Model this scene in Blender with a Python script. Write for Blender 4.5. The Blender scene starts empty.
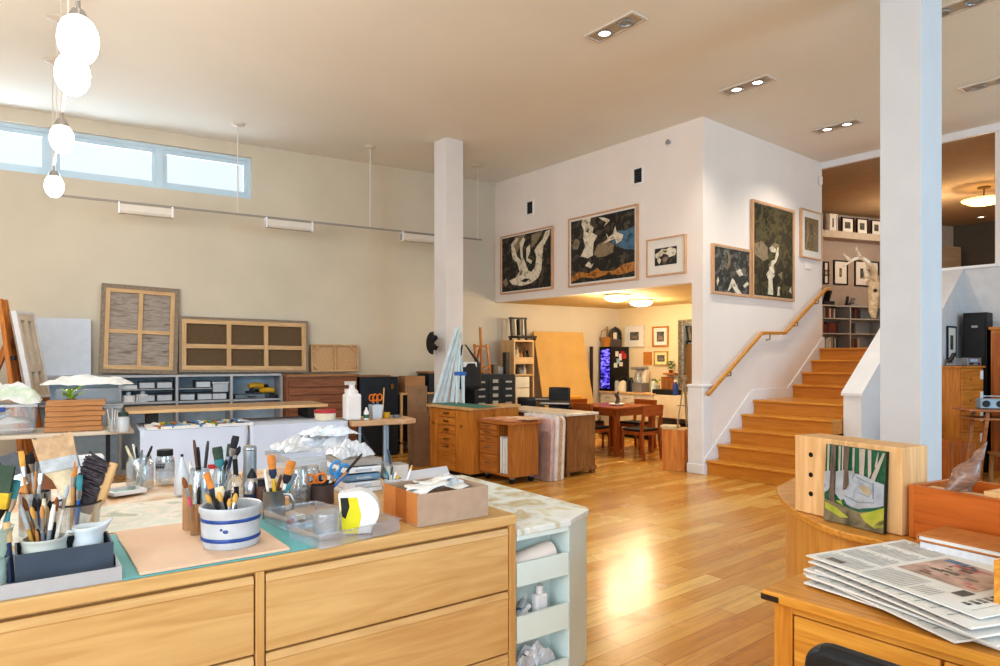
import bpy, bmesh, math, random
from mathutils import Vector, Matrix
random.seed(7)
SC = bpy.context.scene
COL = SC.collection
V = Vector
PI = math.pi
# ---------------------------------------------------------------- camera geometry
H, F, CX, CY = 1.5, 670.0, 500.0, 358.0
def onz(px, py, z):
    Y = (H - z) * F / (py - CY)
    return V(((px - CX) / F * Y, Y, z))
def aty(px, py, Y):
    return V(((px - CX) / F * Y, Y, H + (CY - py) / F * Y))

class Frame:
    """local axes: x to the right, y away from the room, z up"""
    def __init__(s, ox, oy, deg):
        s.ox, s.oy, s.deg, s.a = ox, oy, deg, math.radians(deg)
        s.c, s.s = math.cos(s.a), math.sin(s.a)
    def w(s, x, y, z=0.0):
        return V((s.ox + x * s.c - y * s.s, s.oy + x * s.s + y * s.c, z))
    def loc(s, p):
        dx, dy = p[0] - s.ox, p[1] - s.oy
        return (dx * s.c + dy * s.s, -dx * s.s + dy * s.c)
    def hit(s, px, py=None, ly=0.0):
        k = (px - CX) / F
        bx, by = s.ox - ly * s.s, s.oy + ly * s.c
        t = (k * by - bx) / (s.c - k * s.s)
        if py is None: return t
        Y = by + t * s.s
        return t, H + (CY - py) / F * Y
    def sub(s, x, y, ddeg=0.0):
        p = s.w(x, y)
        return Frame(p.x, p.y, s.deg + ddeg)

A = 39.2
LW = Frame(-0.09, 11.98, 31.3)            # long wall with the clerestory windows
PW = Frame(2.624, 8.66, A - 90)           # wall with three big pictures (x<0 lies towards the far corner)
SW = Frame(2.624, 8.66, A)                # wall along the stairs
HW = Frame(2.624 + .775 * 3.26, 8.66 + .632 * 3.26, A - 90)   # opening to the upper level
AW = Frame(2.38, 13.48, A - 90)           # alcove side wall
DR = Frame(.065, 2.92, 36.1)              # dresser
CF = Frame(.1416, 7.885, A - 90)          # studio cabinets
CT = Frame(-3.44, 6.4, 31.3)              # cloth covered table
DK = Frame(.847, 2.175, A - 90)           # newspaper desk
CEIL = 4.62
UPZ = 1.656

# ---------------------------------------------------------------- materials
def lin(c):
    def f(v):
        v /= 255.0
        return v / 12.92 if v <= .04045 else ((v + .055) / 1.055) ** 2.4
    return (f(c[0]), f(c[1]), f(c[2]), 1.0)
def newmat(name):
    m = bpy.data.materials.new(name); m.use_nodes = True
    nt = m.node_tree
    return m, nt, nt.nodes, nt.links, nt.nodes['Principled BSDF']
MC = {}
def mat(c, rough=.6, metal=0.0, var=.06, scale=9.0, name=None, spec=.4, bump=0.0, detail=3):
    key = (tuple(c), rough, metal, var, scale, bump, spec)
    if key in MC: return MC[key]
    m, nt, N, L, b = newmat(name or 'paint_%d_%d_%d' % tuple(c))
    b.inputs['Roughness'].default_value = rough; b.inputs['Metallic'].default_value = metal
    b.inputs['Specular IOR Level'].default_value = spec
    tc = N.new('ShaderNodeTexCoord'); nz = N.new('ShaderNodeTexNoise')
    nz.inputs['Scale'].default_value = scale; nz.inputs['Detail'].default_value = detail
    L.new(tc.outputs['Object'], nz.inputs['Vector'])
    r = N.new('ShaderNodeValToRGB'); L.new(nz.outputs['Fac'], r.inputs['Fac'])
    a = lin([max(0, v * (1 - var)) for v in c]); d = lin([min(255, v * (1 + var)) for v in c])
    r.color_ramp.elements[0].position = .3; r.color_ramp.elements[1].position = .7
    r.color_ramp.elements[0].color = a; r.color_ramp.elements[1].color = d
    L.new(r.outputs['Color'], b.inputs['Base Color'])
    if bump:
        bp = N.new('ShaderNodeBump'); bp.inputs['Strength'].default_value = bump; bp.inputs['Distance'].default_value = .01
        L.new(nz.outputs['Fac'], bp.inputs['Height']); L.new(bp.outputs['Normal'], b.inputs['Normal'])
    MC[key] = m
    return m
def wood(c1, c2, axis='x', scale=4.0, rough=.4, stretch=14.0, name='wood', spec=.4, coat=0.0):
    key = ('w', tuple(c1), tuple(c2), axis, scale, rough, stretch)
    if key in MC: return MC[key]
    m, nt, N, L, b = newmat(name)
    b.inputs['Roughness'].default_value = rough; b.inputs['Specular IOR Level'].default_value = spec
    b.inputs['Coat Weight'].default_value = coat
    tc = N.new('ShaderNodeTexCoord'); mp = N.new('ShaderNodeMapping')
    L.new(tc.outputs['Object'], mp.inputs['Vector'])
    s = [scale * stretch] * 3
    s['xyz'.index(axis)] = scale
    mp.inputs['Scale'].default_value = s
    nz = N.new('ShaderNodeTexNoise'); nz.inputs['Scale'].default_value = 1.0; nz.inputs['Detail'].default_value = 5
    nz.inputs['Distortion'].default_value = 1.2
    L.new(mp.outputs['Vector'], nz.inputs['Vector'])
    r = N.new('ShaderNodeValToRGB'); L.new(nz.outputs['Fac'], r.inputs['Fac'])
    r.color_ramp.elements[0].position = .32; r.color_ramp.elements[1].position = .68
    r.color_ramp.elements[0].color = lin(c1); r.color_ramp.elements[1].color = lin(c2)
    L.new(r.outputs['Color'], b.inputs['Base Color'])
    bp = N.new('ShaderNodeBump'); bp.inputs['Strength'].default_value = .08; bp.inputs['Distance'].default_value = .004
    L.new(nz.outputs['Fac'], bp.inputs['Height']); L.new(bp.outputs['Normal'], b.inputs['Normal'])
    MC[key] = m
    return m
def clear(name, tint=(235, 240, 245), body=.2, gloss=.12, rough=.05):
    """thin clear or milky plastic / glass"""
    key = ('c', name)
    if key in MC: return MC[key]
    m = bpy.data.materials.new(name); m.use_nodes = True
    nt = m.node_tree; N, L = nt.nodes, nt.links
    N.remove(N['Principled BSDF']); out = N['Material Output']
    tr = N.new('ShaderNodeBsdfTransparent'); tr.inputs['Color'].default_value = (.95, .97, .98, 1)
    df = N.new('ShaderNodeBsdfDiffuse'); df.inputs['Color'].default_value = lin(tint)
    gl = N.new('ShaderNodeBsdfGlossy'); gl.inputs['Roughness'].default_value = rough
    lw = N.new('ShaderNodeLayerWeight'); lw.inputs['Blend'].default_value = .35
    m1 = N.new('ShaderNodeMixShader'); m2 = N.new('ShaderNodeMixShader')
    m1.inputs['Fac'].default_value = body
    L.new(tr.outputs[0], m1.inputs[1]); L.new(df.outputs[0], m1.inputs[2])
    mu = N.new('ShaderNodeMath'); mu.operation = 'MULTIPLY_ADD'
    mu.inputs[1].default_value = .5; mu.inputs[2].default_value = gloss * .5
    L.new(lw.outputs['Facing'], mu.inputs[0]); L.new(mu.outputs[0], m2.inputs['Fac'])
    L.new(m1.outputs[0], m2.inputs[1]); L.new(gl.outputs[0], m2.inputs[2])
    L.new(m2.outputs[0], out.inputs['Surface'])
    MC[key] = m
    return m
def glow(name, c, strength):
    key = ('g', name)
    if key in MC: return MC[key]
    m, nt, N, L, b = newmat(name)
    b.inputs['Base Color'].default_value = lin(c)
    b.inputs['Emission Color'].default_value = lin(c); b.inputs['Emission Strength'].default_value = strength
    MC[key] = m
    return m
def splotch(name, cols, scale=4.0, rough=.55, detail=6, dist=.6, coord='Object', stretch=(1, 1, 1)):
    """several colours banded over a noise: paint smears, rock, paper clutter, woods"""
    key = ('s', name)
    if key in MC: return MC[key]
    m, nt, N, L, b = newmat(name)
    b.inputs['Roughness'].default_value = rough
    tc = N.new('ShaderNodeTexCoord'); mp = N.new('ShaderNodeMapping'); mp.inputs['Scale'].default_value = stretch
    L.new(tc.outputs[coord], mp.inputs['Vector'])
    nz = N.new('ShaderNodeTexNoise'); nz.inputs['Scale'].default_value = scale
    nz.inputs['Detail'].default_value = detail; nz.inputs['Distortion'].default_value = dist
    L.new(mp.outputs['Vector'], nz.inputs['Vector'])
    r = N.new('ShaderNodeValToRGB'); L.new(nz.outputs['Fac'], r.inputs['Fac'])
    e = r.color_ramp.elements
    n = len(cols)
    for i, c in enumerate(cols):
        p = .28 + .44 * i / (n - 1)
        if i < 2: e[i].position = p; e[i].color = lin(c)
        else:
            x = e.new(p); x.color = lin(c)
    L.new(r.outputs['Color'], b.inputs['Base Color'])
    MC[key] = m
    return m

# ---------------------------------------------------------------- mesh builder
class MB:
    def __init__(s): s.v, s.f, s.m, s.sm = [], [], [], []
    def add(s, vs, fs, m=0, smooth=False):
        b = len(s.v); s.v += [tuple(p) for p in vs]
        for f in fs:
            s.f.append([b + i for i in f]); s.m.append(m); s.sm.append(smooth)
        return s
    def box(s, x0, x1, y0, y1, z0, z1, m=0, M=None):
        vs = [V(p) for p in ((x0, y0, z0), (x1, y0, z0), (x1, y1, z0), (x0, y1, z0), (x0, y0, z1), (x1, y0, z1), (x1, y1, z1), (x0, y1, z1))]
        if M: vs = [M @ p for p in vs]
        return s.add(vs, [(0, 3, 2, 1), (4, 5, 6, 7), (0, 1, 5, 4), (1, 2, 6, 5), (2, 3, 7, 6), (3, 0, 4, 7)], m)
    def bar(s, p0, p1, w, h=None, m=0, up=(0, 0, 1)):
        """rectangular bar between two points"""
        p0, p1 = V(p0), V(p1); h = h or w
        d = (p1 - p0).normalized(); u = V(up)
        if abs(d.dot(u)) > .98: u = V((1, 0, 0))
        a = d.cross(u).normalized() * w / 2; b = a.cross(d).normalized() * h / 2
        vs = [p + q for p in (p0, p1) for q in (-a - b, a - b, a + b, -a + b)]
        return s.add(vs, [(0, 3, 2, 1), (4, 5, 6, 7), (0, 1, 5, 4), (1, 2, 6, 5), (2, 3, 7, 6), (3, 0, 4, 7)], m)
    def tube(s, pts, r, seg=10, m=0, caps=True, flat=1.0, side=None):
        pts = [V(p) for p in pts]; n = len(pts)
        rs = r if isinstance(r, (list, tuple)) else [r] * n
        vs = []; fs = []; pa = V(side) if side else None
        for i in range(n):
            d = (pts[min(i + 1, n - 1)] - pts[max(i - 1, 0)]).normalized()
            if pa is None:
                pa = V((0, 0, 1)) if abs(d.z) < .9 else V((1, 0, 0))
            a = (pa - d * pa.dot(d)).normalized(); pa = a
            b = d.cross(a)
            for k in range(seg):
                t = 2 * PI * k / seg
                vs.append(pts[i] + (a * math.cos(t) + b * math.sin(t) * flat) * rs[i])
        for i in range(n - 1):
            for k in range(seg):
                k2 = (k + 1) % seg
                fs.append((i * seg + k, i * seg + k2, (i + 1) * seg + k2, (i + 1) * seg + k))
        s.add(vs, fs, m, True)
        if caps:
            b = len(s.v) - len(vs)
            s.f.append([b + k for k in range(seg)][::-1]); s.m.append(m); s.sm.append(False)
            s.f.append([b + (n - 1) * seg + k for k in range(seg)]); s.m.append(m); s.sm.append(False)
        return s
    def lathe(s, prof, c=(0, 0, 0), seg=24, m=0, ex=1.0, ey=1.0, wob=0.0):
        c = V(c); vs = []; fs = []; n = len(prof)
        for (r, z) in prof:
            for k in range(seg):
                t = 2 * PI * k / seg
                vs.append(c + V((r * ex * math.cos(t), r * ey * math.sin(t), z)))
        for i in range(n - 1):
            for k in range(seg):
                k2 = (k + 1) % seg
                fs.append((i * seg + k, i * seg + k2, (i + 1) * seg + k2, (i + 1) * seg + k))
        return s.add(vs, fs, m, True)
    def prism(s, pts, z0, z1, m=0):
        n = len(pts)
        vs = [(p[0], p[1], z0) for p in pts] + [(p[0], p[1], z1) for p in pts]
        fs = [tuple(range(n))[::-1], tuple(range(n, 2 * n))] + [(i, (i + 1) % n, n + (i + 1) % n, n + i) for i in range(n)]
        return s.add(vs, fs, m)
    def xprism(s, pts, x0, x1, m=0):
        """profile in (y,z) swept along x"""
        n = len(pts)
        vs = [(x0, p[0], p[1]) for p in pts] + [(x1, p[0], p[1]) for p in pts]
        fs = [tuple(range(n))[::-1], tuple(range(n, 2 * n))] + [(i, (i + 1) % n, n + (i + 1) % n, n + i) for i in range(n)]
        return s.add(vs, fs, m)
    def yprism(s, pts, y0, y1, m=0):
        """outline in (x,z) given depth along y"""
        n = len(pts)
        vs = [(p[0], y0, p[1]) for p in pts] + [(p[0], y1, p[1]) for p in pts]
        fs = [tuple(range(n)), tuple(range(n, 2 * n))[::-1]] + [(i, n + i, n + (i + 1) % n, (i + 1) % n) for i in range(n)]
        return s.add(vs, fs, m)
    def grid(s, nx, ny, fn, m=0, smooth=True):
        vs = [fn(i / nx, j / ny) for j in range(ny + 1) for i in range(nx + 1)]
        fs = [(j * (nx + 1) + i, j * (nx + 1) + i + 1, (j + 1) * (nx + 1) + i + 1, (j + 1) * (nx + 1) + i) for j in range(ny) for i in range(nx)]
        return s.add(vs, fs, m, smooth)
    def poly(s, pts, m=0):
        return s.add(pts, [tuple(range(len(pts)))], m)
    def ball(s, c, rx, ry=None, rz=None, m=0, seg=14, rings=8, M=None):
        ry = ry or rx; rz = rz or rx; c = V(c); vs = []; fs = []
        for i in range(rings + 1):
            p = PI * i / rings
            for k in range(seg):
                t = 2 * PI * k / seg
                q = V((rx * math.sin(p) * math.cos(t), ry * math.sin(p) * math.sin(t), rz * math.cos(p)))
                if M: q = M @ q
                vs.append(c + q)
        for i in range(rings):
            for k in range(seg):
                k2 = (k + 1) % seg
                fs.append((i * seg + k, (i + 1) * seg + k, (i + 1) * seg + k2, i * seg + k2))
        return s.add(vs, fs, m, True)
    def mesh(s, name, mats):
        me = bpy.data.meshes.new(name)
        me.from_pydata([tuple(v) for v in s.v], [], s.f)
        mats = mats if isinstance(mats, (list, tuple)) else [mats]
        for m in mats: me.materials.append(m)
        for p, mi, sm in zip(me.polygons, s.m, s.sm):
            p.material_index = mi; p.use_smooth = sm
        bm = bmesh.new(); bm.from_mesh(me)
        bmesh.ops.remove_doubles(bm, verts=bm.verts, dist=1e-6)
        bmesh.ops.recalc_face_normals(bm, faces=bm.faces)
        bm.to_mesh(me); bm.free()
        return me
    def build(s, name, mats, parent=None, bevel=0.0, seg=2, solid=0.0, sharp=40):
        me = s.mesh(name, mats)
        if any(s.sm): me.set_sharp_from_angle(angle=math.radians(sharp))
        o = bpy.data.objects.new(name, me); COL.objects.link(o)
        if parent: o.parent = parent
        if solid:
            md = o.modifiers.new('Solidify', 'SOLIDIFY'); md.thickness = solid; md.offset = 0
        if bevel:
            md = o.modifiers.new('Bevel', 'BEVEL'); md.width = bevel; md.segments = seg
            md.limit_method = 'ANGLE'; md.angle_limit = math.radians(50)
            md.harden_normals = False
        return o
def tag(o, label, cat, group=None):
    o['label'] = label; o['category'] = cat
    if group: o['group'] = group
    return o
def thing(name, label, cat, loc=(0, 0, 0), deg=0, group=None):
    o = bpy.data.objects.new(name, None); COL.objects.link(o)
    o.location = loc; o.rotation_euler = (0, 0, math.radians(deg)); o.empty_display_size = .1
    return tag(o, label, cat, group)
def struct(o): o['kind'] = 'structure'; return o
def place(o, loc, deg=0):
    o.location = loc; o.rotation_euler = (0, 0, math.radians(deg)); return o
def dup(root, loc=None, deg=None, label=None, group=None):
    r = root.copy(); COL.objects.link(r)
    if loc is not None: r.location = loc
    if deg is not None: r.rotation_euler = (0, 0, math.radians(deg))
    if label: r['label'] = label
    if group: r['group'] = group
    for ch in list(root.children):
        c = ch.copy(); COL.objects.link(c); c.parent = r
        for g in list(ch.children):
            d = g.copy(); COL.objects.link(d); d.parent = c
    return r
# ================================================================ SETTING
M_WALLL = mat((208, 197, 179), .8, var=.02, scale=1.2, name='warm_cream_plaster', spec=.2)
M_WALLW = mat((235, 225, 219), .8, var=.015, scale=1.2, name='pale_pinkish_plaster', spec=.2)
M_CEIL = mat((234, 232, 227), .85, var=.012, scale=.7, name='ceiling_plaster', spec=.15)
M_WHITE = mat((232, 230, 232), .5, var=.015, scale=4, name='white_painted_wood')
M_COOL = mat((222, 226, 232), .55, var=.015, scale=3, name='cool_white_paint')
M_STEP = wood((190, 122, 40), (224, 158, 64), 'y', 2.2, .28, 16, 'stair_oak', coat=.2)
M_RISER = wood((190, 120, 40), (210, 140, 54), 'y', 2.2, .35, 16, 'stair_riser_oak')

def floor_mat():
    m, nt, N, L, b = newmat('oak_plank_floor')
    tc = N.new('ShaderNodeTexCoord'); mp = N.new('ShaderNodeMapping')
    mp.inputs['Rotation'].default_value = (0, 0, -math.radians(A))
    L.new(tc.outputs['Object'], mp.inputs['Vector'])
    br = N.new('ShaderNodeTexBrick'); L.new(mp.outputs['Vector'], br.inputs['Vector'])
    br.inputs['Scale'].default_value = 1.0; br.inputs['Brick Width'].default_value = 1.35
    br.inputs['Row Height'].default_value = .135; br.inputs['Mortar Size'].default_value = .0022
    br.inputs['Color1'].default_value = (0, 0, 0, 1); br.inputs['Color2'].default_value = (1, 1, 1, 1)
    br.inputs['Mortar'].default_value = (.2, .2, .2, 1); br.offset = .37; br.inputs['Bias'].default_value = 0
    r = N.new('ShaderNodeValToRGB'); L.new(br.outputs['Color'], r.inputs['Fac'])
    e = r.color_ramp.elements
    e[0].position = 0; e[0].color = lin((200, 140, 58)); e[1].position = 1; e[1].color = lin((232, 190, 112))
    x = e.new(.5); x.color = lin((216, 162, 80))
    mp2 = N.new('ShaderNodeMapping'); mp2.inputs['Scale'].default_value = (1.6, 22, 1)
    L.new(mp.outputs['Vector'], mp2.inputs['Vector'])
    nz = N.new('ShaderNodeTexNoise'); nz.inputs['Scale'].default_value = 1.4; nz.inputs['Detail'].default_value = 6
    nz.inputs['Distortion'].default_value = 1.0
    L.new(mp2.outputs['Vector'], nz.inputs['Vector'])
    mx = N.new('ShaderNodeMix'); mx.data_type = 'RGBA'; mx.blend_type = 'MULTIPLY'
    r2 = N.new('ShaderNodeValToRGB'); L.new(nz.outputs['Fac'], r2.inputs['Fac'])
    r2.color_ramp.elements[0].position = .3; r2.color_ramp.elements[0].color = (.72, .66, .6, 1)
    r2.color_ramp.elements[1].position = .6; r2.color_ramp.elements[1].color = (1, 1, 1, 1)
    mx.inputs['Factor'].default_value = .8
    L.new(r.outputs['Color'], mx.inputs[6]); L.new(r2.outputs['Color'], mx.inputs[7])
    mo = N.new('ShaderNodeMix'); mo.data_type = 'RGBA'; L.new(br.outputs['Fac'], mo.inputs['Factor'])
    L.new(mx.outputs[2], mo.inputs[6]); mo.inputs[7].default_value = lin((150, 92, 40))
    L.new(mo.outputs[2], b.inputs['Base Color'])
    b.inputs['Roughness'].default_value = .24; b.inputs['Specular IOR Level'].default_value = .5
    n3 = N.new('ShaderNodeTexNoise'); n3.inputs['Scale'].default_value = 3.0; L.new(mp.outputs['Vector'], n3.inputs['Vector'])
    mr = N.new('ShaderNodeMapRange'); mr.inputs['To Min'].default_value = .16; mr.inputs['To Max'].default_value = .34
    L.new(n3.outputs['Fac'], mr.inputs['Value']); L.new(mr.outputs[0], b.inputs['Roughness'])
    return m
def frame_obj(o, fr, z=0): return place(o, (fr.ox, fr.oy, z), fr.deg)

struct(MB().box(-13, 14, -4, 20, -.12, 0).build('floor', floor_mat()))
cp = [LW.w(-11, .2), LW.w(0, .2), PW.w(0, .15), SW.w(3.4, .15), HW.w(9, .15), V((11.5, -3.8, 0)), V((-10.5, -3.8, 0))]
struct(MB().prism([(p.x, p.y) for p in cp], CEIL, CEIL + .15).build('ceiling', M_CEIL))

# long wall with a strip of three clerestory windows
WT, WB = 4.44, 3.83
b = MB()
b.box(-11, 3.1, 0, .2, 0, WB); b.box(-11, 3.1, 0, .2, WT, CEIL)
b.box(-4.15, 3.1, 0, .2, WB, WT); b.box(-11, -7.85, 0, .2, WB, WT)
struct(frame_obj(b.build('wall_left', M_WALLL), LW))
M_WF = mat((196, 214, 226), .45, var=.01, name='pale_blue_white_window_paint')
M_PANE = clear('window_glass', (240, 246, 250), .04, .1)
for n, (x0, x1) in enumerate(((-5.36, -4.15), (-6.6, -5.36), (-7.85, -6.6))):
    t = MB()
    for a in ((x0, x1, WB, WB + .05), (x0, x1, WT - .05, WT), (x0, x0 + .05, WB + .05, WT - .05), (x1 - .05, x1, WB + .05, WT - .05)):
        t.box(a[0], a[1], .06, .16, a[2], a[3])
    w = frame_obj(t.build('window_%d' % (n + 1), M_WF), LW); struct(w)
    f = MB()
    for a in ((x0 + .05, x1 - .05, WB + .05, WB + .11), (x0 + .05, x1 - .05, WT - .11, WT - .05), (x0 + .05, x0 + .1, WB + .11, WT - .11), (x1 - .1, x1 - .05, WB + .11, WT - .11)):
        f.box(a[0], a[1], .09, .13, a[2], a[3])
    f.build('sash', M_WF, w)
    MB().box(x0 + .1, x1 - .1, .108, .114, WB + .11, WT - .11).build('pane', M_PANE, w)

# wall with the three big pictures, over the alcove opening
b = MB(); b.box(-4.4, 0, 0, .15, 2.49, CEIL); b.box(-.17, 0, 0, .15, 0, 2.49)
struct(frame_obj(b.build('wall_back', M_WALLW), PW))
# alcove: side wall and ceiling
struct(frame_obj(MB().box(-.05, 3.72, 0, .15, 0, 2.62).build('wall_alcove', mat((228, 208, 172), .8, var=.02, scale=1.2, name='alcove_plaster', spec=.2)), AW))
cp = [SW.w(.15, .1), SW.w(2.8, .1), AW.w(-.02, .15), LW.w(2.9, .2), LW.w(-.1, .2), PW.w(-4.35, .15)]
struct(MB().prism([(p.x, p.y) for p in cp], 2.49, 2.6).build('ceiling_alcove', mat((222, 196, 140), .8, var=.02, name='alcove_ceiling_plaster', spec=.2)))
# wall along the stairs
struct(frame_obj(MB().box(.15, 3.26, 0, .15, 0, CEIL).build('wall_stairs', M_WALLW), SW))

# low knee wall under the handrail, with its end post
RP = [SW.hit(700, 393, -.09), SW.hit(762, 333, -.09), SW.hit(785, 333, -.09), SW.hit(826, 289, -.09)]
RP = [(0.0, RP[0][1])] + RP[1:]
pts = [(0, 0)] + [(x, z - .05) for x, z in RP] + [(RP[-1][0], 0)]
struct(frame_obj(MB().yprism(pts, -.03, -.002).build('wall_knee', M_WALLW), SW))
b = MB(); b.box(-.2, .032, -.05, .16, 0, 1.12); b.box(-.212, .042, -.06, .17, 1.12, 1.16)
b.box(-.212, .042, -.06, .175, 0, .13)
struct(frame_obj(b.build('trim_1', M_WHITE, bevel=.012), PW))
# skirting board that follows the steps
RS = [0, .25, .54, .82, 1.12, 2.22, 2.505, 2.8, 3.07]
RISE = .184
pts = [(-.02, 0), (-.02, .2), (1.05, 1.02), (1.18, 1.06), (2.1, 1.06), (2.22, 1.14), (3.2, 1.83), (3.26, 1.83), (3.26, 0)]
struct(frame_obj(MB().yprism(pts, -.045, -.031).build('baseboard_stairs', M_WHITE), SW))
st = thing('staircase', 'honey oak staircase with a landing halfway, climbing to the upper level', 'staircase', (SW.ox, SW.oy, 0), SW.deg)
for i, r in enumerate(RS):
    z = (i + 1) * RISE
    s = MB(); s.box(r + .025, 3.2, -1.262, -.047, z - RISE + (.0 if i else 0), z - .03, 0)
    o = s.build('riser', M_RISER, st)
    e = RS[i + 1] + .03 if i < 8 else 3.26
    MB().box(r - .012, e, -1.265, -.047, z - .03, z).build('tread', M_STEP, st, bevel=.008)
hr = thing('handrail', 'golden oak handrail stepping up the wall beside the stairs', 'handrail', (SW.ox, SW.oy, 0), SW.deg)
path = [(x, -.09, z) for x, z in RP]
path = [(path[0][0] - .03, -.09, path[0][2] - .03)] + path[1:3] + [(path[3][0], -.09, path[3][2]), (path[3][0] + .12, -.09, path[3][2] + .01)]
b = MB()
for p, q in zip(path[:-1], path[1:]):
    b.bar(p, q, .042, .046)
for p in path[1:-1]: b.ball(p, .026)
b.build('rail', wood((186, 128, 58), (212, 158, 84), 'x', 3, .3, 12, 'handrail_oak'), hr, bevel=.01)
for x in (.5, 1.5, 2.3, 2.95):
    z = [p[2] + (q[2] - p[2]) * (x - p[0]) / (q[0] - p[0]) for p, q in zip(path[:-1], path[1:]) if p[0] <= x <= q[0]][0]
    MB().tube([(x, -.03, z - .1), (x, -.09, z - .09), (x, -.09, z - .02)], .009, 8).build('bracket', mat((150, 120, 70), .35, .8, name='brass'), hr)
# sloping guard wall on the open side of the stairs, and the upper guard
gz = lambda r: 1.05 + .72 * (r - 1.12)
pts = [(1.12, 0), (1.12, gz(1.12)), (3.26, gz(3.26)), (3.26, 0)]
b = MB(); b.yprism(pts, -1.485, -1.272)
struct(frame_obj(b.build('wall_guard', M_WHITE), SW))
b = MB(); b.yprism([(1.09, gz(1.12) - .02), (1.09, gz(1.12) + .015), (3.26, gz(3.26) + .035), (3.26, gz(3.26))], -1.505, -1.255)
struct(frame_obj(b.build('trim_2', M_WHITE), SW))
b = MB(); b.yprism([(2.42, 0), (2.42, 2.12), (3.26, 2.74), (3.26, 0)], -1.946, -1.49)
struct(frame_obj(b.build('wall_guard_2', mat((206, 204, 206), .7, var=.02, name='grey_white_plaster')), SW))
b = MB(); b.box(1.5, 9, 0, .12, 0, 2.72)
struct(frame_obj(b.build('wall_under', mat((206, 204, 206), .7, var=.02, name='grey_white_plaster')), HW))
struct(frame_obj(MB().box(1.5, 9, -.02, .15, 2.72, 2.76).build('trim_3', M_WHITE, bevel=.006), HW))
struct(frame_obj(MB().box(-.05, 9, -.03, .03, CEIL - .1, CEIL).build('trim_4', M_WHITE), HW))
struct(frame_obj(MB().box(2.3, 3.6, 0, .14, 2.76, CEIL - .1).build('wall_pier', M_WALLW), HW))
# upper level
UB = Frame(6.8, 14.0, 21); UR = Frame(10.4, 15.4, A - 90)
cp = [SW.w(3.1, .1), SW.w(3.1, -1.3), HW.w(1.3, .03), HW.w(7, .03), V((13, 9, 0)), V((12, 17, 0)), V((3, 14.5, 0)), V((3.5, 12, 0))]
struct(MB().prism([(p.x, p.y) for p in cp], 1.45, UPZ - .002).build('floor_upper', M_STEP))
cp = [SW.w(3.25, .3), SW.w(3.26, .03), HW.w(0, .031), HW.w(9, .031), V((14, 9, 0)), V((12, 17, 0)), V((3, 14.5, 0)), V((3.5, 12, 0))]
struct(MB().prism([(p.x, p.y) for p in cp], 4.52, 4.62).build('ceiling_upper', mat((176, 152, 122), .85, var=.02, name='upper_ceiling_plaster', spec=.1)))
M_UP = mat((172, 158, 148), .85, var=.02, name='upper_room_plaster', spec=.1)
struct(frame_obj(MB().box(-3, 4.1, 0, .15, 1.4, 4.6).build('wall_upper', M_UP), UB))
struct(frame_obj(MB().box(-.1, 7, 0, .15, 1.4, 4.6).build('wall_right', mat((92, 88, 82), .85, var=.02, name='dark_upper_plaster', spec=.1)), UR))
struct(MB().prism([(p.x, p.y) for p in (SW.w(3.1, .2), SW.w(3.1, .35), V((3.9, 14.2, 0)), V((3.7, 14.2, 0)))], 1.4, 4.6).build('wall_upper_left', M_UP))
struct(frame_obj(MB().box(-3, 2.2, -.32, 0, 3.96, 4.1).build('trim_5', mat((190, 178, 166), .6, var=.02, name='ledge_paint')), UB))

# square columns
def column(px, Y, wv, wu, m):
    x = (px - CX) / F * Y
    o = MB().box(0, wu, 0, wv, 0, CEIL - .001).build('column', m, bevel=.004)
    return struct(place(o, (x, Y, 0), A))
column(446, 9.45, .30, .30, mat((222, 216, 214), .55, var=.012, scale=3, name='column_paint'))
column(921, 5.06, .29, .44, mat((206, 208, 214), .55, var=.012, scale=3, name='column_paint_cool'))

# ================================================================ CAMERA AND LIGHT
cam = bpy.data.cameras.new('camera'); co = bpy.data.objects.new('camera', cam); COL.objects.link(co)
co.location = (0, 0, H); co.rotation_euler = (PI / 2, 0, 0)
cam.sensor_width = 36; cam.lens = 36 * F / 1000; cam.shift_y = (CY - 333) / 1000.0; cam.clip_start = .05
SC.camera = co
SC.view_settings.view_transform = 'Standard'; SC.view_settings.look = 'Medium High Contrast'; SC.view_settings.exposure = -0.3
w = bpy.data.worlds.new('World'); SC.world = w; w.use_nodes = True
nt = w.node_tree; bg = nt.nodes['Background']
tc = nt.nodes.new('ShaderNodeTexCoord'); sx = nt.nodes.new('ShaderNodeSeparateXYZ'); rp = nt.nodes.new('ShaderNodeValToRGB')
nt.links.new(tc.outputs['Generated'], sx.inputs[0]); nt.links.new(sx.outputs['Z'], rp.inputs['Fac'])
rp.color_ramp.elements[0].position = .0; rp.color_ramp.elements[0].color = (.72, .78, .8, 1)
rp.color_ramp.elements[1].position = .5; rp.color_ramp.elements[1].color = (.9, .97, 1.0, 1)
nt.links.new(rp.outputs['Color'], bg.inputs['Color']); bg.inputs['Strength'].default_value = 1.3
def lamp(kind, loc, energy, color=(1, 1, 1), size=1.0, sy=None, aim=None, spot=100):
    l = bpy.data.lights.new(kind.lower() + '_light', kind); l.energy = energy; l.color = color
    o = bpy.data.objects.new(kind.lower() + '_light', l); COL.objects.link(o); o.location = loc
    if kind == 'AREA':
        l.shape = 'RECTANGLE'; l.size = size; l.size_y = sy or size
    elif kind == 'SPOT': l.spot_size = math.radians(spot); l.spot_blend = .8; l.shadow_soft_size = size
    elif kind == 'POINT': l.shadow_soft_size = size
    if aim is not None:
        o.rotation_euler = (V(aim) - V(loc)).to_track_quat('-Z', 'Y').to_euler()
    return o
lamp('AREA', (-2.0, -3.4, 2.6), 430, (.86, .94, 1.0), 7, 3.4, aim=(1.6, 8, 2.6))  # unseen daylight fill added behind the camera, placed to brighten the picture wall
lamp('AREA', LW.w(-5.9, .35, 4.15), 110, (.72, .88, 1.0), 3.4, .5, aim=LW.w(-5.0, -6, 2.5))

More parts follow.
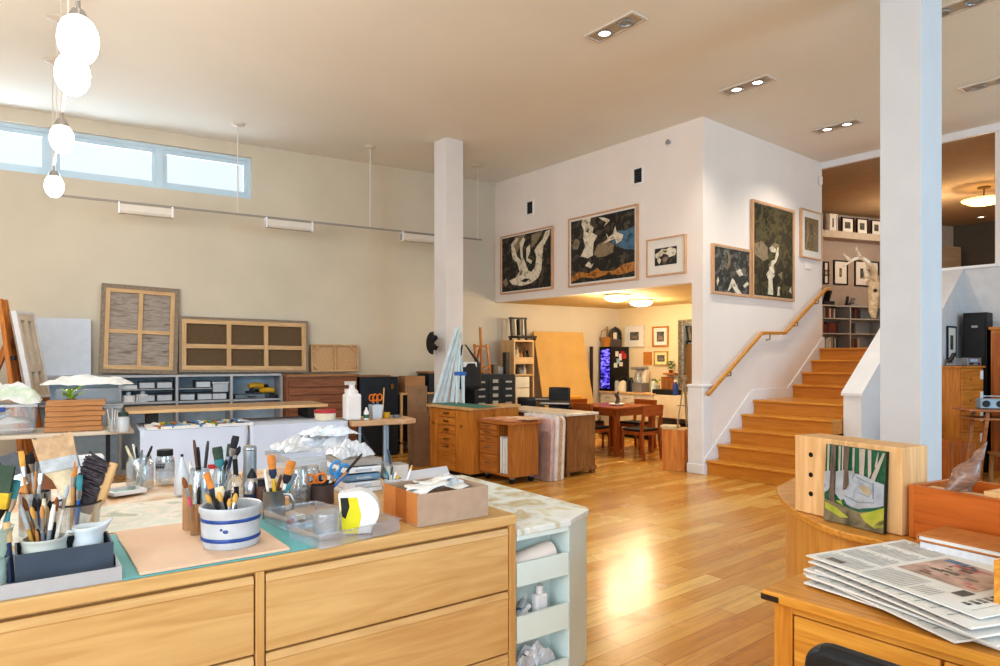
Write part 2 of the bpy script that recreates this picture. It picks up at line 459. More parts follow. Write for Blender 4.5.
lamp('AREA', (8.5, -.5, 2.6), 300, (.3, .68, 1.0), 2.5, 2.5, aim=(3.0, 5.2, 2.4))  # unseen blue light added off to the right to tint the big column
# recessed twin downlights
M_LED = glow('downlight_led', (255, 244, 220), 9)
M_TRIM = mat((212, 204, 196), .5, var=.01, name='downlight_trim')
M_STEEL = mat((170, 172, 176), .3, .8, var=.03, name='brushed_steel')
M_DARK = mat((34, 34, 38), .5, var=.1, name='dark_plastic')
DL = [(615, 27, (1, 0), 'twin recessed ceiling light with one dead lamp, above the long picture wall'),
      (747, 85, (1, 1), 'twin recessed ceiling light, both lamps lit, midway to the stairs'),
      (837, 126, (1, 1), 'twin recessed ceiling light, both lamps lit, close to the stair opening'),
      (957, 6, (0, 0), 'large unlit twin recessed ceiling light cut by the white square column'),
      (992, 82, (0, 0), 'unlit twin recessed ceiling light just before the upper opening')]
for px, py, lit, lab in DL:
    p = onz(px, py, CEIL)
    t = thing('downlight', lab, 'ceiling light', (p.x, p.y, CEIL), A + 90, 'recessed twin ceiling lights')
    b = MB()
    for a in ((-.3, .3, -.11, -.085), (-.3, .3, .085, .11), (-.3, -.275, -.085, .085), (.275, .3, -.085, .085)):
        b.box(a[0], a[1], a[2], a[3], -.016, -.001)
    b.build('trim_frame', M_TRIM, t)
    MB().box(-.275, .275, -.085, .085, -.006, -.002).build('tray', mat((186, 176, 164), .5, var=.02, name='tray_grey'), t)
    for k, on in zip((.13, -.13), lit):
        MB().lathe([(.052, -.007), (.075, -.007), (.078, -.014), (.07, -.024), (.056, -.02), (.052, -.012)], (k, 0, 0)).build('lamp_ring', M_STEEL, t)
        MB().lathe([(.0, -.016), (.03, -.015), (.054, -.011)], (k, 0, 0)).build('lamp_lens', M_LED if on else mat((150, 158, 165), .2, var=.05, name='unlit_lens'), t)
    if any(lit): lamp('SPOT', (p.x, p.y, CEIL - .05), 60 * sum(lit), (1, .9, .74), .06, aim=(p.x, p.y, 0), spot=125)

# alcove ceiling domes
M_DOME = glow('frosted_dome', (255, 240, 205), 6)
for px, py, lab in ((617, 299, 'glowing frosted dome light on the alcove ceiling, nearer the opening'), (641, 304, 'glowing frosted dome light on the alcove ceiling, deeper inside')):
    p = onz(px, py, 2.42)
    t = thing('dome_light', lab, 'ceiling light', (p.x, p.y, 2.49), 0, 'alcove dome lights')
    MB().lathe([(.0, -.0), (.2, 0), (.205, -.02), (.19, -.03)]).build('base', M_TRIM, t)
    MB().lathe([(.19, -.025), (.2, -.045), (.16, -.085), (.09, -.105), (0, -.11)]).build('diffuser', M_DOME, t)
    lamp('POINT', (p.x, p.y, 2.3), 60, (1, .84, .58), .12)

# pendant bowl of the upper level
p = onz(984, 187, 4.52)
t = thing('pendant_light', 'glowing shallow bowl pendant under the dim upper ceiling', 'pendant light', (p.x, p.y, 4.52))
MB().lathe([(0, 0), (.1, 0), (.1, -.02), (.03, -.03), (0, -.03)]).build('canopy', mat((120, 90, 50), .4, .7, name='bronze'), t)
MB().tube([(0, 0, -.02), (0, 0, -.3)], .012, 8).build('stem', mat((120, 90, 50), .4, .7, name='bronze'), t)
MB().lathe([(.34, -.22), (.33, -.235), (.2, -.3), (.05, -.325), (0, -.33), (0, -.31), (.2, -.28), (.32, -.225), (.34, -.22)]).build('bowl', glow('amber_bowl', (255, 214, 140), 2.2), t)
lamp('POINT', (p.x, p.y, 3.95), 70, (1, .74, .42), .15); lamp('POINT', UB.w(.6, -1.6, 4.0), 40, (1, .84, .64), .3)
p = onz(981, 217, 4.52)
t = thing('spot_downlight', 'small round recessed spot in the upper ceiling beyond the pendant bowl', 'ceiling light', (p.x, p.y, 4.52))
MB().lathe([(.05, -.002), (.085, -.002), (.085, -.012), (.05, -.008)]).build('trim_ring', M_TRIM, t)
MB().lathe([(0, -.005), (.05, -.004)]).build('lamp_lens', M_LED, t)
# ================================================================ SHARED MATERIALS
M_OAK = wood((196, 140, 72), (220, 172, 104), 'x', 2.0, .42, 14, 'light_oak')
M_OAKV = wood((196, 140, 72), (218, 168, 100), 'z', 2.0, .42, 14, 'light_oak_upright')
M_TEAK = wood((150, 84, 30), (190, 112, 46), 'z', 2.5, .42, 12, 'teak_upright')
M_TEAKH = wood((150, 84, 30), (190, 112, 46), 'x', 2.5, .42, 12, 'teak_level')
M_WALN = wood((118, 78, 42), (156, 108, 62), 'z', 2.5, .45, 12, 'brown_wood_upright')
M_PINE = wood((206, 164, 112), (226, 188, 140), 'z', 2.5, .55, 12, 'raw_pine')
M_PINEH = wood((206, 164, 112), (226, 188, 140), 'x', 2.5, .55, 12, 'raw_pine_level')
M_BLACK = mat((26, 26, 30), .45, var=.12, name='black_plastic')
M_LEATH = mat((30, 31, 34), .38, var=.1, scale=60, bump=.15, name='black_leather')
M_PAPER = mat((226, 226, 224), .7, var=.03, scale=14, name='white_paper')
M_GREYM = mat((150, 154, 160), .4, .6, var=.05, name='grey_metal')
M_CHROME = mat((190, 192, 196), .2, .95, var=.04, name='chrome')
M_GLASS = clear('clear_glass', (225, 235, 240), .07, .2)
M_PLAS = clear('clear_plastic', (236, 238, 246), .13, .14, .12)
M_MILK = clear('milky_plastic', (228, 234, 242), .55, .12, .2)
M_FILM = clear('plastic_film', (236, 242, 252), .55, .16, .2)
M_CARD = mat((176, 134, 96), .75, var=.05, scale=20, name='brown_cardboard')
M_BRASS = mat((180, 140, 66), .3, .9, var=.05, name='polished_brass')
M_CREAMW = mat((226, 212, 188), .55, var=.03, name='cream_paint')

# ================================================================ PICTURES ON THE WALLS
M_PFR = wood((196, 152, 116), (214, 172, 136), 'z', 4, .45, 10, 'blond_picture_frame')
M_MATB = mat((228, 222, 214), .7, var=.01, name='picture_mat_board')
M_ROCK = splotch('dark_forest_rock', [(16, 15, 14), (46, 42, 38), (22, 20, 18), (92, 82, 66), (30, 28, 26)], 9, .5)
M_ROCKG = splotch('dark_green_woods', [(10, 11, 10), (38, 37, 30), (15, 15, 13), (88, 82, 52), (14, 14, 12), (62, 60, 52)], 6, .5)
M_ROCKB = splotch('blue_grey_woods', [(22, 25, 28), (64, 70, 72), (36, 35, 34), (124, 122, 116), (44, 41, 38)], 11, .5)
M_BONE = splotch('bleached_driftwood', [(120, 106, 88), (208, 196, 172), (232, 222, 204), (176, 160, 136)], 12, .5)
M_BLUEW = splotch('painted_blue_water', [(40, 66, 88), (86, 122, 146), (60, 92, 116)], 10, .5)
M_LEAF = splotch('painted_orange_leaves', [(60, 44, 30), (150, 96, 40), (196, 132, 58), (80, 60, 40)], 16, .5)
M_TANR = splotch('painted_tan_rock', [(92, 78, 62), (150, 132, 106), (120, 104, 84)], 10, .5)
M_SEPIA = splotch('sepia_print', [(30, 24, 18), (110, 86, 52), (60, 46, 30), (170, 140, 96)], 14, .5)
M_GREYP = splotch('grey_print', [(28, 28, 28), (110, 108, 104), (60, 60, 58), (170, 166, 160)], 16, .5)
PICM = [M_ROCK, M_BONE, M_BLUEW, M_LEAF, M_TANR, M_ROCKG, M_ROCKB, M_SEPIA, M_GREYP]
def picture(fr, p0, p1, fw, matw, shapes, base, label, ly=-.0, depth=.045, fm=None, group=None, cat='picture', mm=None):
    """framed picture hung flat on a wall: p0/p1 opposite corners (x,z)"""
    x0, x1 = sorted((p0[0], p1[0])); z0, z1 = sorted((p0[1], p1[1]))
    o = fr.w((x0 + x1) / 2, ly); t = thing('framed_picture', label, cat, (o.x, o.y, (z0 + z1) / 2), fr.deg, group)
    w, h = (x1 - x0) / 2, (z1 - z0) / 2
    b = MB()
    for a in ((-w, w, h - fw, h), (-w, w, -h, -h + fw), (-w, -w + fw, -h + fw, h - fw), (w - fw, w, -h + fw, h - fw)):
        b.box(a[0], a[1], -depth, -.003, a[2], a[3])
    b.build('frame', fm or M_PFR, t)
    w -= fw; h -= fw
    MB().box(-w, w, -depth + .016, -.006, -h, h).build('mat_board', mm or M_MATB, t)
    w -= matw; h -= matw
    b = MB(); y = -depth + .014
    b.box(-w, w, y, y + .003, -h, h, base)
    for k, (mi, pts) in enumerate(shapes):
        b.poly([((u * 2 - 1) * w, y - .0008 * (k + 1), (v * 2 - 1) * h) for u, v in pts], mi)
    b.build('print', PICM, t)
    return t
def rect(fr, x0, y0, x1, y1, ly=0.0):
    a = fr.hit(x0, y0, ly); b = fr.hit(x1, y1, ly); return a, b
# driftwood in a stream
picture(PW, (PW.hit(502, 0)[0], PW.hit(503, 294.8)[1]), (PW.hit(554, 0)[0], PW.hit(553, 226)[1]), .022, .02, [
    (4, [(.28, .98), (.5, 1), (.42, .84), (.3, .66), (.22, .76)]), (4, [(.62, .96), (.86, 1), (.72, .8), (.62, .72)]),
    (1, [(.2, .86), (.3, .97), (.36, .95), (.27, .8), (.33, .62), (.45, .5), (.52, .36), (.62, .3), (.7, .38), (.72, .56), (.68, .68), (.75, .76), (.84, .84), (.9, .97), (.99, .99), (.98, .9), (.86, .72), (.84, .5), (.82, .3), (.76, .18), (.62, .1), (.42, .07), (.22, .12), (.16, .2), (.3, .24), (.38, .34), (.33, .5), (.23, .6), (.21, .72)]),
    (1, [(.38, .86), (.46, .95), (.5, .9), (.44, .76), (.45, .6), (.52, .44), (.56, .34), (.5, .34), (.44, .46), (.4, .62)]),
    (1, [(.52, .74), (.6, .8), (.6, .66), (.55, .56), (.64, .5), (.62, .44), (.52, .52)]),
    (4, [(.02, .2), (.1, .26), (.14, .14), (.08, .08)]), (0, [(.4, .16), (.5, .2), (.6, .17), (.5, .13)])], 0,
    'square framed painting of pale forked driftwood in a dark stream, beside the room corner')
picture(PW, (PW.hit(570, 0)[0], PW.hit(571, 287.6)[1]), (PW.hit(639, 0)[0], PW.hit(639, 204)[1]), .024, .03, [
    (2, [(.66, .55), (.74, .72), (.86, .7), (1, .74), (1, .4), (.86, .42), (.74, .5)]),
    (4, [(.38, .42), (.44, .56), (.56, .6), (.7, .52), (.68, .4), (.56, .36), (.44, .36)]), (4, [(.02, .62), (.08, .72), (.16, .66), (.12, .54), (.04, .54)]),
    (3, [(0, .02), (.02, .12), (.14, .18), (.3, .13), (.44, .2), (.5, .14), (.7, .12), (.84, .2), (1, .22), (1, .08), (.8, .05), (.6, .08), (.4, .04), (.2, .08)]),
    (1, [(.17, .42), (.24, .56), (.21, .7), (.22, .82), (.18, .92), (.19, 1), (.34, 1), (.32, .9), (.38, .84), (.36, .76), (.44, .7), (.38, .6), (.37, .4), (.28, .37)]),
    (1, [(.46, .98), (.5, .94), (.58, .88), (.54, .82), (.6, .86), (.64, .9), (.58, .94), (.54, .96)]),
    (1, [(.58, .72), (.62, .64), (.68, .68), (.72, .8), (.74, .7), (.84, .64), (.82, .56), (.74, .52), (.72, .6), (.62, .58), (.54, .56), (.6, .62)]),
    (0, [(.26, .8), (.3, .84), (.3, .76)]), (1, [(.24, .26), (.3, .32), (.36, .26), (.4, .3), (.34, .2)])], 0,
    'large framed painting of a bleached tree trunk with a blue pool and orange leaves')
picture(PW, (PW.hit(648, 0)[0], PW.hit(648, 277.5)[1]), (PW.hit(687, 0)[0], PW.hit(687, 234)[1]), .02, .12, [
    (1, [(.02, .68), (.2, .8), (.36, .96), (.56, .9), (.7, .98), (.96, .84), (.98, .66), (.92, .48), (.66, .4), (.6, .56), (.4, .66), (.34, .54), (.2, .5), (.3, .3), (.22, .06), (.12, .26), (.12, .44), (.04, .46)]),
    (4, [(.36, .3), (.42, .44), (.56, .46), (.62, .34), (.54, .18), (.42, .16)]), (0, [(.4, .82), (.6, .8), (.52, .72), (.4, .76)])], 0,
    'small square framed print of pale roots in a broad white mat')
# by the stairs
picture(SW, (SW.hit(710, 0)[0], SW.hit(709.5, 294)[1]), (SW.hit(748.5, 0)[0], SW.hit(748.5, 297)[1] + .0), .03, .006, [], 6,
    'x') if False else None
q0 = SW.hit(710.5, 293.5); q1 = SW.hit(748.5, 250.5)
picture(SW, q0, q1, .03, .006, [
    (1, [(.36, 0), (.44, .2), (.5, .34), (.56, .3), (.68, .1), (.78, 0), (.6, 0), (.5, .14)]),
    (4, [(.24, .6), (.36, .5), (.46, .66), (.42, .9), (.34, .98), (.4, .74), (.34, .6)]), (1, [(.6, .52), (.74, .58), (.82, .44), (.7, .4)]), (6, [(.66, .7), (.8, .9), (.9, .7)]),
    (1, [(.05, .2), (.1, .34), (.13, .24), (.08, .12)]), (8, [(.02, .4), (.2, .62), (.34, .72), (.22, .56), (.08, .36)]), (8, [(.5, .4), (.7, .8), (.78, .96), (.72, .76), (.56, .4)]), (8, [(.16, .06), (.3, .3), (.4, .36), (.28, .2), (.2, .04)]), (1, [(.8, .2), (.94, .3), (.98, .24), (.84, .14)])], 6, 'squarish framed painting of tangled grey branches, lowest on the stair wall')
q0 = SW.hit(750, 297.5); q1 = SW.hit(792, 211)
picture(SW, q0, q1, .034, .006, [
    (4, [(.02, .44), (.02, .56), (.2, .6), (.34, .54), (.36, .42), (.24, .38)]),
    (1, [(.38, .54), (.46, .57), (.56, .54), (.54, .5), (.42, .5)]), (4, [(.42, .57), (.5, .61), (.64, .6), (.56, .555)]),
    (1, [(.34, .02), (.36, .18), (.3, .24), (.38, .3), (.36, .36), (.44, .4), (.52, .42), (.58, .56), (.62, .58), (.62, .48), (.56, .4), (.5, .36), (.52, .24), (.46, .2), (.48, .02)]),
    (1, [(.58, .02), (.6, .12), (.66, .12), (.64, .02)]), (4, [(.6, .26), (.72, .3), (.7, .2)]), (1, [(.88, .08), (.94, .14), (.96, .06)]), (5, [(.24, .9), (.42, .88), (.36, .78)])], 5,
    'tall framed painting of a white waterfall in dark green woods, over the handrail')
q0 = SW.hit(799, 257); q1 = SW.hit(820, 214)
picture(SW, q0, q1, .022, .1, [(0, [(.35, .1), (.42, .5), (.36, .78), (.52, .86), (.62, .7), (.6, .4), (.66, .1)]), (4, [(.1, .1), (.3, .5), (.2, .9)])], 7,
    'narrow framed sepia print in a white mat, uppermost of the stair wall pictures')
t = SW.hit(808, 266); o = SW.w(t[0], 0, t[1])
t_ = thing('thermostat', 'small white plate on the stair wall under the sepia print', 'wall plate', o, SW.deg)
MB().box(-.09, .09, -.02, -.001, -.05, .05).build('cover', M_WALLW, t_, bevel=.006)
t = SW.hit(819, 181); o = SW.w(t[0], 0, t[1])
t_ = thing('motion_sensor', 'small white sensor high beside the stair opening', 'sensor', o, SW.deg)
MB().box(-.04, .04, -.05, -.001, -.07, .07).build('housing', M_WALLW, t_, bevel=.02)
# vents and sprinkler over the alcove
def vent(px, py, lab):
    x, z = PW.hit(px, py); o = PW.w(x, 0, z)
    t = thing('wall_vent', lab, 'vent', o, PW.deg, 'vents over the pictures')
    b = MB()
    for a in ((-.1, .1, .1, .12), (-.1, .1, -.12, -.1), (-.1, -.06, -.1, .1), (.08, .1, -.1, .1)): b.box(a[0], a[1], -.02, -.001, a[2], a[3])
    b.build('frame', mat((236, 232, 230), .5, var=.01, name='vent_white'), t)
    MB().box(-.06, .08, -.006, -.001, -.1, .1).build('opening', M_DARK, t)
    b = MB()
    for k in range(5): b.box(-.06, .08, -.014, -.008, -.085 + k * .04, -.075 + k * .04)
    b.build('louvre', mat((70, 66, 62), .5, var=.05, name='vent_grey'), t)
vent(530, 208, 'small dark wall vent above the driftwood painting')
vent(638, 176, 'small dark wall vent above the bleached trunk painting')
x, z = PW.hit(671, 143); o = PW.w(x, 0, z)
t_ = thing('sprinkler', 'small white sprinkler head near the ceiling corner', 'sprinkler', o, PW.deg)
MB().lathe([(0, 0), (.05, 0), (.05, .012), (.02, .02), (0, .02)]).build('rosette', M_WHITE, t_).rotation_euler = (PI / 2, 0, 0)
MB().tube([(0, 0, 0), (0, -.07, 0)], .014, 8).tube([(0, -.07, 0), (0, -.075, 0)], .035, 10).build('head', M_CHROME, t_)

# ================================================================ LIGHT TRACKS
ZT = 3.42
M_TRK = mat((214, 206, 196), .5, var=.02, name='track_paint')
TR = Frame(-5.3, 7.85, 31.25)
tl = 5.85
b = MB(); b.bar((0, 0, ZT), (tl, 0, ZT), .02, .025)
tr = thing('light_rail', 'thin pale ceiling track hung parallel to the windowed wall', 'light track', (TR.ox, TR.oy, 0), TR.deg)
b.build('rail', mat((150, 142, 134), .5, var=.03, name='rail_grey'), tr)
for px, py in ((238, 124), (370, 147), (478, 165)):
    p = onz(px, py, CEIL); x, y = TR.loc(p)
    MB().tube([(x, 0, ZT), (x, 0, CEIL - .02)], .008, 6).build('rod', M_TRK, tr)
    MB().lathe([(0, -.03), (.03, -.03), (.085, -.012), (.09, -.001), (0, -.001)], (x, 0, CEIL)).build('canopy', M_TRK, tr)
for (x0p, x1p), lab in zip(((118, 173), (265, 312), (401, 441)), ('below the last clerestory pane', 'between two hanging rods', 'beside the slim square column')):
    xa, xb = TR.hit(x0p), TR.hit(x1p); o = TR.w((xa + xb) / 2, 0, ZT)
    t = thing('wall_washer', 'white trough light hung under the track ' + lab, 'track light', o, TR.deg, 'trough lights under the track')
    w = (xb - xa) / 2
    MB().xprism([(-.05, -.03), (-.06, -.11), (-.04, -.14), (.05, -.14), (.05, -.03)], -w, w).build('housing', M_TRK, t, bevel=.006)
    for k in (-w, w - .02): MB().box(k, k + .02, -.066, .056, -.146, -.008).build('end_cap', M_WHITE, t)
    MB().box(-w + .04, w - .04, -.055, -.03, -.138, -.142).build('lens', mat((196, 188, 178), .3, var=.03, name='lens_grey'), t)
# second track towards the room with glowing heads
R2 = [(-5.28, 7.86), (-1.95, 3.15)]
d2 = math.degrees(math.atan2(R2[1][1] - R2[0][1], R2[1][0] - R2[0][0])); L2 = math.dist(*R2)
T2 = Frame(R2[0][0], R2[0][1], d2)
t2 = thing('light_rail', 'slim overhead track running from the windowed wall into the room, with glaring lamps', 'light track', (T2.ox, T2.oy, 0), T2.deg)
MB().bar((.02, 0, ZT), (L2, 0, ZT), .02, .03).build('rail', M_TRK, t2)
for x in (1.0, 2.1, 3.1, 4.2):
    MB().tube([(x, 0, ZT), (x, 0, CEIL - .02)], .006, 6).build('rod', M_TRK, t2)
    MB().lathe([(0, -.03), (.03, -.03), (.08, -.012), (.085, -.001), (0, -.001)], (x, 0, CEIL)).build('canopy', M_TRK, t2)
M_BULB = glow('track_bulb', (255, 252, 244), 16)
for i, (x, r, lab) in enumerate(((1.47, .085, 'glaring track lamp lowest on the rail, under the clerestory panes'), (3.23, .085, 'glaring track lamp in front of the clerestory panes'),
                 (4.7, .095, 'big glaring track lamp against the ceiling, lower of two'), (5.24, .1, 'big glaring track lamp at the top of the picture'))):
    o = T2.w(x, 0, ZT)
    t = thing('track_spotlight', lab, 'track light', o, T2.deg, 'glowing lamps on the track')
    MB().tube([(0, 0, -.015), (0, 0, -.07)], .012, 8).build('stem', M_CHROME, t)
    MB().lathe([(0, -.06), (.03, -.06), (.045, -.09), (.05, -.14), (.046, -.14), (.0, -.12)], ).build('shade', M_CHROME, t)
    MB().ball((0, 0, -.16 - r * .6), r, r, r * 1.35).build('bulb', M_BULB, t)  # bulb enlarged: its shape takes in the glare around the lamp
    lamp('POINT', o + V((0, 0, -.5)), 26, (1, .95, .86), .12)
# ================================================================ ALONG THE WINDOWED WALL
M_GRYW = mat((176, 178, 184), .5, var=.03, name='grey_shelf_paint')
M_BLUG = mat((178, 194, 206), .6, var=.04, name='blue_grey_back_panel')
SZ = 1.275; SD = .42
xs = [LW.hit(p, ly=-SD) for p in (22, 120, 177, 231.5, 281.5)]
t = thing('cubby_shelf', 'long low grey open cubby shelf against the cream wall, canvases leaning on top', 'shelf', LW.w(0, -.01), LW.deg)
b = MB(); x0, x1 = xs[0], xs[-1]
b.box(x0, x1, -SD, 0, SZ - .028, SZ); b.box(x0, x1, -SD, 0, 0, .06); b.box(x0, x1, -SD, 0, .9, .925)
for x in xs: b.box(x - .016, x + .016, -SD, 0, .06, SZ - .028)
b.build('carcass', M_GRYW, t)
MB().box(x0, x1, -.012, -.002, .06, SZ - .03).build('back_panel', M_BLUG, t)
b = MB()
for x, w_ in zip(xs[1:3], (.62, .44)): b.box(x + .016, x + w_, -SD + .02, -.014, 1.08, 1.092)
b.build('inner_shelf', M_GRYW, t)
# little drawer boxes and bins in the cubbies
M_DRW = mat((196, 200, 208), .4, var=.04, name='pale_bin_plastic'); M_DRB = mat((70, 72, 80), .5, var=.06, name='dark_bin_rim')
bx = thing('parts_bin', 'x', 'storage box')
b = MB(); b.box(-.1, .1, -.001, .26, 0, .1); b.build('casing', M_DRB, bx)
b = MB(); b.box(-.088, .088, -.02, .0, .008, .082); b.build('front_panel', M_DRW, bx, bevel=.006)
spots = []
for ci in (1, 2):
    for k, (dx, dz) in enumerate(((.33, 1.094), (.55, 1.094), (.33, .926), (.55, .926)) if ci == 1 else ((.14, .926), (.37, .926), (.35, 1.094), (.57, .926))):
        spots.append((xs[ci] + dx * (.62 / .66), dz, ci, k))
first = True
nm = {(1, 0): 'upper of the pair beside the first divider', (1, 1): 'upper one against the divider', (1, 2): 'lower one of the first stack', (1, 3): 'lower one against the divider'}
for x, z, ci, k in spots:
    p = LW.w(x, -SD + .06, z)
    lab = ('pale grey bin drawer in the white-lit cubby, ' + nm[(1, k)]) if ci == 1 else 'pale grey bin drawer in the middle cubby, ' + ['beside the divider', 'under another drawer', 'on top of another drawer', 'under the clear tub'][k]
    if first: o = place(bx, p, LW.deg); o['label'] = lab; o['group'] = 'bin drawers in the cubbies'; first = False
    else: dup(bx, p, LW.deg, lab, 'bin drawers in the cubbies')
p = LW.w(xs[2] + .55, -SD + .04, 1.03)
t = thing('clear_tub', 'clear lidded tub on a drawer in the middle cubby', 'storage box', p, LW.deg)
MB().prism([(-.1, 0), (.1, 0), (.1, .26), (-.1, .26)], .0, .12).build('tub_body', M_MILK, t, bevel=.008)
MB().box(-.108, .108, -.008, .268, .12, .14).build('lid', M_DRW, t)
for k, (dx, r, h) in enumerate(((.1, .08, .09), (.265, .08, .1))):
    p = LW.w(xs[1] + dx, -SD + .12, .926)
    t = thing('plastic_tub', ('short white tub at the edge of the first cubby', 'taller white tub with a cap in the first cubby')[k], 'tub', p)
    MB().lathe([(0, 0), (r, 0), (r, h), (0, h)]).build('tub_body', M_WHITE, t)
    MB().lathe([(.0, h + .04), (.03, h + .04), (.03, h), (r * .9, h)]).build('cap', M_WHITE, t)
p = LW.w(xs[1] + .1, -SD + .1, 1.094)
tag(place(MB().box(-.08, .1, 0, .2, 0, .05).build('paper_stack', M_PAPER), p, LW.deg), 'stack of white paper high in the first cubby', 'paper')
# power tools in the third cubby
M_YEL = mat((206, 160, 40), .5, var=.08, name='tool_yellow')
def drill(fr, lx, ly, z, deg, lab):
    t = thing('power_drill', lab, 'power tool', fr.w(lx, ly, z), fr.deg + deg, 'yellow power tools in the cubby')
    MB().tube([(-.11, 0, .1), (-.04, 0, .11), (.07, 0, .105), (.1, 0, .1)], [.034, .042, .04, .028], 12).build('motor_housing', M_YEL, t)
    MB().tube([(.1, 0, .1), (.17, 0, .1)], [.026, .016], 10).build('chuck', M_BLACK, t)
    MB().tube([(-.05, 0, .1), (-.09, 0, .02)], [.026, .024], 10).build('grip', M_BLACK, t)
    MB().box(-.15, -.04, -.04, .04, 0, .035).build('battery', M_BLACK, t, bevel=.006)
drill(LW, xs[3] + .36, -SD + .14, 1.0, 10, 'yellow and black drill lying on a grey tool case')
drill(LW, xs[3] + .5, -SD + .13, .93, 150, 'yellow and black drill standing at the cubby end')
t = thing('tool_case', 'grey tool case with lid in the third cubby', 'case', LW.w(xs[3] + .28, -SD + .05, .926), LW.deg)
MB().box(-.22, .18, 0, .26, 0, .06).build('case_body', mat((110, 122, 128), .5, var=.08, name='tool_case_grey'), t, bevel=.01)
MB().tube([(-.06, -.01, .03), (-.06, -.03, .03), (.04, -.03, .03), (.04, -.01, .03)], .006, 6).build('handle', M_BLACK, t)

# flat file of brown wooden drawers
xa, xb = max(LW.hit(283.5, ly=-.6), xs[-1] + .025), LW.hit(357, ly=-.6)
t = thing('flat_file', 'brown wooden flat file with shallow drawers beside the cubby shelf', 'cabinet', LW.w(xa, -.62), LW.deg)
wd = xb - xa; M_FF = wood((120, 72, 42), (156, 100, 62), 'x', 2.5, .5, 12, 'flat_file_wood')
MB().box(0, wd, .02, .6, 0, 1.23).build('carcass', M_FF, t)
for k in range(9):
    z = 1.2 - .115 * (k + 1)
    d = MB().box(.03, wd - .02, 0, .022, z, z + .1).build('drawer', M_FF, t, bevel=.004)
    MB().box(wd / 2 - .05, wd / 2 + .05, -.012, .002, z + .035, z + .055).build('pull', M_FF, d)
for z in (.99, 1.1): MB().box(wd - .2, wd - .03, -.004, .004, z, z + .055).build('label_card', M_PAPER, t)
MB().box(.0, wd + .02, -.02, .6, 1.232, 1.262).build('lid_board', wood((150, 104, 66), (176, 128, 86), 'x', 2.5, .5, 12, 'lid_board_wood'), t)
# tall dark blue cabinet
xa, xb = LW.hit(357.5, ly=-.55), LW.hit(398, ly=-.55)
t = thing('metal_cabinet', 'dark blue-black cabinet standing between the flat file and shelving', 'cabinet', LW.w(xa + .03, -.57), LW.deg)
wd = xb - xa - .03; M_DKB = mat((38, 44, 54), .5, var=.08, name='dark_blue_steel')
MB().box(0, wd, .01, .55, 0, 1.21).build('carcass', M_DKB, t, bevel=.008)
MB().box(.015, wd - .015, -.008, .012, .04, 1.18).build('door', M_DKB, t, bevel=.004)
MB().box(wd - .13, wd - .09, -.02, -.008, 1.02, 1.1).build('catch', M_BRASS, t)
t2_ = thing('wood_board', 'thin reddish board lying on top of the dark blue cabinet', 'board', LW.w(xa, -.5, 1.212), LW.deg)
MB().box(-.0, .55, 0, .4, 0, .02).build('board', wood((140, 96, 60), (170, 122, 82), 'x', 2.5, .5, 12, 'lid_board_wood2'), t2_)
t2_.children[0].name = 'panel'
# shelving in the corner behind the column
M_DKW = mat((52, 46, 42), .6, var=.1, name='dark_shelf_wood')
xa, xb = LW.hit(400, ly=-.5), LW.hit(436, ly=-.5)
t = thing('storage_rack', 'shadowy open shelving beside the dark blue cabinet', 'shelf', LW.w(xa, -.52), LW.deg)
wd = xb - xa + .1
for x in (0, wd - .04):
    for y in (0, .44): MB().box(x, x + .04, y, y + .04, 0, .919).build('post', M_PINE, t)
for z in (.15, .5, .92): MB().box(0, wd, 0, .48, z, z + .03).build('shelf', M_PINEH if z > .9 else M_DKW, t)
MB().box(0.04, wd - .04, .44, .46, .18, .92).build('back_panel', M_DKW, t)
q = LW.w(xa + .1, -.48, .95)
t = thing('cardboard_box', 'open brown carton on the shelving near the dark cabinet', 'box', q, LW.deg)
b = MB()
for a in ((0, .34, 0, .01), (0, .34, .27, .28), (0, .01, .01, .27), (.33, .34, .01, .27)): b.box(a[0], a[1], a[2], a[3], 0, .26)
b.box(0.01, .33, .01, .27, 0, .01); b.build('carton', M_CARD, t)
MB().box(.06, .28, -.012, -.001, 0.01, .1).build('label_card', M_PAPER, t)
q = LW.w(xa + .5, -.5, .95)
t = thing('storage_crate', 'dark blue crate with a wooden lid behind the slim column', 'crate', q, LW.deg)
MB().box(0, .42, 0, .45, 0, .3).build('crate_body', M_DKB, t, bevel=.01)
MB().box(-.02, .44, -.01, .46, .301, .33).build('lid', wood((140, 96, 60), (170, 122, 82), 'x', 2.5, .5, 12, 'lid_board_wood2'), t)
# brown boards leaning on the cabinet end
for k, (px0, px1, yt, yb, lab) in enumerate(((411, 428, 386, 465, 'tall brown cardboard sheet leaning behind the drawer cabinet'), (417, 430, 412, 462, 'shorter brown sheet leaning against the taller one'))):
    Y = 9.35 - k * .12
    a0, a1 = aty(px0 - 3, yb, Y), aty(px1, yb, Y)
    ht = 1.5 - (yt - 358) / 670 * Y
    o = MB().box(0, (a1 - a0).length, 0, .03, 0, ht).build('cardboard_sheet', mat((150 - 8 * k, 118 - 8 * k, 90 - 6 * k), .75, var=.05, name='sheet_cardboard'))
    place(o, (a0.x, Y, 0.0), 14); o.rotation_euler[0] = -math.radians(4 + k)
    tag(o, lab, 'cardboard')

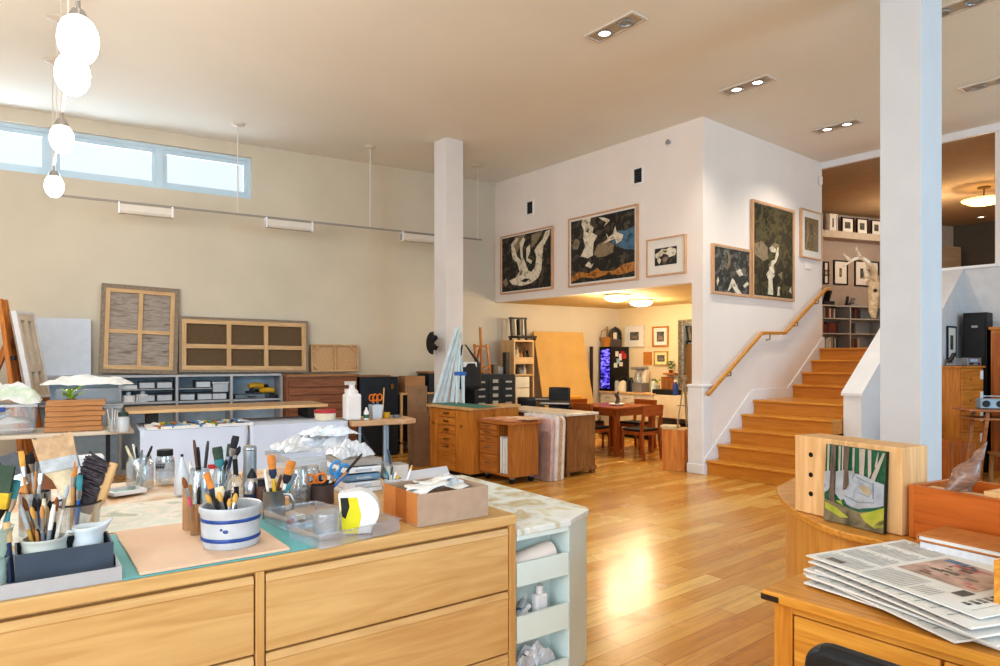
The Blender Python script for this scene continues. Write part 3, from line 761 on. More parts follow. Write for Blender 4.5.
# canvases and panels leaning on top of the shelf
M_LIN = mat((142, 126, 110), .85, var=.08, scale=30, name='raw_linen')
M_STR = wood((190, 152, 108), (214, 178, 134), 'x', 3, .55, 10, 'stretcher_bar_wood')
M_STRV = wood((190, 152, 108), (214, 178, 134), 'z', 3, .55, 10, 'stretcher_bar_wood_upright')
def lean(fr, x0, x1, z0, z1, ly, tilt=5, roll=0.0):
    o = fr.w((x0 + x1) / 2, ly, z0)
    return o, (x1 - x0) / 2, (z1 - z0)
def canvas_back(px, pt, pb, ly, lab, border, bars_v, bars_h, fill, bw, roll=0, tilt=5, corners=False, lin=None):
    x0, x1 = LW.hit(px[0], ly=ly), LW.hit(px[1], ly=ly)
    z0 = SZ + .014; z1 = LW.hit((px[0] + px[1]) / 2, pt, ly)[1]
    o, w, h = lean(LW, x0, x1, z0, z1, ly)
    t = thing('canvas_stretcher', lab, 'canvas', o, LW.deg)
    t.rotation_euler[0] = -math.radians(tilt); t.rotation_euler[1] = math.radians(roll)
    MB().box(-w, w, .0, .02, 0, h).build('canvas', fill, t)
    if border:
        b = MB()
        for a in ((-w, w, 0, border), (-w, w, h - border, h), (-w, -w + border, border, h - border), (w - border, w, border, h - border)):
            b.box(a[0], a[1], -.04, -.0005, a[2], a[3])
        b.build('border_frame', lin or M_LIN, t)
    e = border
    for a in ((-w + e, w - e, e, e + bw), (-w + e, w - e, h - e - bw, h - e)):
        MB().box(a[0], a[1], -.034, -.001, a[2], a[3]).build('stretcher_bar', M_STR, t)
    for a in ((-w + e, -w + e + bw), (w - e - bw, w - e)):
        MB().box(a[0], a[1], -.0345, -.001, e + bw, h - e - bw).build('stretcher_bar', M_STRV, t)
    for u in bars_v:
        x = -w + e + (2 * w - 2 * e) * u
        MB().box(x - bw / 2, x + bw / 2, -.033, -.001, e + bw, h - e - bw).build('cross_bar', M_STRV, t)
    for u in bars_h:
        z = e + (h - 2 * e) * u
        MB().box(-w + e + bw, w - e - bw, -.03, -.001, z - bw / 2, z + bw / 2).build('cross_bar', M_STR, t)
    if corners:
        for sx in (-1, 1):
            for sz in (0, 1):
                cx, cz = sx * (w - bw), bw + (h - 2 * bw) * sz; d = .1
                MB().bar((cx, -.018, cz + (d if sz == 0 else -d)), (cx - sx * d, -.018, cz), .025, .02, up=(0, 1, 0)).build('corner_brace', M_STR, t)
    return t
M_SILK = splotch('silvery_canvas_back', [(112, 98, 88), (150, 136, 124), (168, 158, 150), (128, 114, 104)], 5, .8, stretch=(1, 1, 6))
canvas_back((98, 177), 285, 373, -.14, 'largest upright canvas back with a two by two timber grid and streaky grey cloth', .055, (.5,), (.47,), M_SILK, .05, roll=2.0, tilt=6)
canvas_back((178.5, 308), 318.5, 374, -.13, 'wide canvas back with six dark panes leaning along the shelf', .035, (.36, .66), (.47,), mat((104, 84, 62), .85, var=.05, scale=30, name='brown_canvas'), .06, roll=.7)
canvas_back((311, 358), 344.5, 375, -.1, 'small canvas back with corner braces, over the brown flat file', 0, (.5,), (), mat((196, 160, 120), .8, var=.04, scale=30, name='tan_canvas'), .022, corners=True)
ly = -.15; x0, x1 = LW.hit(20, ly=ly), LW.hit(91, ly=ly); z1 = LW.hit(60, 318, ly)[1]
o = MB().box(x0 - x1, 0, 0, .05, 0, z1 - SZ).build('primed_board', mat((200, 206, 216), .6, var=.02, name='primed_white')); place(o, LW.w(x1, ly, SZ + .003), LW.deg); o.rotation_euler[0] = -math.radians(4)
tag(o, 'blank white panel leaning on the shelf behind the easel', 'panel')

# ================================================================ EASEL with a primed canvas at the picture edge
q = aty(33, 400, 7.55)
EF = Frame(q.x, q.y, 104)
t = thing('studio_easel', 'golden wooden easel rising behind the clear bin heaped with papers', 'easel', EF.w(0, 0), EF.deg)
M_EAS = wood((176, 102, 38), (204, 134, 62), 'z', 3, .4, 10, 'easel_beech')
pz = lambda py, Y=7.55: 1.5 + (358 - py) / 670 * Y
for dx in (-.06, .06):
    MB().bar((dx, -.02, .0), (dx, .3, pz(300)), .04, .05).build('upright', M_EAS, t)
for sx in (-1, 1): MB().bar((sx * .3, -.06, .0), (sx * .2, .22, pz(312)), .045, .06).build('front_leg', M_EAS, t)
MB().bar((0, .85, .0), (0, .22, 1.75), .045, .06).build('rear_leg', M_EAS, t)
MB().bar((0, .16, 1.0), (0, .55, .8), .03, .05).build('brace', M_EAS, t)
MB().box(-.3, .3, -.06, .06, 1.0, 1.04).build('canvas_ledge', M_EAS, t)
MB().tube([(-.2, .1, 1.5), (-.25, .1, 1.5)], .025, 8).build('knob', M_BLACK, t)
t = thing('easel_canvas', 'stretched white canvas seen nearly edge on, resting on the golden easel', 'canvas', EF.w(0, -.045, 1.044), EF.deg); t.rotation_euler[0] = -math.radians(10)
h = .98; w_ = .235
MB().box(-w_, w_, .0, .018, 0, h).build('canvas', mat((150, 132, 116), .7, var=.06, name='canvas_reverse'), t)
b = MB()
for a in ((-w_, w_, 0, .03), (-w_, w_, h - .03, h), (-w_, -w_ + .03, .03, h - .03), (w_ - .03, w_, .03, h - .03)): b.box(a[0], a[1], -.05, -.0005, a[2], a[3])
b.build('canvas_edge', mat((214, 212, 214), .7, var=.02, name='primed_canvas'), t)
for a in ((-w_ + .03, w_ - .03, .03, .1), (-w_ + .03, w_ - .03, h - .1, h - .03), (-w_ + .03, w_ - .03, .3, .38)): MB().box(a[0], a[1], -.045, -.001, a[2], a[3]).build('stretcher_bar', mat((206, 190, 172), .6, var=.04, name='pale_bar'), t)
for x in (-w_ + .03, -.035, w_ - .1): MB().box(x, x + .07, -.044, -.001, .1, h - .1).build('stretcher_bar', mat((206, 190, 172), .6, var=.04, name='pale_bar'), t)

# ================================================================ TABLES IN THE BACK OF THE STUDIO
M_TABL = mat((216, 204, 190), .5, var=.03, name='pale_table_top'); M_LEGD = mat((40, 40, 44), .45, .4, var=.05, name='dark_table_leg')
t = thing('folding_table', 'pale trestle table with dark folding legs under the bins and cedar boards', 'table', CT.w(-.03, .38), CT.deg)
MB().box(-2.1, 0, 0, .75, .745, .78).build('table_top', M_TABL, t, bevel=.006)
for x in (-.22, -1.9):
    MB().bar((x, .08, 0), (x, .12, .745), .03).build('leg', M_LEGD, t); MB().bar((x, .68, 0), (x, .63, .745), .03).build('leg', M_LEGD, t)
    MB().bar((x, .09, .28), (x, .66, .28), .022).build('leg_rail', M_LEGD, t)
MB().bar((-.22, .35, .3), (-.8, .35, .74), .02).build('leg_brace', M_LEGD, t)
TZ = .781
# cloth table
M_CLO = mat((204, 214, 234), .75, var=.025, scale=2, name='white_dust_sheet')
t = thing('work_table', 'long table wrapped in a white sheet, behind the brush jars', 'table', CT.w(0, 0), CT.deg)
MB().box(.03, 2.0, .03, .95, .755, .79).build('table_top', M_PINEH, t)
for x in (.1, 1.92):
    for y in (.1, .88): MB().box(x - .03, x + .03, y - .03, y + .03, 0, .755).build('leg', M_PINE, t)
def drop(x0, x1):
    def f(u, v):
        x = x0 + (x1 - x0) * u
        if v < .4: return V((x, .9 - .9 * v / .4, .797))
        k = (v - .4) / .6
        return V((x, -.004 - .035 * k - .012 * math.sin(x * 9) * k, .797 - .7 * k))
    return f
o = MB().grid(24, 20, drop(0, .98)).build('dust_sheet', M_CLO, None, solid=.006); place(o, CT.w(0, 0), CT.deg)
tag(o, 'white sheet over the table end that holds the paint tubes', 'cloth', 'white sheets over the table')
o = MB().grid(24, 20, drop(1.0, 2.04)).build('dust_sheet', M_CLO, None, solid=.006); place(o, CT.w(0, 0), CT.deg)
tag(o, 'white sheet over the table end below the red tub', 'cloth', 'white sheets over the table')
o = MB().box(-.09, 1.95, .43, 1.12, .935, .968).build('drawing_board', M_PINEH, None, bevel=.003)
o.data.materials.append(mat((176, 146, 116), .7, var=.03, name='board_face')); place(o, CT.w(0, 0), CT.deg)
for p in o.data.polygons:
    if p.normal.z > .9: p.material_index = 1
tag(o, 'big tan drawing board lying flat over the sheet covered table', 'board')
for x, lab in ((.1, 'short block propping the drawing board near the paint tubes'), (1.75, 'short block propping the drawing board near the red tub')):
    o = MB().box(x, x + .1, .55, 1.0, .802, .934).build('support_block', M_DKW); place(o, CT.w(0, 0), CT.deg); tag(o, lab, 'block', 'blocks under the drawing board')
# paint tray with tubes
t = thing('paint_tray', 'shallow white tray of paint tubes on the sheet covered table', 'tray', CT.w(.06, .02, .802), CT.deg)
b = MB(); b.box(0, .98, 0, .36, 0, .008)
for a in ((0, .98, 0, .012), (0, .98, .348, .36), (0, .012, .012, .348), (.968, .98, .012, .348)): b.box(a[0], a[1], a[2], a[3], .008, .03)
b.build('tray_body', mat((220, 216, 212), .5, var=.04, name='tray_white'), t)
TUBEC = [((70, 120, 170), 'blue'), ((226, 224, 220), 'white'), ((206, 176, 60), 'yellow'), ((90, 120, 90), 'green'), ((170, 110, 60), 'ochre'), ((120, 150, 180), 'pale blue'), ((200, 190, 150), 'cream'), ((60, 60, 80), 'indigo')]
protos = {}
for k in range(34):
    ci = k % len(TUBEC) if k > 4 else (4, 4, 0, 0, 5)[k]
    c, cn = TUBEC[ci]
    x = .1 + .85 * (k % 17) / 17 + random.uniform(-.01, .01); y = .07 + .16 * (k // 17) + random.uniform(-.02, .02)
    lab = 'small crimped paint tube with a %s label in the white tray' % cn
    loc = CT.w(.06 + x, .02 + y, .826 + (.012 if k > 16 else 0)); dg = CT.deg + random.uniform(50, 130)
    if ci not in protos:
        tt = thing('paint_tube', lab, 'paint tube', loc, dg, '%s paint tubes in the tray' % cn)
        MB().tube([(-.06, 0, 0), (-.055, 0, 0), (.0, 0, 0), (.05, 0, 0), (.058, 0, 0)], [.017, .017, .018, .017, .008], 10, flat=1.0).build('tube_body', mat(c, .4, var=.08, name='tube_' + cn.replace(' ', '_')), tt)
        MB().tube([(.058, 0, 0), (.078, 0, 0)], .009, 8).build('cap', M_WHITE, tt); protos[ci] = tt
    else: dup(protos[ci], loc, dg)
# wooden slab table with jug, tub of scissors
t = thing('slab_table', 'small pale wooden slab table on grey metal legs beside the sheet covered table', 'table', CT.w(2.07, -.06), CT.deg)
out = [(0, 0), (.2, -.015), (.42, .0), (.62, -.03), (.78, .02), (.8, .3), (.78, .6), (.4, .64), (0, .62)]
MB().prism(out, .735, .795).build('table_top', wood((188, 150, 116), (208, 174, 140), 'x', 2.5, .5, 12, 'slab_wood'), t, bevel=.012)
for x, y in ((.12, .1), (.42, .1), (.12, .52), (.62, .52)): MB().bar((x, y, 0), (x, y, .735), .03).build('leg', M_GREYM, t)
MB().bar((.1, .1, .72), (.36, .1, .3), .02).build('leg_brace', M_LEGD, t); MB().bar((.1, .1, .3), (.45, .1, .3), .02).build('leg_rail', M_GREYM, t)
q = CT.w(2.13, .12, .797)
t = thing('plastic_jug', 'tall white plastic jug with a cap on the slab table', 'jug', q, CT.deg)
MB().prism([(-.09, -.08), (.09, -.08), (.09, .08), (-.09, .08)], 0, .3).build('jug_body', M_WHITE, t, bevel=.025)
MB().lathe([(.075, .29), (.07, .33), (.03, .36), (.03, .365)]).build('shoulder', M_WHITE, t); MB().lathe([(.0, .4), (.032, .4), (.034, .36), (0, .36)]).build('cap', M_WHITE, t)
t = thing('squeeze_bottle', 'small white bottle with a green label at the foot of the jug', 'bottle', CT.w(2.28, .06, .797))
MB().lathe([(0, 0), (.03, 0), (.03, .09), (.012, .12), (.01, .14), (0, .14)]).build('bottle_body', M_WHITE, t); MB().lathe([(.0305, .02), (.031, .02), (.031, .06), (.0305, .06)]).build('label_band', mat((60, 110, 90), .5, name='green_label'), t)
t = thing('tool_tub', 'clear tub crammed with scissors and tools on the slab table', 'tub', CT.w(2.43, .16, .797), CT.deg)
b = MB(); b.lathe([(.075, 0), (.095, .16), (.09, .16), (.07, .006), (0, .006)], seg=4).build('tub_body', M_MILK, t).rotation_euler = (0, 0, PI / 4)
M_ORG = mat((222, 122, 30), .45, var=.05, name='orange_plastic')
def scissors(loc, deg, tilt, mc, lab, s=1.0, g=None):
    t = thing('scissors', lab, 'scissors', loc, deg, g)
    t.rotation_euler[0] = math.radians(tilt); t.scale = (s, s, s)
    for sx in (-1, 1):
        MB().bar((sx * .006, sx * .003, 0), (-sx * .008, sx * .003, .12), .016, .003).build('blade', M_CHROME, t)
        ring = [(sx * .026 + .022 * math.cos(a) * 1.05, sx * .003, .165 + .034 * math.sin(a)) for a in [2 * PI * k / 12 for k in range(13)]]
        b = MB(); b.tube(ring, .0075, 8, caps=False); b.tube([(-sx * .008, sx * .003, .115), (sx * .008, sx * .003, .14)], .0085, 8); b.build('finger_loop', mc, t)
    return t
scissors(CT.w(2.39, .16, .86), CT.deg + 10, 6, M_ORG, 'orange handled scissors in the tub on the slab table', 1.1, 'orange scissors in the slab table tub')
scissors(CT.w(2.46, .18, .86), CT.deg - 15, -5, M_ORG, 'orange handled scissors in the tub on the slab table', 1.1, 'orange scissors in the slab table tub')
o = MB().bar((0, 0, 0), (.02, 0, .34), .03, .006).build('ruler', M_PINE); place(o, CT.w(2.52, .18, .81), CT.deg); tag(o, 'wooden ruler standing up in the slab table tub', 'ruler')
t = thing('tape_roll', 'roll of yellow tape beside the tub on the slab table', 'tape', CT.w(2.58, .22, .797)); MB().lathe([(.03, 0), (.05, 0), (.05, .06), (.03, .06), (.03, 0)]).build('roll', M_YEL, t)
t = thing('tool_bits', 'little heap of grey clips at the rounded end of the slab table', 'clips', CT.w(2.68, .16, .797))
b = MB()
for k in range(7): b.box(-.02, .02, -.012, .012, 0, .03, M=Matrix.Translation((random.uniform(-.06, .06), random.uniform(-.06, .06), 0)) @ Matrix.Rotation(random.random() * 3, 4, 'Z'))
b.build('clip', M_GREYM, t); t.children[0]['kind'] = 'stuff'
# red and white tubs
t = thing('round_tub', 'white round tub with a red lid rim on the sheet covered table', 'tub', CT.w(1.86, .24, .802))
MB().lathe([(0, 0), (.11, 0), (.12, .07), (.12, .08), (0, .08)]).build('tub_body', M_CREAMW, t); MB().lathe([(.122, .08), (.128, .085), (.122, .115), (0, .12)]).build('lid', mat((176, 50, 56), .45, name='red_lid'), t)
for k, (x, h, lab) in enumerate(((.1, .33, 'tall white carton under the slab table'), (.45, .22, 'squat pale carton on the floor under the slab table'))):
    o = MB().box(0, .3, 0, .25, 0, h).build('carton', M_PAPER, None, bevel=.004); place(o, CT.w(2.12 + x, .22, 0), CT.deg); tag(o, lab, 'box')

# ================================================================ ON THE TRESTLE TABLE
M_CED = wood((172, 118, 70), (200, 148, 98), 'x', 3, .5, 10, 'cedar')
P0 = onz(45, 433, TZ); P1 = onz(103, 431, TZ); w_ = (P1 - P0).length
for k in range(6):
    o = MB().box(0, w_ + random.uniform(-.02, .01), 0, .3, 0, .047).build('cedar_board', M_CED, None, bevel=.003)
    place(o, P0 + V((random.uniform(-.012, .012), random.uniform(0, .02), .003 + k * .0495)), CT.deg + random.uniform(-1.5, 1.5))
    tag(o, 'thick cedar board, %s in the stack beside the storage bin' % ['lowest', 'second from the bottom', 'third from the bottom', 'fourth from the bottom', 'second from the top', 'topmost'][k], 'board', 'stacked cedar boards')
def bin_(loc, deg, w, d, h, lab, mc, hcol, lid=False):
    t = thing('storage_bin', lab, 'storage bin', loc, deg)
    b = MB(); th = .006; tp = .02
    for (p, q) in (((-w, -d), (w, -d)), ((w, -d), (w, d)), ((w, d), (-w, d)), ((-w, d), (-w, -d))):
        b.add([(p[0] * .93, p[1] * .93, 0), (q[0] * .93, q[1] * .93, 0), (q[0], q[1], h), (p[0], p[1], h)], [(0, 1, 2, 3)])
    b.add([(-w * .93, -d * .93, 0.002), (w * .93, -d * .93, 0.002), (w * .93, d * .93, 0.002), (-w * .93, d * .93, 0.002)], [(0, 1, 2, 3)])
    b.build('bin_body', mc, t)
    b = MB()
    for a in ((-w - .015, w + .015, -d - .015, -d + .003), (-w - .015, w + .015, d - .003, d + .015), (-w - .015, -w + .003, -d, d), (w - .003, w + .015, -d, d)): b.box(a[0], a[1], a[2], a[3], h - .015, h + .01)
    b.build('rim', M_MILK, t)
    if lid: MB().box(-w - .02, w + .02, -d - .02, d + .02, h + .011, h + .03).build('lid', M_MILK, t, bevel=.006)
    MB().box(-.08, .08, -d - .03, -d - .002, h - .055, h - .012).build('latch_handle', mat(hcol, .4, var=.05, name='blue_latch'), t, bevel=.006)
    return t
def crumple(w, d, hgt, seed, amp=.05, n=14):
    rnd = random.Random(seed); ph = [rnd.uniform(0, 6) for _ in range(12)]
    def f(u, v):
        x, y = (u - .5) * 2, (v - .5) * 2
        e = max(0, 1 - max(abs(x), abs(y)) ** 3)
        z = hgt * e + amp * (math.sin(5 * x + ph[0] + 3 * y) + math.sin(9 * y + ph[1] - 4 * x) * .7 + rnd.uniform(-.9, .9)) * (.35 + .65 * e)
        return V((x * w + rnd.uniform(-.3, .3) * w / n, y * d + rnd.uniform(-.3, .3) * d / n, z))
    return MB().grid(n, n, f, smooth=False)
BC = onz(3, 436, TZ) + V((-.2, .2, 0))
b1 = bin_(BC + V((-.0, .0, .002)), CT.deg, .31, .19, .27, 'clear storage bin heaped with white papers at the end of the trestle table', M_PLAS, (50, 80, 160))
o = crumple(.25, .15, .05, 3, .02).build('paper_heap', M_PAPER, None); place(o, BC + V((0, 0, .1)), CT.deg); tag(o, 'crumpled white papers inside the clear bin at the table end', 'paper'); 
o = crumple(.34, .22, .15, 5, .035).build('paper_heap', splotch('papers_white_green', [(214, 212, 208), (232, 230, 228), (220, 220, 222), (196, 214, 192), (236, 234, 230)], 6, .7), None); place(o, BC + V((0, 0, .31)), CT.deg); tag(o, 'white papers heaped over the top of the clear bin', 'paper')
for k, (dx, c, lab) in enumerate(((-.16, (200, 140, 110), 'pinkish bottle lying inside the clear bin'), (-.0, (90, 140, 190), 'blue and white tube lying inside the clear bin'), (.08, (180, 200, 210), 'pale bottle lying inside the clear bin'))):
    q = BC + V((dx, -.13 + dx * .55, .16)); t = thing('small_bottle', lab, 'bottle', q, CT.deg)
    MB().tube([(-.05, 0, 0), (.04, 0, .02), (.055, 0, .024)], [.022, .022, .008], 10).build('bottle_body', mat(c, .4, name='bottle_tint_%d' % k), t); MB().tube([(.055, 0, .024), (.07, 0, .028)], .01, 8).build('cap', M_WHITE, t)
BC2 = P0 + V((-.05, .76, 0))
bin_(V((BC2.x, BC2.y, TZ + .002)), CT.deg, .3, .2, .2, 'shallow clear bin with a blue latch behind the cedar boards', M_MILK, (40, 70, 160), lid=True)
o = MB().box(-.29, .29, -.19, .19, 0, .16).build('storage_case', M_PLAS, None, bevel=.01); place(o, V((BC2.x, BC2.y, TZ + .236)), CT.deg); tag(o, 'clear case stacked on the shallow bin behind the cedar boards', 'storage box')
o = crumple(.42, .24, .07, 9, .018).build('paper_sheet', M_PAPER, None); place(o, V((BC2.x, BC2.y, TZ + .44)), CT.deg); tag(o, 'crumpled white sheet draped over the clear case', 'paper')
q = P0 + V((-.03, .433, 0)); q.z = TZ
t = thing('potted_plant', 'lime green leafy sprig peeking out behind the cedar boards', 'plant', q)
MB().lathe([(0, 0), (.04, 0), (.05, .3), (.045, .3), (.035, .02)]).build('pot', mat((120, 66, 40), .6, name='terracotta'), t)
b = MB()
for k in range(16):
    a = k * 2.4; r = .03 + .035 * (k % 3); z = .32 + .018 * (k % 6)
    b.poly([(0, 0, z - .03), (r * math.cos(a) - .02 * math.sin(a), r * math.sin(a) + .02 * math.cos(a), z), (1.5 * r * math.cos(a), 1.5 * r * math.sin(a), z + .03), (r * math.cos(a) + .02 * math.sin(a), r * math.sin(a) - .02 * math.cos(a), z)])
b.build('foliage', mat((150, 190, 60), .5, var=.15, name='lime_leaf'), t)
q = onz(110, 432, TZ)
t = thing('glass_jar', 'clear glass of white sticks at the corner of the trestle table', 'jar', q + V((0, .05, 0)))
MB().lathe([(0, .003), (.05, 0), (.055, .12), (.052, .12), (.047, .006)]).build('jar_body', M_GLASS, t)
b = MB()
for k in range(4): b.tube([(.02 * math.cos(k * 1.7), .02 * math.sin(k * 1.7), .01), (.05 * math.cos(k * 1.7), .05 * math.sin(k * 1.7), .2 + .01 * k)], .004, 6)
b.build('stick', M_WHITE, t)
q = onz(122, 432, TZ)
t = thing('lidded_jar', 'glass jar with a dark green lid at the corner of the trestle table', 'jar', q + V((.0, .02, 0)))
MB().lathe([(0, .0), (.052, 0), (.056, .02), (.056, .13), (.04, .155)]).build('jar_body', M_MILK, t); MB().lathe([(.0, .19), (.045, .19), (.046, .15), (0, .15)]).build('lid', mat((50, 70, 60), .4, name='green_lid'), t)
# things under the trestle table
for k, (px, h, c, lab) in enumerate(((8, .5, (44, 44, 50), 'dark box under the trestle table, below the clear bin'), (44, .42, (150, 100, 70), 'brown carton under the trestle table, below the cedar boards'), (84, .27, (36, 38, 44), 'black upright case under the trestle table corner'))):
    q = onz(px, 436, .75); q = q + V((0, .0, 0)); o = MB().box(-.15, .15, .16, .5, 0, h).build('storage_carton', mat(c, .6, var=.06, name='carton_%d' % k), None, bevel=.006); place(o, (q.x, q.y, 0), CT.deg); tag(o, lab, 'box')
# ================================================================ CABINETS IN THE MIDDLE OF THE STUDIO
S = .95
def CX0(px, ly): return CF.hit(px, ly=ly)
# drawer cabinet with a long wooden top carrying a green mat
cx1, cy0, cy1 = -.69 * S, -.15 * S, .23 * S
cx0 = CF.hit(430, ly=cy0)
t = thing('drawer_cabinet', 'honey wood cabinet with a column of drawers between two doors, under the green mat', 'cabinet', CF.w(cx0, cy0), CF.deg)
W_, D_ = cx1 - cx0, cy1 - cy0; zt = .885
M_HON = wood((176, 106, 40), (208, 140, 62), 'z', 2.2, .35, 12, 'honey_wood', coat=.15)
M_HONH = wood((176, 106, 40), (208, 140, 62), 'x', 2.2, .35, 12, 'honey_wood_level', coat=.15)
MB().box(0, W_, .012, D_, .05, zt - .035).build('carcass', M_HON, t)
MB().box(.04, W_ - .04, .05, D_ - .03, .0, .05).build('plinth', M_BLACK, t)
a1 = (CF.hit(438.5, ly=cy0) - cx0); a2 = CF.hit(456, ly=cy0) - cx0
def door(x0, x1, kx):
    d = MB().box(x0 + .006, x1 - .006, -.008, .012, .06, zt - .045).build('door', M_HON, t, bevel=.003)
    MB().tube([(kx, -.008, zt - .24), (kx, -.03, zt - .24)], [.008, .014], 8).build('knob', M_BRASS, d)
door(0, a1, a1 * .6); door(a2, W_, (a2 + W_) / 2)
zz = [zt - .045, zt - .15, zt - .25, zt - .36, zt - .5, .06]
for k in range(5):
    d = MB().box(a1 + .006, a2 - .006, -.008, .012, zz[k + 1] + .006, zz[k] - .004).build('drawer', M_HONH, t, bevel=.003)
    m = (zz[k] + zz[k + 1]) / 2 + (0 if k < 4 else .14)
    MB().box((a1 + a2) / 2 - .05, (a1 + a2) / 2 + .05, -.028, -.006, m - .012, m + .012).build('pull', M_BRASS, d)
MB().box(-.04, W_ + .05, -.035, D_ + .62 * 0 + .01, zt - .035, zt).build('counter_top', wood((200, 156, 104), (220, 180, 130), 'x', 2.5, .4, 12, 'counter_wood'), t, bevel=.004)
# extra run of counter behind the column side
t = thing('work_counter', 'long wooden counter top running behind the wheeled drawer unit', 'counter', CF.w(cx1 - .35, cy1 + .03), CF.deg)
MB().box(.0, .3, 0, .5, zt - .035, zt).build('counter_top', wood((200, 156, 104), (220, 180, 130), 'x', 2.5, .4, 12, 'counter_wood'), t)
MB().box(.02, .28, .03, .48, 0, zt - .036).build('base_cabinet', M_HON, t)
o = MB().box(0, .95, 0, .36, 0, .006).build('cutting_mat', mat((74, 130, 118), .6, var=.05, name='green_mat')); place(o, CF.w(cx0 + .05, cy0 + .015, zt + .002), CF.deg)
tag(o, 'dark green cutting mat on the honey wood cabinet by the slim column', 'cutting mat')
# cart on castors
t = thing('rolling_cart', 'low wooden drawer unit on castors with an open slot of white portfolios', 'cart', CF.w(-.66 * S, 0), CF.deg)
W_, D_, z0, z1 = .66 * S, .44 * S, .085, .735
x1 = CF.hit(500, ly=0) + .66 * S; x2 = CF.hit(512, ly=0) + .66 * S - .02
x1, x2 = .36, .55
M_CRT = wood((156, 96, 40), (190, 124, 60), 'z', 2.2, .4, 12, 'cart_wood', coat=.1); M_CRTH = wood((156, 96, 40), (190, 124, 60), 'x', 2.2, .4, 12, 'cart_wood_level', coat=.1)
b = MB(); b.box(0, x1, .012, D_, z0, z1 - .03); b.box(x1, W_, .0, D_, z0, z0 + .025); b.box(x2, W_, .0, D_, z0 + .025, z1 - .03); b.box(x1, x2, D_ - .02, D_, z0 + .025, z1 - .03)
b.build('carcass', M_CRT, t)
zz = [z1 - .04, z1 - .115, z1 - .185, z1 - .265, z1 - .41, z0 + .01]
for k in range(5):
    d = MB().box(.012, x1 - .012, -.006, .012, zz[k + 1] + .005, zz[k] - .005).build('drawer', M_CRTH, t, bevel=.003)
    m = (zz[k] + zz[k + 1]) / 2 + .01
    MB().tube([(x1 / 2 - .05, -.006, m), (x1 / 2 - .05, -.026, m), (x1 / 2 + .05, -.026, m), (x1 / 2 + .05, -.006, m)], .006, 6).build('handle', M_CHROME, d)
MB().box(-.004, W_ + .04, -.04, D_ + .02, z1 - .029, z1).build('top_board', M_CRTH, t, bevel=.004)
for x in (.08, W_ - .07):
    for y in (.06, D_ - .06):
        c = MB().tube([(x - .016, y, .032), (x + .016, y, .032)], .032, 12).build('castor', M_BLACK, t)
        MB().box(x - .022, x + .022, y - .022, y + .022, .055, z0).build('fork', M_GREYM, c)
for k, (dx, h, lab) in enumerate(((.025, .44, 'tallest white portfolio filed in the open slot of the wheeled drawer unit'), (.075, .42, 'middle white portfolio filed in the open slot of the wheeled drawer unit'), (.125, .43, 'white portfolio filed against the slot side of the wheeled drawer unit'))):
    o = MB().box(0, .034, .0, .34, 0, h).build('portfolio', M_PAPER, None, bevel=.004); place(o, CF.w(-.66 * S + x1 + dx, .015, z0 + .027), CF.deg); tag(o, lab, 'portfolio', 'portfolios in the slot')
# pinkish cardboard sheets on the cart
for k, (dx, dy, w, d, dg, c, lab) in enumerate(((-.61, -.02, .62, .42, 1, (190, 120, 84), 'reddish tan cardboard sheet lying lowest on the wheeled drawer unit'), (-.55, .0, .5, .37, -3, (204, 144, 108), 'pinkish cardboard sheet with pale edges on the wheeled drawer unit'), (-.3, .12, .4, .26, 6, (214, 178, 150), 'paler cardboard sheet topmost on the wheeled drawer unit'))):
    o = MB().box(0, w, 0, d, 0, .012).build('cardboard_sheet', splotch('card_%d' % k, [c, [min(255, v + 14) for v in c], c, [v * .8 for v in c]], 9, .7), None); place(o, CF.w(dx, dy, z1 + .002 + .0135 * k), CF.deg + dg); tag(o, lab, 'cardboard')
# row of wrapped boards leaning between cart and desk
PC = [((150, 124, 116), 'grey-pink wrapped board, first of the row leaning behind the wheeled drawer unit'), ((204, 172, 168), 'pale pink wrapped board standing in the row by the marble topped desk'),
      ((222, 214, 212), 'white wrapped board beside the pale pink one in the leaning row'), ((196, 164, 132), 'tan bubble wrapped board in the leaning row'),
      ((226, 220, 214), 'white board next to the tan bubble wrapped one in the leaning row'), ((206, 190, 178), 'beige board closest to the desk end in the leaning row')]
y = .455
for k, (c, lab) in enumerate(PC):
    th = (.035, .06, .05, .06, .045, .04)[k]; ln = (.13, .5, .62, .66, .68, .7)[k]; hh = (.6, .76, .79, .78, .78, .76)[k]
    b = MB(); r = .05
    pts = [(0, 0), (ln, 0), (ln, hh - r), (ln - r * .3, hh - r * .3), (ln - r, hh), (0, hh)]
    b.yprism(pts, 0, th - .006)
    if k == 3:
        for j in range(16): b.ball((ln + .002, th * (.3 if j % 2 else .65), .05 + j * .045), .012, seg=6, rings=4)
    o = b.build('wrapped_board', mat(c, .55, var=.07, scale=12, name='wrap_%d' % k), None, bevel=.008)
    place(o, CF.w(.115 - ln + (0, .0, .03, .02, .01, -.02)[k], y + .004, .003), CF.deg); o.rotation_euler[0] = -math.radians(3.0)
    y += th + .004
    tag(o, lab, 'board', 'wrapped boards leaning in a row')
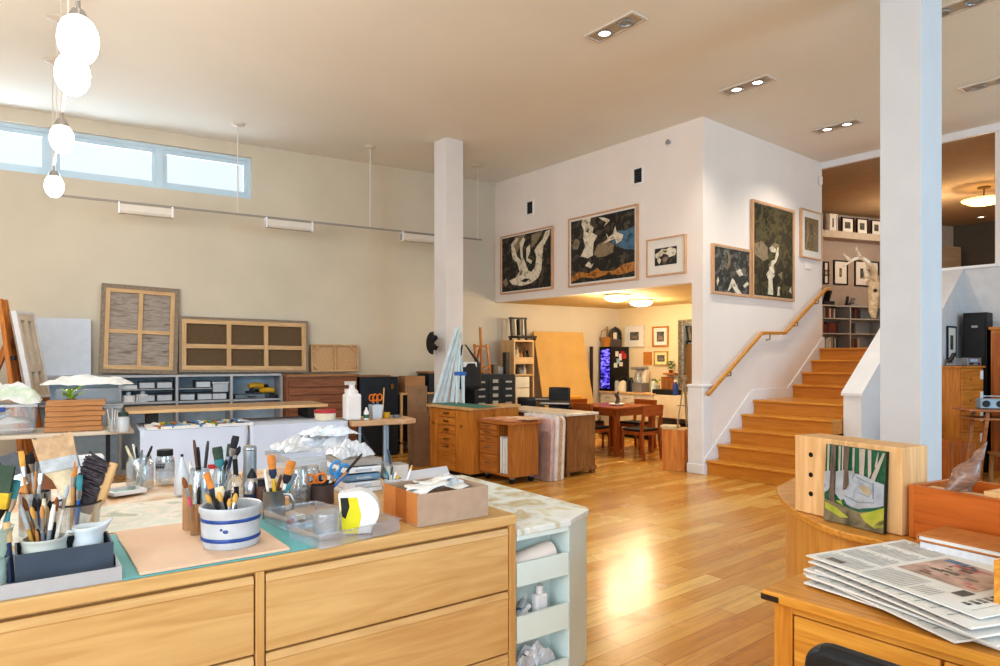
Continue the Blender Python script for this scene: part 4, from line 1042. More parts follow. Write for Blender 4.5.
# marble topped desk
dx0, dx1, dy0, dy1 = -1.35, .03, .92 * S, 1.47 * S
t = thing('pedestal_desk', 'dark brown desk with a pale stone top and moulded foot, beside the wrapped boards', 'desk', CF.w(dx0, dy0), CF.deg)
W_, D_ = dx1 - dx0, dy1 - dy0; zd = .80
MB().box(-.02, W_ + .05, -.05, D_ + .02, zd - .032, zd).build('stone_top', splotch('stone_top', [(190, 178, 164), (220, 212, 202), (206, 196, 184), (170, 156, 142)], 8, .3), t, bevel=.006)
for a, nme in ((W_ - .42, 'pedestal'), (0.0, 'pedestal')):
    p = MB().box(a, a + .42, 0, D_, .09, zd - .033).build(nme, M_WALN, t)
    MB().box(a - .015, a + .435, -.015, D_ + .015, .05, .11).build('moulding', M_WALN, p, bevel=.012)
    for x in (a + .0, a + .36):
        for y in (0, D_ - .06): MB().prism([(x, y), (x + .06, y), (x + .06, y + .06), (x, y + .06)], 0, .05).build('foot', M_WALN, p)
MB().box(.42, W_ - .42, .03, .05, .45, zd - .033).build('modesty_panel', M_WALN, t)
d0 = CF.sub(dx0, dy0)
def on_desk(px, py): return onz(px, py, zd)
for k, (px, py, w, d, h, lab) in enumerate(((556, 405, .46, .26, .035, 'black tray of papers on the stone topped desk'), (543, 400.5, .36, .24, .03, 'grey and black folder stack behind the tray on the stone desk'))):
    q = on_desk(px, py); t = thing('letter_tray', lab, 'tray', q + V((0, .1, .002)), CF.deg + 40)
    MB().box(-w / 2, w / 2, -d / 2, d / 2, 0, .012).build('tray_body', M_BLACK, t, bevel=.004)
    MB().box(-w / 2 + .02, w / 2 - .02, -d / 2 - .012, d / 2 - .02, .0125, h).build('paper_stack', mat((180, 176, 172), .6, var=.06, name='grey_paper'), t)
    MB().box(-w / 2 + .0, w / 2, -d / 2 + .02, d / 2, h + .0005, h + .014).build('cover', M_BLACK, t, bevel=.004)
q = on_desk(569, 399.5); o = MB().box(-.2, .2, -.13, .13, 0, .05).build('yellow_folder', mat((212, 150, 50), .55, var=.05, name='orange_yellow'), None, bevel=.006)
place(o, q + V((0, .16, .002)), 20); tag(o, 'orange-yellow folder at the back of the stone topped desk', 'folder')

# ================================================================ THINGS BESIDE THE SLIM COLUMN
M_STRIP = mat((206, 222, 232), .5, var=.04, name='pale_blue_strip')
for k, (pb, pt, yt, lab) in enumerate(((434, 456, 329, 'pale blue strip leaning widest from the foot of the column'), (439, 457.5, 333, 'second pale blue strip leaning on the column'), (445, 459, 326, 'pale blue strip in the middle of the leaning bunch'),
                               (452, 459, 338, 'pale blue strip standing almost upright by the column'), (458, 460, 333, 'thin upright pale strip on the column face'), (463, 461, 352, 'short pale strip beside the blue clamp'))):
    Yb, Yt = 8.93 + .035 * k, 9.24 + .035 * k
    p0 = aty(pb, 402, Yb); p0.z = zt + .004; p1 = aty(pt, yt, Yt)
    o = MB().bar((0, 0, .012), p1 - p0, .045 if k < 4 else .03, .02).build('timber_strip', M_STRIP); o.location = p0
    tag(o, lab, 'timber strip', 'pale strips leaning on the column')
q = aty(461, 374, 8.98)
t = thing('bar_clamp', 'bright blue clamp around the pale strips leaning on the column', 'clamp', q)
MB().box(-.09, .07, -.02, .02, -.02, .03).build('jaw', mat((40, 100, 180), .45, var=.05, name='clamp_blue'), t, bevel=.006); MB().box(-.07, -.05, -.012, .012, -.48, -.02).build('bar', M_STRIP, t)
MB().box(.03, .05, -.012, .012, -.48, -.02).build('bar', M_STRIP, t)
# black iron ornament on the column's left face
q = aty(434.5, 343, 9.42)
t = thing('wall_ornament', 'black iron crescent ornament fixed to the slim column', 'ornament', q, A - 90)
b = MB(); n = 12
arc = [(.16 * math.cos(a), .16 * math.sin(a)) for a in [PI / 2 + PI * k / n for k in range(n + 1)]]
b.yprism([(p[0] - .01, p[1]) for p in arc], -.03, -.01); b.build('crescent', M_BLACK, t)
b = MB()
for sgn in (1, -1): b.tube([(0.01, -.03, .0), (.06, -.05, .06 * sgn), (.1, -.06, .03 * sgn), (.14, -.07, .09 * sgn), (.17, -.07, .05 * sgn)], .016, 8)
b.tube([(0.02, -.03, -.1), (.02, -.03, .12)], .018, 8); b.build('scroll', M_BLACK, t)
# handbag hanging from the other side of the column
q = aty(469, 345, 9.45)
t = thing('tote_bag', 'black tote bag hanging by its straps from the slim column', 'bag', V((q.x, q.y, q.z)), 20)
b = MB()
def bag(u, v):
    a = 2 * PI * u; k = 1 - v
    return V(((.16 + .04 * v) * math.cos(a) - .02 + .04 * k, (.05 + .03 * v) * math.sin(a), -.62 + .36 * (1 - v) + .0))
b.grid(20, 6, bag); b.build('bag_body', mat((44, 42, 44), .6, var=.1, name='black_canvas_bag'), t, solid=.006)
for y in (-.045, .045): MB().tube([(-.15, y, -.27), (-.1, 0, -.0), (-.05, 0, .0), (.15, y, -.27)], .01, 6, flat=.4).build('strap', mat((44, 42, 44), .6, var=.1, name='black_canvas_bag'), t)
MB().box(-.1, .1, -.05, .05, -.31, -.24).build('contents', M_PAPER, t)

# ================================================================ FURNITURE IN FRONT OF THE ALCOVE BACK WALL
# dark flat file with label holders
M_DGM = mat((50, 54, 58), .45, .3, var=.06, name='dark_grey_steel')
lyf = -.95; xa, xb = LW.hit(474, ly=lyf), LW.hit(515.5, ly=lyf); zf = LW.hit(495, 374.5, lyf)[1]
t = thing('steel_flat_file', 'dark grey steel drawer file with rows of pale label holders', 'cabinet', LW.w(xa, lyf), LW.deg)
W_ = xb - xa; MB().box(0, W_, .01, .6, 0, zf).build('carcass', M_DGM, t, bevel=.005)
nr = 8
for r in range(nr):
    z = zf - .06 - r * .115
    for c in range(3):
        x = .01 + c * (W_ - .02) / 3
        d = MB().box(x + .004, x + (W_ - .02) / 3 - .004, -.008, .01, z - .1, z).build('drawer', M_DGM, t)
        m = x + (W_ - .02) / 6; s_ = .05 if c == 1 else .06
        MB().box(m - s_, m + s_, -.016, -.008, z - .075, z - (.02 if c == 1 else .045)).build('label_holder', mat((170, 168, 160), .5, var=.05, name='label_cream'), d)
# small wooden table easel on it
EY = LW.w(xa + .2, lyf + .3).y
q = aty(482, 374, LW.w(LW.hit(482, ly=lyf + .2), lyf + .2).y)
t = thing('table_easel', 'small bare wooden easel standing on the dark steel file', 'easel', V((q.x, q.y, zf + .002)), LW.deg)
u = 1 / 670 * q.y; hz = lambda py: (374 - py) * u
MB().bar((0, 0, 0), (0, .06, hz(327)), .035, .03).build('mast', M_EAS, t)
for sx in (-1, 1): MB().bar((sx * .13, -.05, 0), (sx * .12, .04, hz(344)), .03, .03).build('side_post', M_EAS, t)
for z in (hz(347), hz(368), .03): MB().box(-.14, .14, -.06 if z < .3 else .0, .0 if z < .3 else .05, z, z + .03).build('cross_rail', M_EAS, t)
MB().bar((0, .3, 0), (0, .05, hz(345)), .025, .025).build('rear_leg', M_EAS, t)
for k, (px, w, h, c, lab) in enumerate(((493.5, .1, .16, (110, 96, 80), 'small dark framed card on the steel file'), (500, .14, .12, (196, 188, 176), 'pale little box on the steel file beside the easel'), (505, .08, .36, (60, 52, 46), 'dark upright figurine case on the steel file'), (476.5, .07, .12, (150, 110, 70), 'brown little box behind the small bare easel'))):
    q = LW.w(LW.hit(px, ly=lyf + .2), lyf + .12 + .08 * (k % 2), zf + .002)
    t = thing('small_box', lab, 'box', q, LW.deg)
    MB().box(-w / 2, w / 2, 0, .1, 0, h).build('box_body', mat(c, .6, var=.08, name='small_box_%d' % k), t, bevel=.006); MB().box(-w / 2 + .012, w / 2 - .012, -.006, 0, .02, h - .02).build('face_panel', mat([v * .75 + 30 for v in c], .6, name='small_box_face_%d' % k), t)
# open pine cupboard
lyf2 = -.62; xa2, xm, xb2 = LW.hit(506, ly=lyf2), LW.hit(514, ly=lyf2), LW.hit(534, ly=lyf2)
zc = LW.hit(520, 340, lyf2)[1]
xa2 = xm; W_ = xb2 - xa2; dpt = .42
t = thing('pine_bookcase', 'tall narrow pale pine bookcase with cluttered open shelves', 'bookcase', LW.w(xa2, lyf2), LW.deg)
b = MB(); b.box(0, .025, 0, dpt, 0, zc); b.box(W_ - .025, W_, 0, dpt, 0, zc); b.box(0.025, W_ - .025, 0, dpt, zc - .03, zc); b.box(.025, W_ - .025, dpt - .01, dpt, 0, zc - .03)
b.build('carcass', M_PINE, t)
shz = [LW.hit(520, p, lyf2)[1] for p in (358, 363.5, 375)]
for z in shz: MB().box(.025, W_ - .025, .005, dpt - .01, z - .012, z + .012).build('shelf', M_PINEH, t)
MB().box(.025, W_ - .025, -.004, .012, shz[1] + .012, shz[0] - .012).build('rail_panel', M_PINE, t)
for k in range(3):
    z1_ = shz[2] - .03 - k * .2; MB().box(.03, W_ - .1, -.006, .01, z1_ - .19, z1_).build('drawer', M_CREAMW, t, bevel=.004)
for k in range(9):
    sh = k % 2; z = (shz[0] if sh == 0 else shz[2]) + .014; x = .07 + .32 * (k // 2) / 4.5
    q = LW.w(xa2 + x + .015, lyf2 + .12 + .02 * (k % 3), z); c = [(150, 140, 128), (96, 70, 50), (190, 180, 160), (70, 64, 60), (176, 120, 60)][k % 5]
    t = thing('trinket', '%s ornament %s on the %s open shelf of the pine bookcase' % (['pale grey', 'brown', 'cream', 'dark', 'orange-brown'][k % 5], ['at the start', 'next in line', 'in the middle', 'further along', 'by the end'][k // 2], ['upper', 'lower'][sh]), 'ornament', q)
    r = .03 + .008 * (k % 3); h = .08 + .03 * (k % 4)
    MB().lathe([(0, 0), (r, 0), (r * 1.1, h * .4), (r * .5, h * .7), (r * .6, h), (0, h)]).build('ornament_body', mat(c, .5, var=.15, name='ornament_%d' % (k % 5)), t); MB().ball((0, 0, h + r * .5), r * .6).build('knob', mat([v * .8 for v in c], .5, var=.1, name='ornament_knob_%d' % (k % 5)), t)
# child's chair on top
o = LW.w((xa2 + xb2) / 2 + .1, lyf2 + .2, zc + .002)
t = thing('small_chair', 'small black framed chair with a pale back set on top of the pine bookcase', 'chair', o, LW.deg); t.scale = (.82, .9, .98)
M_LAQ = mat((36, 28, 26), .35, var=.1, name='black_lacquer')
MB().box(-.24, .24, -.18, .18, .04, .075).build('seat', M_LAQ, t, bevel=.006)
for sx in (-1, 1):
    for y in (-.15, .15): MB().box(sx * .2 - .02, sx * .2 + .02, y - .02, y + .02, 0, .04).build('leg', M_LAQ, t)
    MB().bar((sx * .18, .13, .075), (sx * .19, .17, .42), .035).build('back_post', M_LAQ, t)
    MB().bar((sx * .1, .14, .09), (sx * .11, .165, .38), .1, .02).build('back_panel', M_CREAMW, t)
MB().bar((0, .14, .09), (0, .165, .38), .1, .025).build('back_splat', M_LAQ, t)
MB().bar((-.22, .17, .4), (.22, .17, .4), .05, .035).build('top_rail', M_LAQ, t)
# big plywood sheet
M_PLY = mat((198, 160, 98), .7, var=.03, scale=3, name='plywood_sheet')
x0, x1 = LW.hit(533.5, ly=-.12), LW.hit(583, ly=-.12); z1 = LW.hit(560, 332, -.12)[1]
o = MB().box(0, x1 - x0, 0, .02, 0, z1 / math.cos(math.radians(13.5))).build('plywood_sheet', M_PLY); place(o, LW.w(x0, -.12 - z1 * math.tan(math.radians(13.5)), .003), LW.deg); o.rotation_euler[0] = -math.radians(13.5)
tag(o, 'huge tan plywood sheet leaning against the alcove wall', 'plywood')
o = MB().box(0, .03, 0, .08, 0, 1.72).build('upright_panel', mat((60, 50, 44), .6, var=.06, name='dark_panel')); place(o, LW.w(x1 + .2, -.14, .002), LW.deg - 8); tag(o, 'dark narrow panel standing between the plywood and the black fridge', 'panel')
# black office chairs
def office_chair(loc, deg, lab, s=1.0):
    t = thing('office_chair', lab, 'chair', loc, deg)
    t.scale = (.72 * s, .8 * s, 1.06 * s)
    MB().box(-.25, .25, -.25, .22, .45, .54).build('seat', M_LEATH, t, bevel=.04, seg=3)
    b = MB()
    def f(u, v):
        a = (u - .5) * 1.5
        return V((.34 * math.sin(a), .27 + .1 * (math.cos(a) - 1) * 2 + .03 * v, .56 + .42 * v))
    MB().grid(10, 6, f).build('backrest', M_LEATH, t, solid=.08, bevel=.02)
    MB().box(-.2, .2, .2, .27, .7, .94).build('back_cushion', M_LEATH, t, bevel=.035, seg=3)
    for sx in (-1, 1): MB().tube([(sx * .26, .2, .5), (sx * .3, .1, .7), (sx * .3, -.15, .7), (sx * .26, -.15, .5)], .02, 8).build('armrest', M_BLACK, t)
    MB().tube([(0, 0, .1), (0, 0, .45)], .03, 10).build('gas_column', M_BLACK, t)
    for k in range(5):
        a = 2 * PI * k / 5; l = MB().bar((0, 0, .11), (.3 * math.cos(a), .3 * math.sin(a), .08), .045, .03).build('base_leg', M_BLACK, t)
        MB().ball((.3 * math.cos(a), .3 * math.sin(a), .031), .03).build('castor', M_BLACK, l)
    return t
q = aty(556, 420, 10.35); office_chair((q.x, q.y, 0), -20, 'padded black leather office chair in front of the plywood sheet', 1.0)
q = aty(530, 420, 10.7); office_chair((q.x, q.y, 0), 160, 'dark office chair with its low back towards the counter, left of the padded one'.replace(', left of the padded one', ' by the pine bookcase'), .85)

# ================================================================ ALCOVE KITCHEN
dp = .58; zk = .86
xk0, xk1 = .03, AW.hit(653, ly=-dp)
t = thing('kitchen_counter', 'white kitchen counter with drawers and a pale wooden top along the alcove wall', 'counter', AW.w(0, 0), AW.deg)
MB().box(xk0, xk1, -dp + .03, -.005, .1, zk - .035).build('carcass', M_CREAMW, t)
MB().box(xk0, xk1, -dp + .09, -.02, 0, .1).build('toe_kick', M_DARK, t)
MB().box(xk0, xk1 + .01, -dp - .015, -.003, zk - .034, zk).build('counter_top', M_PINEH, t, bevel=.004)
n = 3
for k in range(n):
    x0 = xk0 + (xk1 - xk0) * k / n; x1 = xk0 + (xk1 - xk0) * (k + 1) / n
    d = MB().box(x0 + .008, x1 - .008, -dp + .012, -dp + .03, zk - .19, zk - .045).build('drawer', M_CREAMW, t, bevel=.004)
    MB().tube([((x0 + x1) / 2 - .06, -dp + .012, zk - .115), ((x0 + x1) / 2 - .06, -dp - .012, zk - .115), ((x0 + x1) / 2 + .06, -dp - .012, zk - .115), ((x0 + x1) / 2 + .06, -dp + .012, zk - .115)], .006, 6).build('handle', M_CHROME, d)
    d = MB().box(x0 + .008, x1 - .008, -dp + .012, -dp + .03, .11, zk - .205).build('door', M_CREAMW, t, bevel=.004)
    MB().tube([(x1 - .06, -dp + .012, .5), (x1 - .06, -dp - .012, .5), (x1 - .06, -dp - .012, .6), (x1 - .06, -dp + .012, .6)], .006, 6).build('handle', M_CHROME, d)
t = thing('wall_desk', 'cream desk with a deep apron beside the kitchen counter', 'desk', AW.w(xk1 + .03, 0), AW.deg)
M_CRM = mat((222, 206, 178), .55, var=.02, name='cream_panel')
MB().box(0, 1.3, -dp, -.003, zk - .05, zk - .02).build('desk_top', M_CRM, t); MB().box(.0, 1.3, -dp, -dp + .025, zk - .42, zk - .051).build('apron', M_CRM, t)
for x in (0.0, 1.27): MB().box(x, x + .03, -dp + .03, -.01, 0, zk - .051).build('side_panel', M_CRM, t)
o = MB().box(.12, .5, -.5, -.1, .02, .33).build('black_crate', M_BLACK, None, bevel=.01); place(o, AW.w(xk1 + .03, 0, 0), AW.deg); o.location.z = -.018; tag(o, 'black box on the floor under the cream alcove desk', 'box')
# fridge
M_VIO = splotch('violet_lit_shelves', [(12, 10, 30), (24, 20, 80), (70, 60, 200), (150, 140, 240), (30, 24, 90)], 8, .15, stretch=(1, 1, 2.5))
_b = M_VIO.node_tree.nodes['Principled BSDF']; M_VIO.node_tree.links.new(_b.inputs['Base Color'].links[0].from_socket, _b.inputs['Emission Color']); _b.inputs['Emission Strength'].default_value = 1.0
fx0, fx1, fy0, fy1, fz = .004, AW.hit(611, ly=-.56), -.56, -.03, 1.715
t = thing('wine_fridge', 'black beverage fridge with a violet lit glass door and notes on its side', 'fridge', AW.w(fx0, fy0, zk + .002), AW.deg)
W_, D_, h = fx1 - fx0, fy1 - fy0, fz - zk
MB().box(0, W_, .03, D_, 0.0, h).build('cabinet_body', mat((28, 28, 30), .35, var=.06, name='fridge_black'), t, bevel=.005)
d = MB()
for a in ((0, W_, 0, .05), (0, W_, h - .04, h), (0, .02, .05, h - .04), (W_ - .03, W_, .05, h - .04)): d.box(a[0], a[1], 0, .028, a[2], a[3])
d = d.build('door', mat((20, 20, 22), .25, var=.05, name='fridge_door_black'), t)
MB().box(.02, W_ - .03, .012, .027, .05, h - .04).build('glass_panel', M_VIO, d)
MB().tube([(W_ - .012, .0, .2), (W_ - .012, -.014, .22), (W_ - .012, -.014, h - .2), (W_ - .012, .0, h - .18)], .005, 6).build('handle', M_BLACK, d)
g = t
for k, (v, z, w, hh, c, nme) in enumerate(((.1, .72, .09, .1, (220, 214, 206), 'white'), (.27, .7, .1, .15, (170, 40, 60), 'red'), (.2, .66, .08, .13, (226, 222, 226), 'pale'), (.34, .68, .07, .1, (200, 60, 60), 'crimson'), (.14, .58, .1, .1, (150, 190, 210), 'light blue'), (.06, .5, .1, .09, (214, 224, 214), 'mint white'), (.22, .52, .1, .08, (224, 220, 214), 'cream'))):
    o = MB().box(0, .003, -w / 2, w / 2, -hh / 2, hh / 2).build('fridge_note', mat(c, .6, name='note_' + nme.replace(' ', '_')), None); place(o, AW.w(fx1 + .001, fy0 + .07 + v, zk + z), AW.deg); tag(o, nme + ' paper note stuck on the side of the black fridge', 'note', 'notes on the fridge side')
# basket and lantern on the fridge
M_WICK = splotch('wicker', [(120, 74, 28), (190, 130, 56), (150, 96, 40), (206, 150, 76)], 24, .6, stretch=(1, 1, 4))
q = AW.w(AW.hit(606, ly=fy0 + .12), fy0 + .12, fz + .003)
t = thing('wicker_basket', 'round orange-brown wicker basket with a hoop handle on top of the fridge', 'basket', q)
MB().lathe([(0, .004), (.08, 0), (.11, .17), (.118, .18), (.11, .185), (.098, .17), (.07, .01), (0, .01)]).build('basket_body', M_WICK, t)
MB().tube([(-.108, 0, .17), (-.085, 0, .3), (0, 0, .35), (.085, 0, .3), (.108, 0, .17)], .009, 8).build('handle', M_WICK, t)
MB().tube([(.02, .02, .1), (.03, .02, .4)], .015, 6).build('spindle', M_WALN, t)
q = AW.w(AW.hit(615, ly=fy0 + .3), fy0 + .3, fz + .003)
t = thing('lantern_house', 'dark wooden arched birdhouse lantern beside the basket on the fridge', 'lantern', q, AW.deg + 50)
M_DK = mat((52, 34, 26), .5, var=.12, name='dark_wood')
b = MB(); n = 10; w_, hh = .105, .2
arch = [(-w_, 0)] + [(w_ * math.cos(PI - PI * k / n), hh + .16 * math.sin(PI * k / n)) for k in range(n + 1)] + [(w_, 0)]
inn = [(-w_ * .68, .16)] + [(w_ * .68 * math.cos(PI - PI * k / n), hh + .1 * math.sin(PI * k / n)) for k in range(n + 1)] + [(w_ * .68, .16)]
b.yprism(arch, .06, .12); b.box(-w_, w_, -.1, .06, 0, .15)
for k in range(n): b.yprism([(arch[k + 1][0], arch[k + 1][1]), (arch[k + 2][0], arch[k + 2][1]), (arch[k + 2][0] * 1.15, arch[k + 2][1] + .025), (arch[k + 1][0] * 1.15, arch[k + 1][1] + .025)], -.1, .12)
for sx in (-1, 1): b.box(sx * w_ - .015, sx * w_ + .015, -.1, .1, 0, hh)
b.build('house_body', M_DK, t); MB().bar((0, 0, hh + .16), (0, 0, hh + .2), .04).build('finial', M_DK, t)
MB().lathe([(0, .151), (.04, .151), (.04, .28), (0, .29)]).build('candle', M_CREAMW, t)
# kettle, coffee machine and clutter on the counter
def cpt(px, back=.2): return AW.w(AW.hit(px, ly=-dp + back), -dp + back, zk + .003)
t = thing('coffee_maker', 'silver drip coffee maker with a white jug on the kitchen counter', 'coffee maker', cpt(639), AW.deg)
MB().box(-.13, .13, -.1, .14, 0, .17).build('machine_base', M_GREYM, t, bevel=.012); MB().box(-.12, .12, .04, .14, .17, .42).build('tower', M_CREAMW, t, bevel=.01); MB().box(-.12, .12, -.1, .14, .42, .47).build('brew_head', M_GREYM, t, bevel=.01)
MB().lathe([(0, .172), (.07, .172), (.08, .25), (.05, .34), (.055, .36), (0, .36)], (0, -.03, 0)).build('carafe', M_GLASS, t)
t = thing('kettle', 'cream stovetop kettle on the counter below the fridge notes', 'kettle', cpt(623))
MB().lathe([(0, 0), (.1, 0), (.11, .08), (.06, .18), (.03, .2), (0, .21)]).build('kettle_body', M_CREAMW, t); MB().tube([(-.08, 0, .16), (-.05, 0, .27), (.05, 0, .27), (.08, 0, .16)], .01, 6).build('handle', M_BLACK, t); MB().tube([(.09, 0, .08), (.15, 0, .17)], [.022, .012], 8).build('spout', M_CREAMW, t)
for k, (px, r, h, c, lab) in enumerate(((617, .05, .2, (170, 166, 160), 'grey steel canister on the counter by the fridge'), (628, .03, .3, (30, 30, 32), 'slim black bottle between kettle and coffee maker'), (631.5, .04, .24, (36, 36, 40), 'black canister beside the coffee maker'), (653, .04, .22, (200, 210, 200), 'clear pale bottle on the alcove counter'))):
    t = thing('canister', lab, 'canister', cpt(px, .12)); MB().lathe([(0, 0), (r, 0), (r, h * .8), (r * .6, h), (0, h)]).build('canister_body', mat(c, .35, var=.06, name='canister_%d' % k), t); MB().lathe([(0, h + .03), (r * .62, h + .03), (r * .62, h), (0, h)]).build('lid', M_BLACK, t)
t = thing('seedling_glass', 'little green seedling in a glass on the alcove counter', 'plant', cpt(657, .2)); MB().lathe([(0, 0), (.05, 0), (.055, .14), (.05, .14), (.045, .006)]).build('glass', M_GLASS, t)
b = MB(); b.tube([(0, 0, .01), (0.01, 0, .22)], .005, 6)
for a in (0, 2, 4): b.poly([(0, 0, .18), (.05 * math.cos(a) - .02 * math.sin(a), .05 * math.sin(a) + .02 * math.cos(a), .24), (.1 * math.cos(a), .1 * math.sin(a), .27), (.05 * math.cos(a) + .02 * math.sin(a), .05 * math.sin(a) - .02 * math.cos(a), .22)])
b.build('sprout', mat((110, 160, 60), .5, var=.1, name='seedling_green'), t)
t = thing('radio', 'flat black appliance on the cream alcove desk', 'appliance', cpt(667, .16) + V((0, 0, -.02)), AW.deg); MB().box(-.26, .26, -.1, .12, 0, .09).build('appliance_body', M_BLACK, t, bevel=.015); MB().box(-.2, .2, -.106, -.1, .03, .06).build('face_panel', M_DARK, t)
t = thing('water_bottle', 'blue water bottle at the end of the cream alcove desk', 'bottle', cpt(675.5, .1) + V((0, 0, -.02))); MB().lathe([(0, 0), (.05, 0), (.05, .18), (.025, .21), (.025, .23), (0, .23)]).build('bottle_body', mat((40, 60, 130), .35, name='bottle_blue'), t); MB().lathe([(0, .27), (.03, .27), (.03, .232), (0, .232)]).build('cap', M_WHITE, t)
# pictures and mirror on the alcove wall
def apic(px0, y0, px1, y1, fw, mw, base, lab, fm=None, mm=None, dep=.03): return picture(AW, AW.hit(px0, y1), AW.hit(px1, y0), fw, mw, [(4 if base != 7 else 0, [(.1, .2), (.4, .6), (.8, .5), (.9, .2)])], base, lab, fm=fm, mm=mm, depth=dep)
apic(625, 324.5, 645, 347.5, .02, .12, 8, 'white framed grey print on the alcove wall, closest to the fridge', fm=mat((220, 206, 180), .5, name='white_frame_paint'))
apic(653, 326, 669, 347, .03, .07, 8, 'wood framed dark print high on the alcove wall', fm=M_HON)
apic(654.5, 351, 668.5, 365.5, .025, .05, 8, 'gold framed small print under the wood framed one', fm=wood((180, 140, 70), (204, 168, 96), 'z', 3, .4, 10, 'gold_frame'), mm=mat((230, 214, 160), .6, name='yellow_mat'))
apic(643, 366.5, 649.5, 374, .006, .012, 7, 'tiny unframed snapshot card pinned on the alcove wall', fm=M_MATB)
x0, z0 = AW.hit(644, 365); x1, z1 = AW.hit(652, 352)
o = MB().box(0, x1 - x0, -.02, -.002, 0, z1 - z0).build('cork_board', mat((190, 120, 50), .7, var=.06, scale=30, name='cork'), None); place(o, AW.w(x0, 0, z0), AW.deg); tag(o, 'blank orange-brown board hung between the alcove pictures', 'board')
x0, z0 = AW.hit(663, 388); x1, z1 = AW.hit(675, 377)
t = thing('wooden_plaque', 'square brown wooden plaque leaning on the wall above the cream desk', 'plaque', AW.w(x0, -.06, zk), AW.deg)
MB().box(0, x1 - x0, 0, .03, 0, z1 - zk - .0).build('plaque_panel', M_TEAKH, t, bevel=.006); MB().box(.04, x1 - x0 - .04, -.004, 0, .05, z1 - zk - .05).build('inlay', M_WALN, t)
x0, z0 = AW.hit(673, 373)
t = thing('wall_planter', 'small leafy green plant on a little wooden wall bracket', 'plant', AW.w(x0, 0, z0), AW.deg)
MB().box(-.12, .12, -.14, -.003, -.03, 0).build('bracket', M_TEAKH, t); MB().lathe([(0, .001), (.03, .001), (.04, .06), (.03, .06)], (0, -.07, 0)).build('pot', mat((120, 66, 40), .6, name='terracotta'), t)
b = MB(); random.seed(3)
for k in range(26):
    a = random.uniform(0, 6.28); r = random.uniform(.04, .11); z = random.uniform(.06, .2); c = V((r * .4 * math.cos(a), -.07 + r * .4 * math.sin(a) * .8, z))
    d = V((math.cos(a), math.sin(a) * .6, .5)).normalized() * .07; s_ = d.cross(V((0, 0, 1))).normalized() * .025
    b.poly([c, c + d * .5 + s_, c + d, c + d * .5 - s_])
b.build('foliage', mat((70, 130, 50), .5, var=.2, name='leaf_green'), t)
x0, z0 = AW.hit(679.5, 391); z1 = AW.hit(679.5, 320)[1]
t = thing('wall_mirror', 'tall mirror in an ornate silver frame on the alcove wall', 'mirror', AW.w(x0, 0, z0), AW.deg)
W_, h = .8, z1 - z0; b = MB()
for a in ((0, W_, 0, .09), (0, W_, h - .09, h), (0, .09, .09, h - .09), (W_ - .09, W_, .09, h - .09)): b.box(a[0], a[1], -.05, -.003, a[2], a[3])
for k in range(24):
    for x in (.045, W_ - .045): b.ball((x, -.05, .04 + k * (h - .08) / 23), .028, seg=6, rings=4)
b.build('frame', mat((150, 140, 124), .35, .6, var=.25, scale=30, name='ornate_silver'), t)
MB().box(.09, W_ - .09, -.02, -.005, .09, h - .09).build('mirror_glass', mat((200, 204, 206), .03, 1.0, var=.01, name='mirror_glass'), t)
# dining table and four chairs
M_CHR = wood((130, 66, 24), (172, 96, 42), 'z', 3, .35, 12, 'cherry_wood', coat=.15); M_CHRH = wood((130, 66, 24), (172, 96, 42), 'x', 3, .35, 12, 'cherry_wood_level', coat=.15)
q = onz(617, 457, 0); DT = Frame(q.x, q.y, A)
t = thing('dining_table', 'square cherry wood dining table in the alcove opening', 'table', DT.w(0, 0), DT.deg)
L = .9
MB().box(-.03, L + .03, -.03, L + .03, .715, .745).build('table_top', M_CHRH, t, bevel=.005)
b = MB()
for a in ((.03, L - .03, .0, .025), (.03, L - .03, L - .025, L), (0, .025, .03, L - .03), (L - .025, L, .03, L - .03)): MB().box(a[0], a[1], a[2], a[3], .61, .714).build('apron', M_CHRH, t)
for x in (0, L - .07):
    for y in (0, L - .07): MB().box(x, x + .07, y, y + .07, 0, .714).build('leg', M_CHR, t, bevel=.004)
def dining_chair(loc, deg, lab):
    """faces +y"""
    t = thing('dining_chair', lab, 'chair', loc, deg, 'cherry dining chairs')
    w = .2
    for sx in (-1, 1):
        MB().tube([(sx * w, .36, 0), (sx * w, .36, .43)], .02, 8).build('front_leg', M_CHR, t)
        b = MB(); b.bar((sx * w, -.04, 0), (sx * w, .0, .43), .038, .04); b.bar((sx * w, .0, .42), (sx * w, -.05, .8), .038, .036); b.build('rear_leg', M_CHR, t)
        MB().box(sx * w - .012, sx * w + .012, .0, .36, .36, .41).build('seat_rail', M_CHR, t)
    for y in (.0, .35): MB().box(-w, w, y, y + .02, .36, .41).build('seat_rail', M_CHRH, t)
    MB().box(-w - .005, w + .005, .02, .38, .412, .45).build('seat', M_LEATH, t, bevel=.012)
    MB().bar((0, -.041, .73), (0, -.041, .73001), .1).build('x', M_CHR, t) if False else None
    M_ = Matrix.Translation((0, -.035, .72)) @ Matrix.Rotation(math.radians(-7.5), 4, 'X')
    MB().box(-w - .02, w + .02, -.014, .014, -.08, .085, M=M_.inverted().inverted()).build('back_panel', M_CHRH, t, bevel=.006)
    return t
q = onz(639.5, 459, 0); dining_chair((q.x + .16, q.y - .02, 0), 38, 'cherry dining chair with its back to the room, pushed in at the table')
q = DT.w(-.29, .42); dining_chair((q.x, q.y, 0), DT.deg - 90, 'cherry dining chair at the table side facing the stone topped desk')
q = DT.w(L + .3, .45); dining_chair((q.x, q.y, 0), DT.deg + 90, 'cherry dining chair on the table side towards the cream desk')
q = DT.w(.45, L + .33); dining_chair((q.x, q.y, 0), DT.deg + 180, 'cherry dining chair tucked at the kitchen side of the table')
q = DT.w(.4, .35, .747)
t = thing('fruit_plate', 'plate with a dark figurine on the dining table', 'plate', q)
